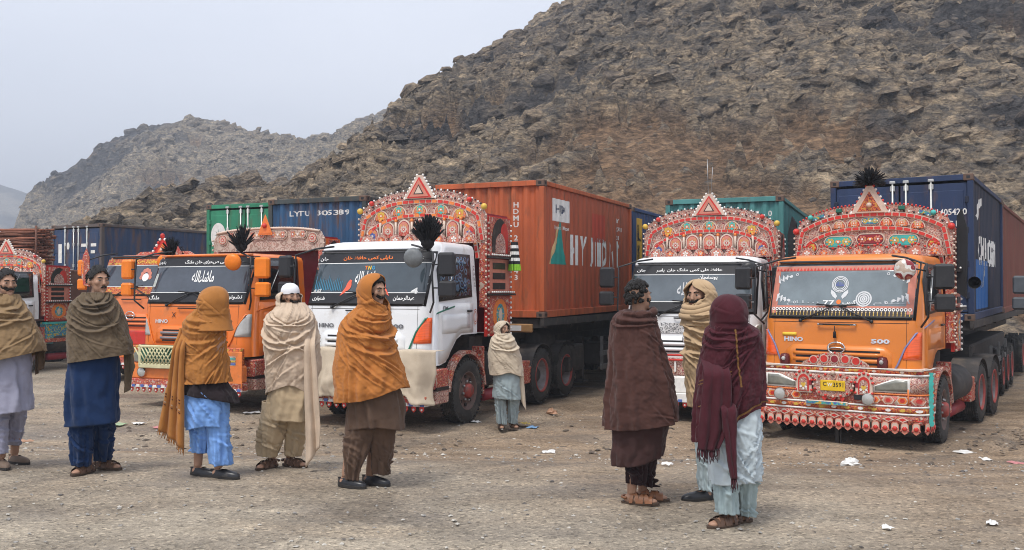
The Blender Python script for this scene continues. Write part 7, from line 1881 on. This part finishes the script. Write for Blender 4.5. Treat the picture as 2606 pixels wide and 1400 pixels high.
legs(r, M2, ox, oy, k, [([(1030, 180, 243), (1080, 182, 242), (1140, 184, 236), (1185, 190, 230)], 1183), ([(1030, 232, 298), (1080, 236, 294), (1140, 240, 288), (1175, 246, 280)], 1174)], ft, 33)

# --- man cut by the left edge
ft = ((12, 1190, 40), (52, 1178, 62))
r, HM, hc, k, bd = person('man with moustache in tan brown shawl and lilac grey clothes', 10, 1190, 689, 16, 50, ft, 'shoe', hips=(-8, 43), shoe_col=mat('leather_taupe', (.13, .09, .065), rough=.7, var=.25))
cap_hair(bd, HM, 'short', seed=5); moustache(bd, HM, .034); beard(bd, HM, .55)
M_ = wool('tan', (.235, .155, .082)); ox, oy = 10, 1190
sil = [(745, -18, 40), (758, -40, 50), (775, -62, 58), (825, -75, 86), (880, -85, 112), (935, -92, 118)]
garment('shawl', r, M_, sil, ox, oy, k, 748, lambda a: 918 - 26 * np.cos(a), folds=(('swag', .024, 30, .15, FR + .4, 1.50, .16), ('diag', .010, 16, -.2, FR + .8, .8, 1.1, .25)), seed=41)
hang_end('shawl_end', r, wool('tan_dark', (.10, .065, .04)), [(880, 82, 108), (920, 82, 108), (945, 84, 104)], ox, oy, k, .06, ripples=3, seed=6, bottom=(10, 0, -8))
M2 = wool('lilac_grey', (.33, .33, .42), .08)
garment('tunic', r, M2, [(860, -50, 72), (950, -58, 78), (1045, -60, 82)], ox, oy, k, 880, lambda a: 1050 - 8 * np.cos(a), n=90, mrows=44, folds=(('vert', .014, 7, .1),), seed=44)
legs(r, M2, ox, oy, k, [([(1000, -40, 24), (1060, -38, 24), (1130, -28, 22), (1150, -22, 20)], 1150), ([(1000, 14, 72), (1060, 18, 64), (1134, 22, 52)], 1134)], ft, 43)

# --- man beside the wheels of the white truck
ft = ((1276, 1089, 5), (1309, 1088, 20))
r, HM, hc, k, bd = person('small far man in beige shawl and grey blue clothes beside the white truck wheels', 1292, 1090, 820, 1281, 35, ft, 'sandal', hips=(1273, 1307), voxel=.011)
cap_hair(bd, HM, 'short', seed=6); moustache(bd, HM, .03)
M_ = wool('beige', (.27, .195, .125)); ox, oy = 1292, 1090
sil = [(846, 1264, 1298), (855, 1255, 1304), (865, 1248, 1310), (880, 1244, 1316), (907, 1242, 1326), (940, 1245, 1331), (970, 1248, 1333)]
garment('shawl', r, M_, sil, ox, oy, k, 848, lambda a: 955 + 2 * np.cos(a) - 9 * np.exp(-((a - 4.9) / .5) ** 2), n=100, mrows=60, folds=(('swag', .022, 28, .14, FR + .2, 1.42, .16), ('diag', .014, 22, .22, FR + .2, 1.0, 1.1, .25)), seed=51)
hood(r, M_, hc, radians(45), 1.1, .05, hc.z - .225, r=.120, seed=52, top=.130, cover=.55)
hang_end('shawl_end', r, M_, [(930, 1312, 1330), (985, 1318, 1335), (1020, 1326, 1338)], ox, oy, k, .0, ripples=2, seed=7, bottom=(0, 10, 24))
M2 = wool('slate_blue', (.30, .36, .37), .10)
garment('tunic', r, M2, [(930, 1256, 1318), (970, 1255, 1322), (1020, 1256, 1324)], ox, oy, k, 935, lambda a: 1014 + 3 * np.cos(a), n=72, mrows=36, folds=(('diag', .016, 22, .3, FR, 1.4, .6, .3), ('vert', .012, 5, .2)), seed=54)
legs(r, M2, ox, oy, k, [([(990, 1258, 1288), (1030, 1260, 1287), (1078, 1266, 1288)], 1078), ([(990, 1292, 1322), (1030, 1295, 1320), (1078, 1297, 1316)], 1078)], ft, 53)

# --- group of three on the right: curly-haired man in chocolate cape
ft = ((1628, 1281, 78), (1655, 1272, 80))
r, HM, hc, k, bd = person('curly haired man in chocolate brown cape with bare ankles and tan sandals', 1630, 1283, 717, 1626, 118, ft, 'sandal', hips=(1618, 1646), shoe_col=mat('leather_tan', (.24, .10, .045), rough=.5, var=.25))
cap_hair(bd, HM, 'curly', seed=8); beard(bd, HM, .5)
M_ = wool('chocolate', (.072, .034, .028), .16); ox, oy = 1630, 1283
sil = [(786, 1586, 1658), (796, 1572, 1664), (808, 1560, 1668), (835, 1553, 1676), (898, 1548, 1694), (956, 1544, 1708), (1020, 1540, 1724), (1088, 1537, 1732)]
garment('shawl', r, M_, sil, ox, oy, k, 790, lambda a: 1074 - 12 * np.cos(a) - 8 * np.sin(a), depth=.72, folds=(('swag', .014, 26, .06, FR, 1.45, .09), ('vert', .016, 5, .2), ('diag', .008, 14, .2, FR + .9, .7, 1.0, .35)), seed=61)
cr_ = MB(); cw = [(hc.x * .7 + .115 * cos(a) * (1 + .04 * sin(3 * a)), .02 + .10 * sin(a), (oy - 797) * k + .018 * sin(a + .8)) for a in np.linspace(0, 2 * pi, 40)]; cr_.tube(cw, [.030 + .006 * sin(q * .9) for q in range(40)], 10, 0, False); cr_.build('collar_roll', M_, r)
M2 = wool('cocoa', (.055, .028, .026), .14)
garment('tunic', r, M2, [(1000, 1558, 1690), (1080, 1557, 1700), (1200, 1558, 1668)], ox, oy, k, 1030, lambda a: 1182 - 22 * np.exp(-((np.cos(a) - 1) / .8) ** 2), n=90, mrows=40, folds=(('vert', .010, 5, .1),), seed=64)
legs(r, wool('dark_cocoa', (.030, .016, .018), .14), ox, oy, k, [([(1150, 1585, 1650), (1190, 1592, 1645), (1232, 1598, 1640)], 1230), ([(1150, 1620, 1672), (1190, 1630, 1668), (1240, 1638, 1664)], 1238)], ft, 63)

# --- man with shaven forehead in sand shawl, facing left
ft = ((1774, 1271, -72), (1812, 1266, -66))
r, HM, hc, k, bd = person('man with high bald forehead wrapped to the chin in a sand coloured shawl', 1800, 1273, 716, 1776, -38, ft, 'shoe', hips=(1794, 1824))
cap_hair(bd, HM, 'thin', seed=9); moustache(bd, HM, .032); beard(bd, HM, .4)
M_ = wool('sand', (.44, .31, .185)); ox, oy = 1800, 1273
sil = [(772, 1752, 1812), (790, 1748, 1830), (815, 1744, 1846), (850, 1740, 1856), (930, 1741, 1862), (1048, 1752, 1860)]
garment('shawl', r, M_, sil, ox, oy, k, 770, lambda a: 1040 + 6 * np.cos(a), folds=(('swag', .022, 36, .10, FR - .4, 1.36, .22), ('diag', .012, 24, .20, FR - .4, 1.0, 1.0, .3)), seed=71)
hood(r, M_, hc, radians(-55), 1.30, .06, hc.z - .235, r=.122, seed=72, top=.128, cover=.45, chin=-.045)
wr_ = MB(); M3 = Matrix.Translation(hc)
for q in range(3): wr_.tube([(hc.x + (.105 + .012 * q) * cos(a), (.100 + .012 * q) * sin(a), hc.z - .078 - .035 * q + .018 * sin(a + .5) + .03 * max(0, cos(a + .4))) for a in np.linspace(0, 2 * pi, 40)], .026, 8, 0, False)
wr_.build('neck_wrap', M_, r)
M2 = wool('pale_blue', (.40, .48, .50), .08)
garment('tunic', r, M2, [(1000, 1765, 1848), (1100, 1772, 1850), (1160, 1775, 1850)], ox, oy, k, 1020, lambda a: 1150 + 0 * a, n=80, mrows=30, folds=(('vert', .012, 5, .1),), seed=74)
legs(r, M2, ox, oy, k, [([(1100, 1768, 1818), (1180, 1774, 1814), (1246, 1778, 1808)], 1246), ([(1100, 1800, 1848), (1180, 1806, 1846), (1246, 1808, 1838)], 1244)], ft, 73)

# --- man seen from behind in maroon shawl
ft = ((1840, 1337, -62), (1868, 1328, -70))
r, HM, hc, k, bd = person('man seen from behind in maroon shawl with gold stripes and pale blue clothes', 1850, 1338, 762, 1850, 205, ft, 'sandal', hips=(1846, 1897), tilt=6)
M_ = wool('maroon', (.060, .014, .020), .16); ox, oy = 1850, 1338
sil = [(812, 1822, 1884), (825, 1808, 1908), (838, 1796, 1930), (850, 1790, 1936), (884, 1783, 1939), (956, 1774, 1940), (1030, 1768, 1938), (1110, 1764, 1936)]
sh_, co_ = garment('shawl', r, M_, sil, ox, oy, k, 816, lambda a: 1074 - 48 * np.cos(a) + 4 * np.sin(a * 2), depth=.70, keep=True, folds=(('swag', .012, 24, .08, FR, 1.40, .10), ('vert', .012, 5, .3), ('diag', .012, 18, -.25, FR - .6, .8, 1.05, .3)), seed=81)
hood(r, M_, hc, radians(205), .9, .04, hc.z - .225, r=.124, seed=82, top=.138, cover=.4)
GOLDW = wool('gold_thread', (.17, .085, .030), .35, 60)
ribbon(co_, [(FR - .05, .05), (FR + .02, .3), (FR + .15, .62)], .014, .010, sh_, GOLDW); ribbon(co_, [(FR + 1.45, .93), (FR + .6, .94), (FR - .1, .955)], .016, .010, sh_, GOLDW)
for vv in (.44, .47, .66): ribbon(co_, [(FR - 1.2, vv + .02), (FR - .7, vv), (FR - .12, vv - .01)], .008, .010, sh_, GOLDW)
oe, ce = hang_end('shawl_end', r, M_, [(900, 1782, 1840), (1000, 1772, 1842), (1080, 1764, 1836), (1130, 1760, 1812)], ox, oy, k, -.20, ripples=5, seed=8, fringe=(22, .09), bottom=(0, 4, 0), amp=.016)
oe, ce = hang_end('shawl_end', r, M_, [(990, 1812, 1852), (1080, 1822, 1852), (1160, 1834, 1850), (1200, 1842, 1852)], ox, oy, k, -.225, ripples=3, seed=9, fringe=(9, .10), amp=.012)
M2 = wool('ice_blue', (.50, .57, .60), .07, 5)
garment('tunic', r, M2, [(980, 1800, 1926), (1060, 1800, 1934), (1150, 1802, 1936), (1235, 1808, 1930)], ox, oy, k, 1000, lambda a: 1224 + 4 * np.sin(2 * a), depth=.68, n=110, mrows=60, folds=(('diag', .013, 26, .25, FR + .3, 1.2, .5, .35), ('diag', .010, 30, -.22, FR + .5, 1.2, .6, .3), ('vert', .008, 5, .2)), seed=84)
legs(r, wool('pale_teal', (.36, .45, .46), .08), ox, oy, k, [([(1190, 1812, 1878), (1240, 1816, 1876), (1303, 1822, 1874)], 1303), ([(1190, 1868, 1926), (1240, 1874, 1922), (1312, 1878, 1912)], 1312)], ft, 83)
# ------------------------------------------------------------------ litter and churned mud
def crumple(name, px, py, w, h, m, label, cat, seed, flat_=.25, group='litter on the lot'):
    X, Y, Z = ground_at(px, py); k = Y / 2400; R = random.Random(seed); n, mr = 12, 6
    rx, rz = w * k / 2, h * k
    rows = []
    for j in range(mr):
        e = j / (mr - 1) * pi / 2; ring = []
        for q in range(n):
            a = 2 * pi * q / n; t = R.uniform(.65, 1.2); ring.append((rx * cos(a) * cos(e) * t, rx * .8 * sin(a) * cos(e) * t, .004 + rz * sin(e) * R.uniform(.5, 1.15)))
        rows.append(ring)
    o = MB().loft(rows, 0, False, True, (True, True)).build(name, m); o.location = (X, Y, Z); o['label'] = label; o['category'] = cat; o['group'] = group
def scrap(name, px, py, w, h, m, label, cat, seed, group='litter on the lot'):
    X, Y, Z = ground_at(px, py); k = Y / 2400; R = random.Random(seed); n = 6
    vs = []; fs = []; L = w * k; D = max(.05, h * k / .2)
    for i in range(n):
        for j in range(4): vs.append((-L / 2 + L * i / (n - 1) + R.uniform(-.01, .01), -D / 2 + D * j / 3 + R.uniform(-.01, .01), .012 + R.uniform(0, .022)))
    for i in range(n - 1):
        for j in range(3): fs.append((i * 4 + j, i * 4 + 4 + j, i * 4 + 5 + j, i * 4 + 1 + j))
    o = MB().add(vs, fs).build(name, m); o.location = (X, Y, Z); o.rotation_euler = (0, 0, R.uniform(-.5, .5)); o['label'] = label; o['category'] = cat; o['group'] = group
    md = o.modifiers.new('thickness', 'SOLIDIFY'); md.thickness = .003
PLW = mat('plastic_white', (.72, .71, .68), rough=.4, var=.1); PLB = mat('plastic_blue', (.16, .30, .48), rough=.4, var=.1); PLP = mat('plastic_pink', (.50, .20, .20), rough=.5, var=.15)
PLY = mat('plastic_yellow', (.62, .46, .10), rough=.5, var=.15); PLG = mat('plastic_green', (.30, .40, .24), rough=.6, var=.2); PLO = mat('plastic_orange', (.36, .20, .12), rough=.6, var=.2)
crumple('plastic_bag', 2162, 1183, 48, 20, PLW, 'crumpled white plastic bag on the dirt before the pompom truck', 'plastic bag', 1)
scrap('paper_scrap', 1396, 1152, 32, 8, PLW, 'white paper scrap on the dirt right of the far man', 'paper scrap', 2)
scrap('paper_scrap', 1697, 1184, 26, 6, PLW, 'white paper scrap between the curly haired man and the sand shawl', 'paper scrap', 3)
scrap('plastic_scrap', 1356, 1089, 24, 7, PLB, 'blue plastic scrap near the feet of the far man', 'plastic scrap', 4)
scrap('plastic_scrap', 1334, 1079, 24, 5, PLY, 'yellow plastic scrap behind the blue one near the far man', 'plastic scrap', 5)
crumple('snack_packet', 1404, 1052, 30, 14, PLO, 'crumpled orange and blue packet by the rear wheel of the white truck', 'packet', 6)
scrap('plastic_scrap', 2450, 1152, 40, 8, PLW, 'long pale scrap right of the pompom truck front wheel', 'plastic scrap', 7)
scrap('plastic_scrap', 2505, 1170, 24, 7, PLW, 'small pale scrap nearest the pink scrap', 'plastic scrap', 8)
scrap('plastic_scrap', 2582, 1180, 34, 7, PLP, 'pink plastic scrap on the dirt', 'plastic scrap', 9)
scrap('leaf_scrap', 306, 1082, 26, 8, PLG, 'green leafy scrap behind the young man in navy', 'scrap', 10)
scrap('paper_scrap', 357, 1079, 24, 6, PLW, 'white paper scrap beside the green leafy scrap', 'paper scrap', 11)
scrap('plastic_strip', 68, 1124, 44, 4, PLO, 'orange plastic strip on the dirt behind the tan shawl man', 'plastic strip', 12)
scrap('paper_scrap', 642, 1052, 40, 6, PLW, 'flat white paper between the ochre and cream shawled men', 'paper scrap', 13)
scrap('plastic_scrap', 408, 1090, 40, 4, PLP, 'faded pink scrap behind the fringed shawl end', 'plastic scrap', 14)
scrap('plastic_scrap', 2252, 1346, 22, 6, PLW, 'pale scrap alone on the nearest dirt', 'plastic scrap', 15)
scrap('paper_scrap', 2520, 1334, 26, 8, PLW, 'small pale scrap near dark twigs on the nearest dirt', 'paper scrap', 16)
scrap('paper_scrap', 1210, 1075, 24, 6, PLW, 'white scrap under the front wheel of the white truck', 'paper scrap', 17)
def clods():
    mb = MB(); R = random.Random(9)
    F = [(4, 5, 6), (4, 7, 5), (4, 6, 8), (4, 8, 7), (5, 1, 3), (5, 3, 6), (6, 3, 0), (6, 0, 8), (8, 0, 2), (8, 2, 7), (7, 2, 1), (7, 1, 5)]
    for k_ in range(2600):
        if k_ < 1800: t = R.random() * 9; x = 7.6 + t * .62 + R.gauss(0, .38); y = 13.6 + t * .80 + R.gauss(0, .3)
        else: x = R.uniform(-6, 9); y = R.uniform(11.5, 16)
        s = .010 + .045 * R.random() ** 3; a = R.random() * 6.28; z = gz(x, y); vs = []
        for p in rock_shape(R, s):
            q = (p[0] * (1 + .6 * R.random()), p[1] * (.6 + .5 * R.random()), p[2] * (.4 + .5 * R.random())); vs.append((x + s * (q[0] * cos(a) - q[1] * sin(a)), y + s * (q[0] * sin(a) + q[1] * cos(a)), z + s * q[2]))
        mb.add(vs, F, R.choice([0, 0, 1]))
    o = mb.build('mud_clods', [mat('mud_dark', (.10, .078, .060), rough=.85, var=.3), mat('mud_brown', (.19, .145, .105), rough=.9, var=.3)]); o['kind'] = 'stuff'; o['label'] = 'dark clods of churned mud beside the pompom truck'; o['category'] = 'mud'
clods()
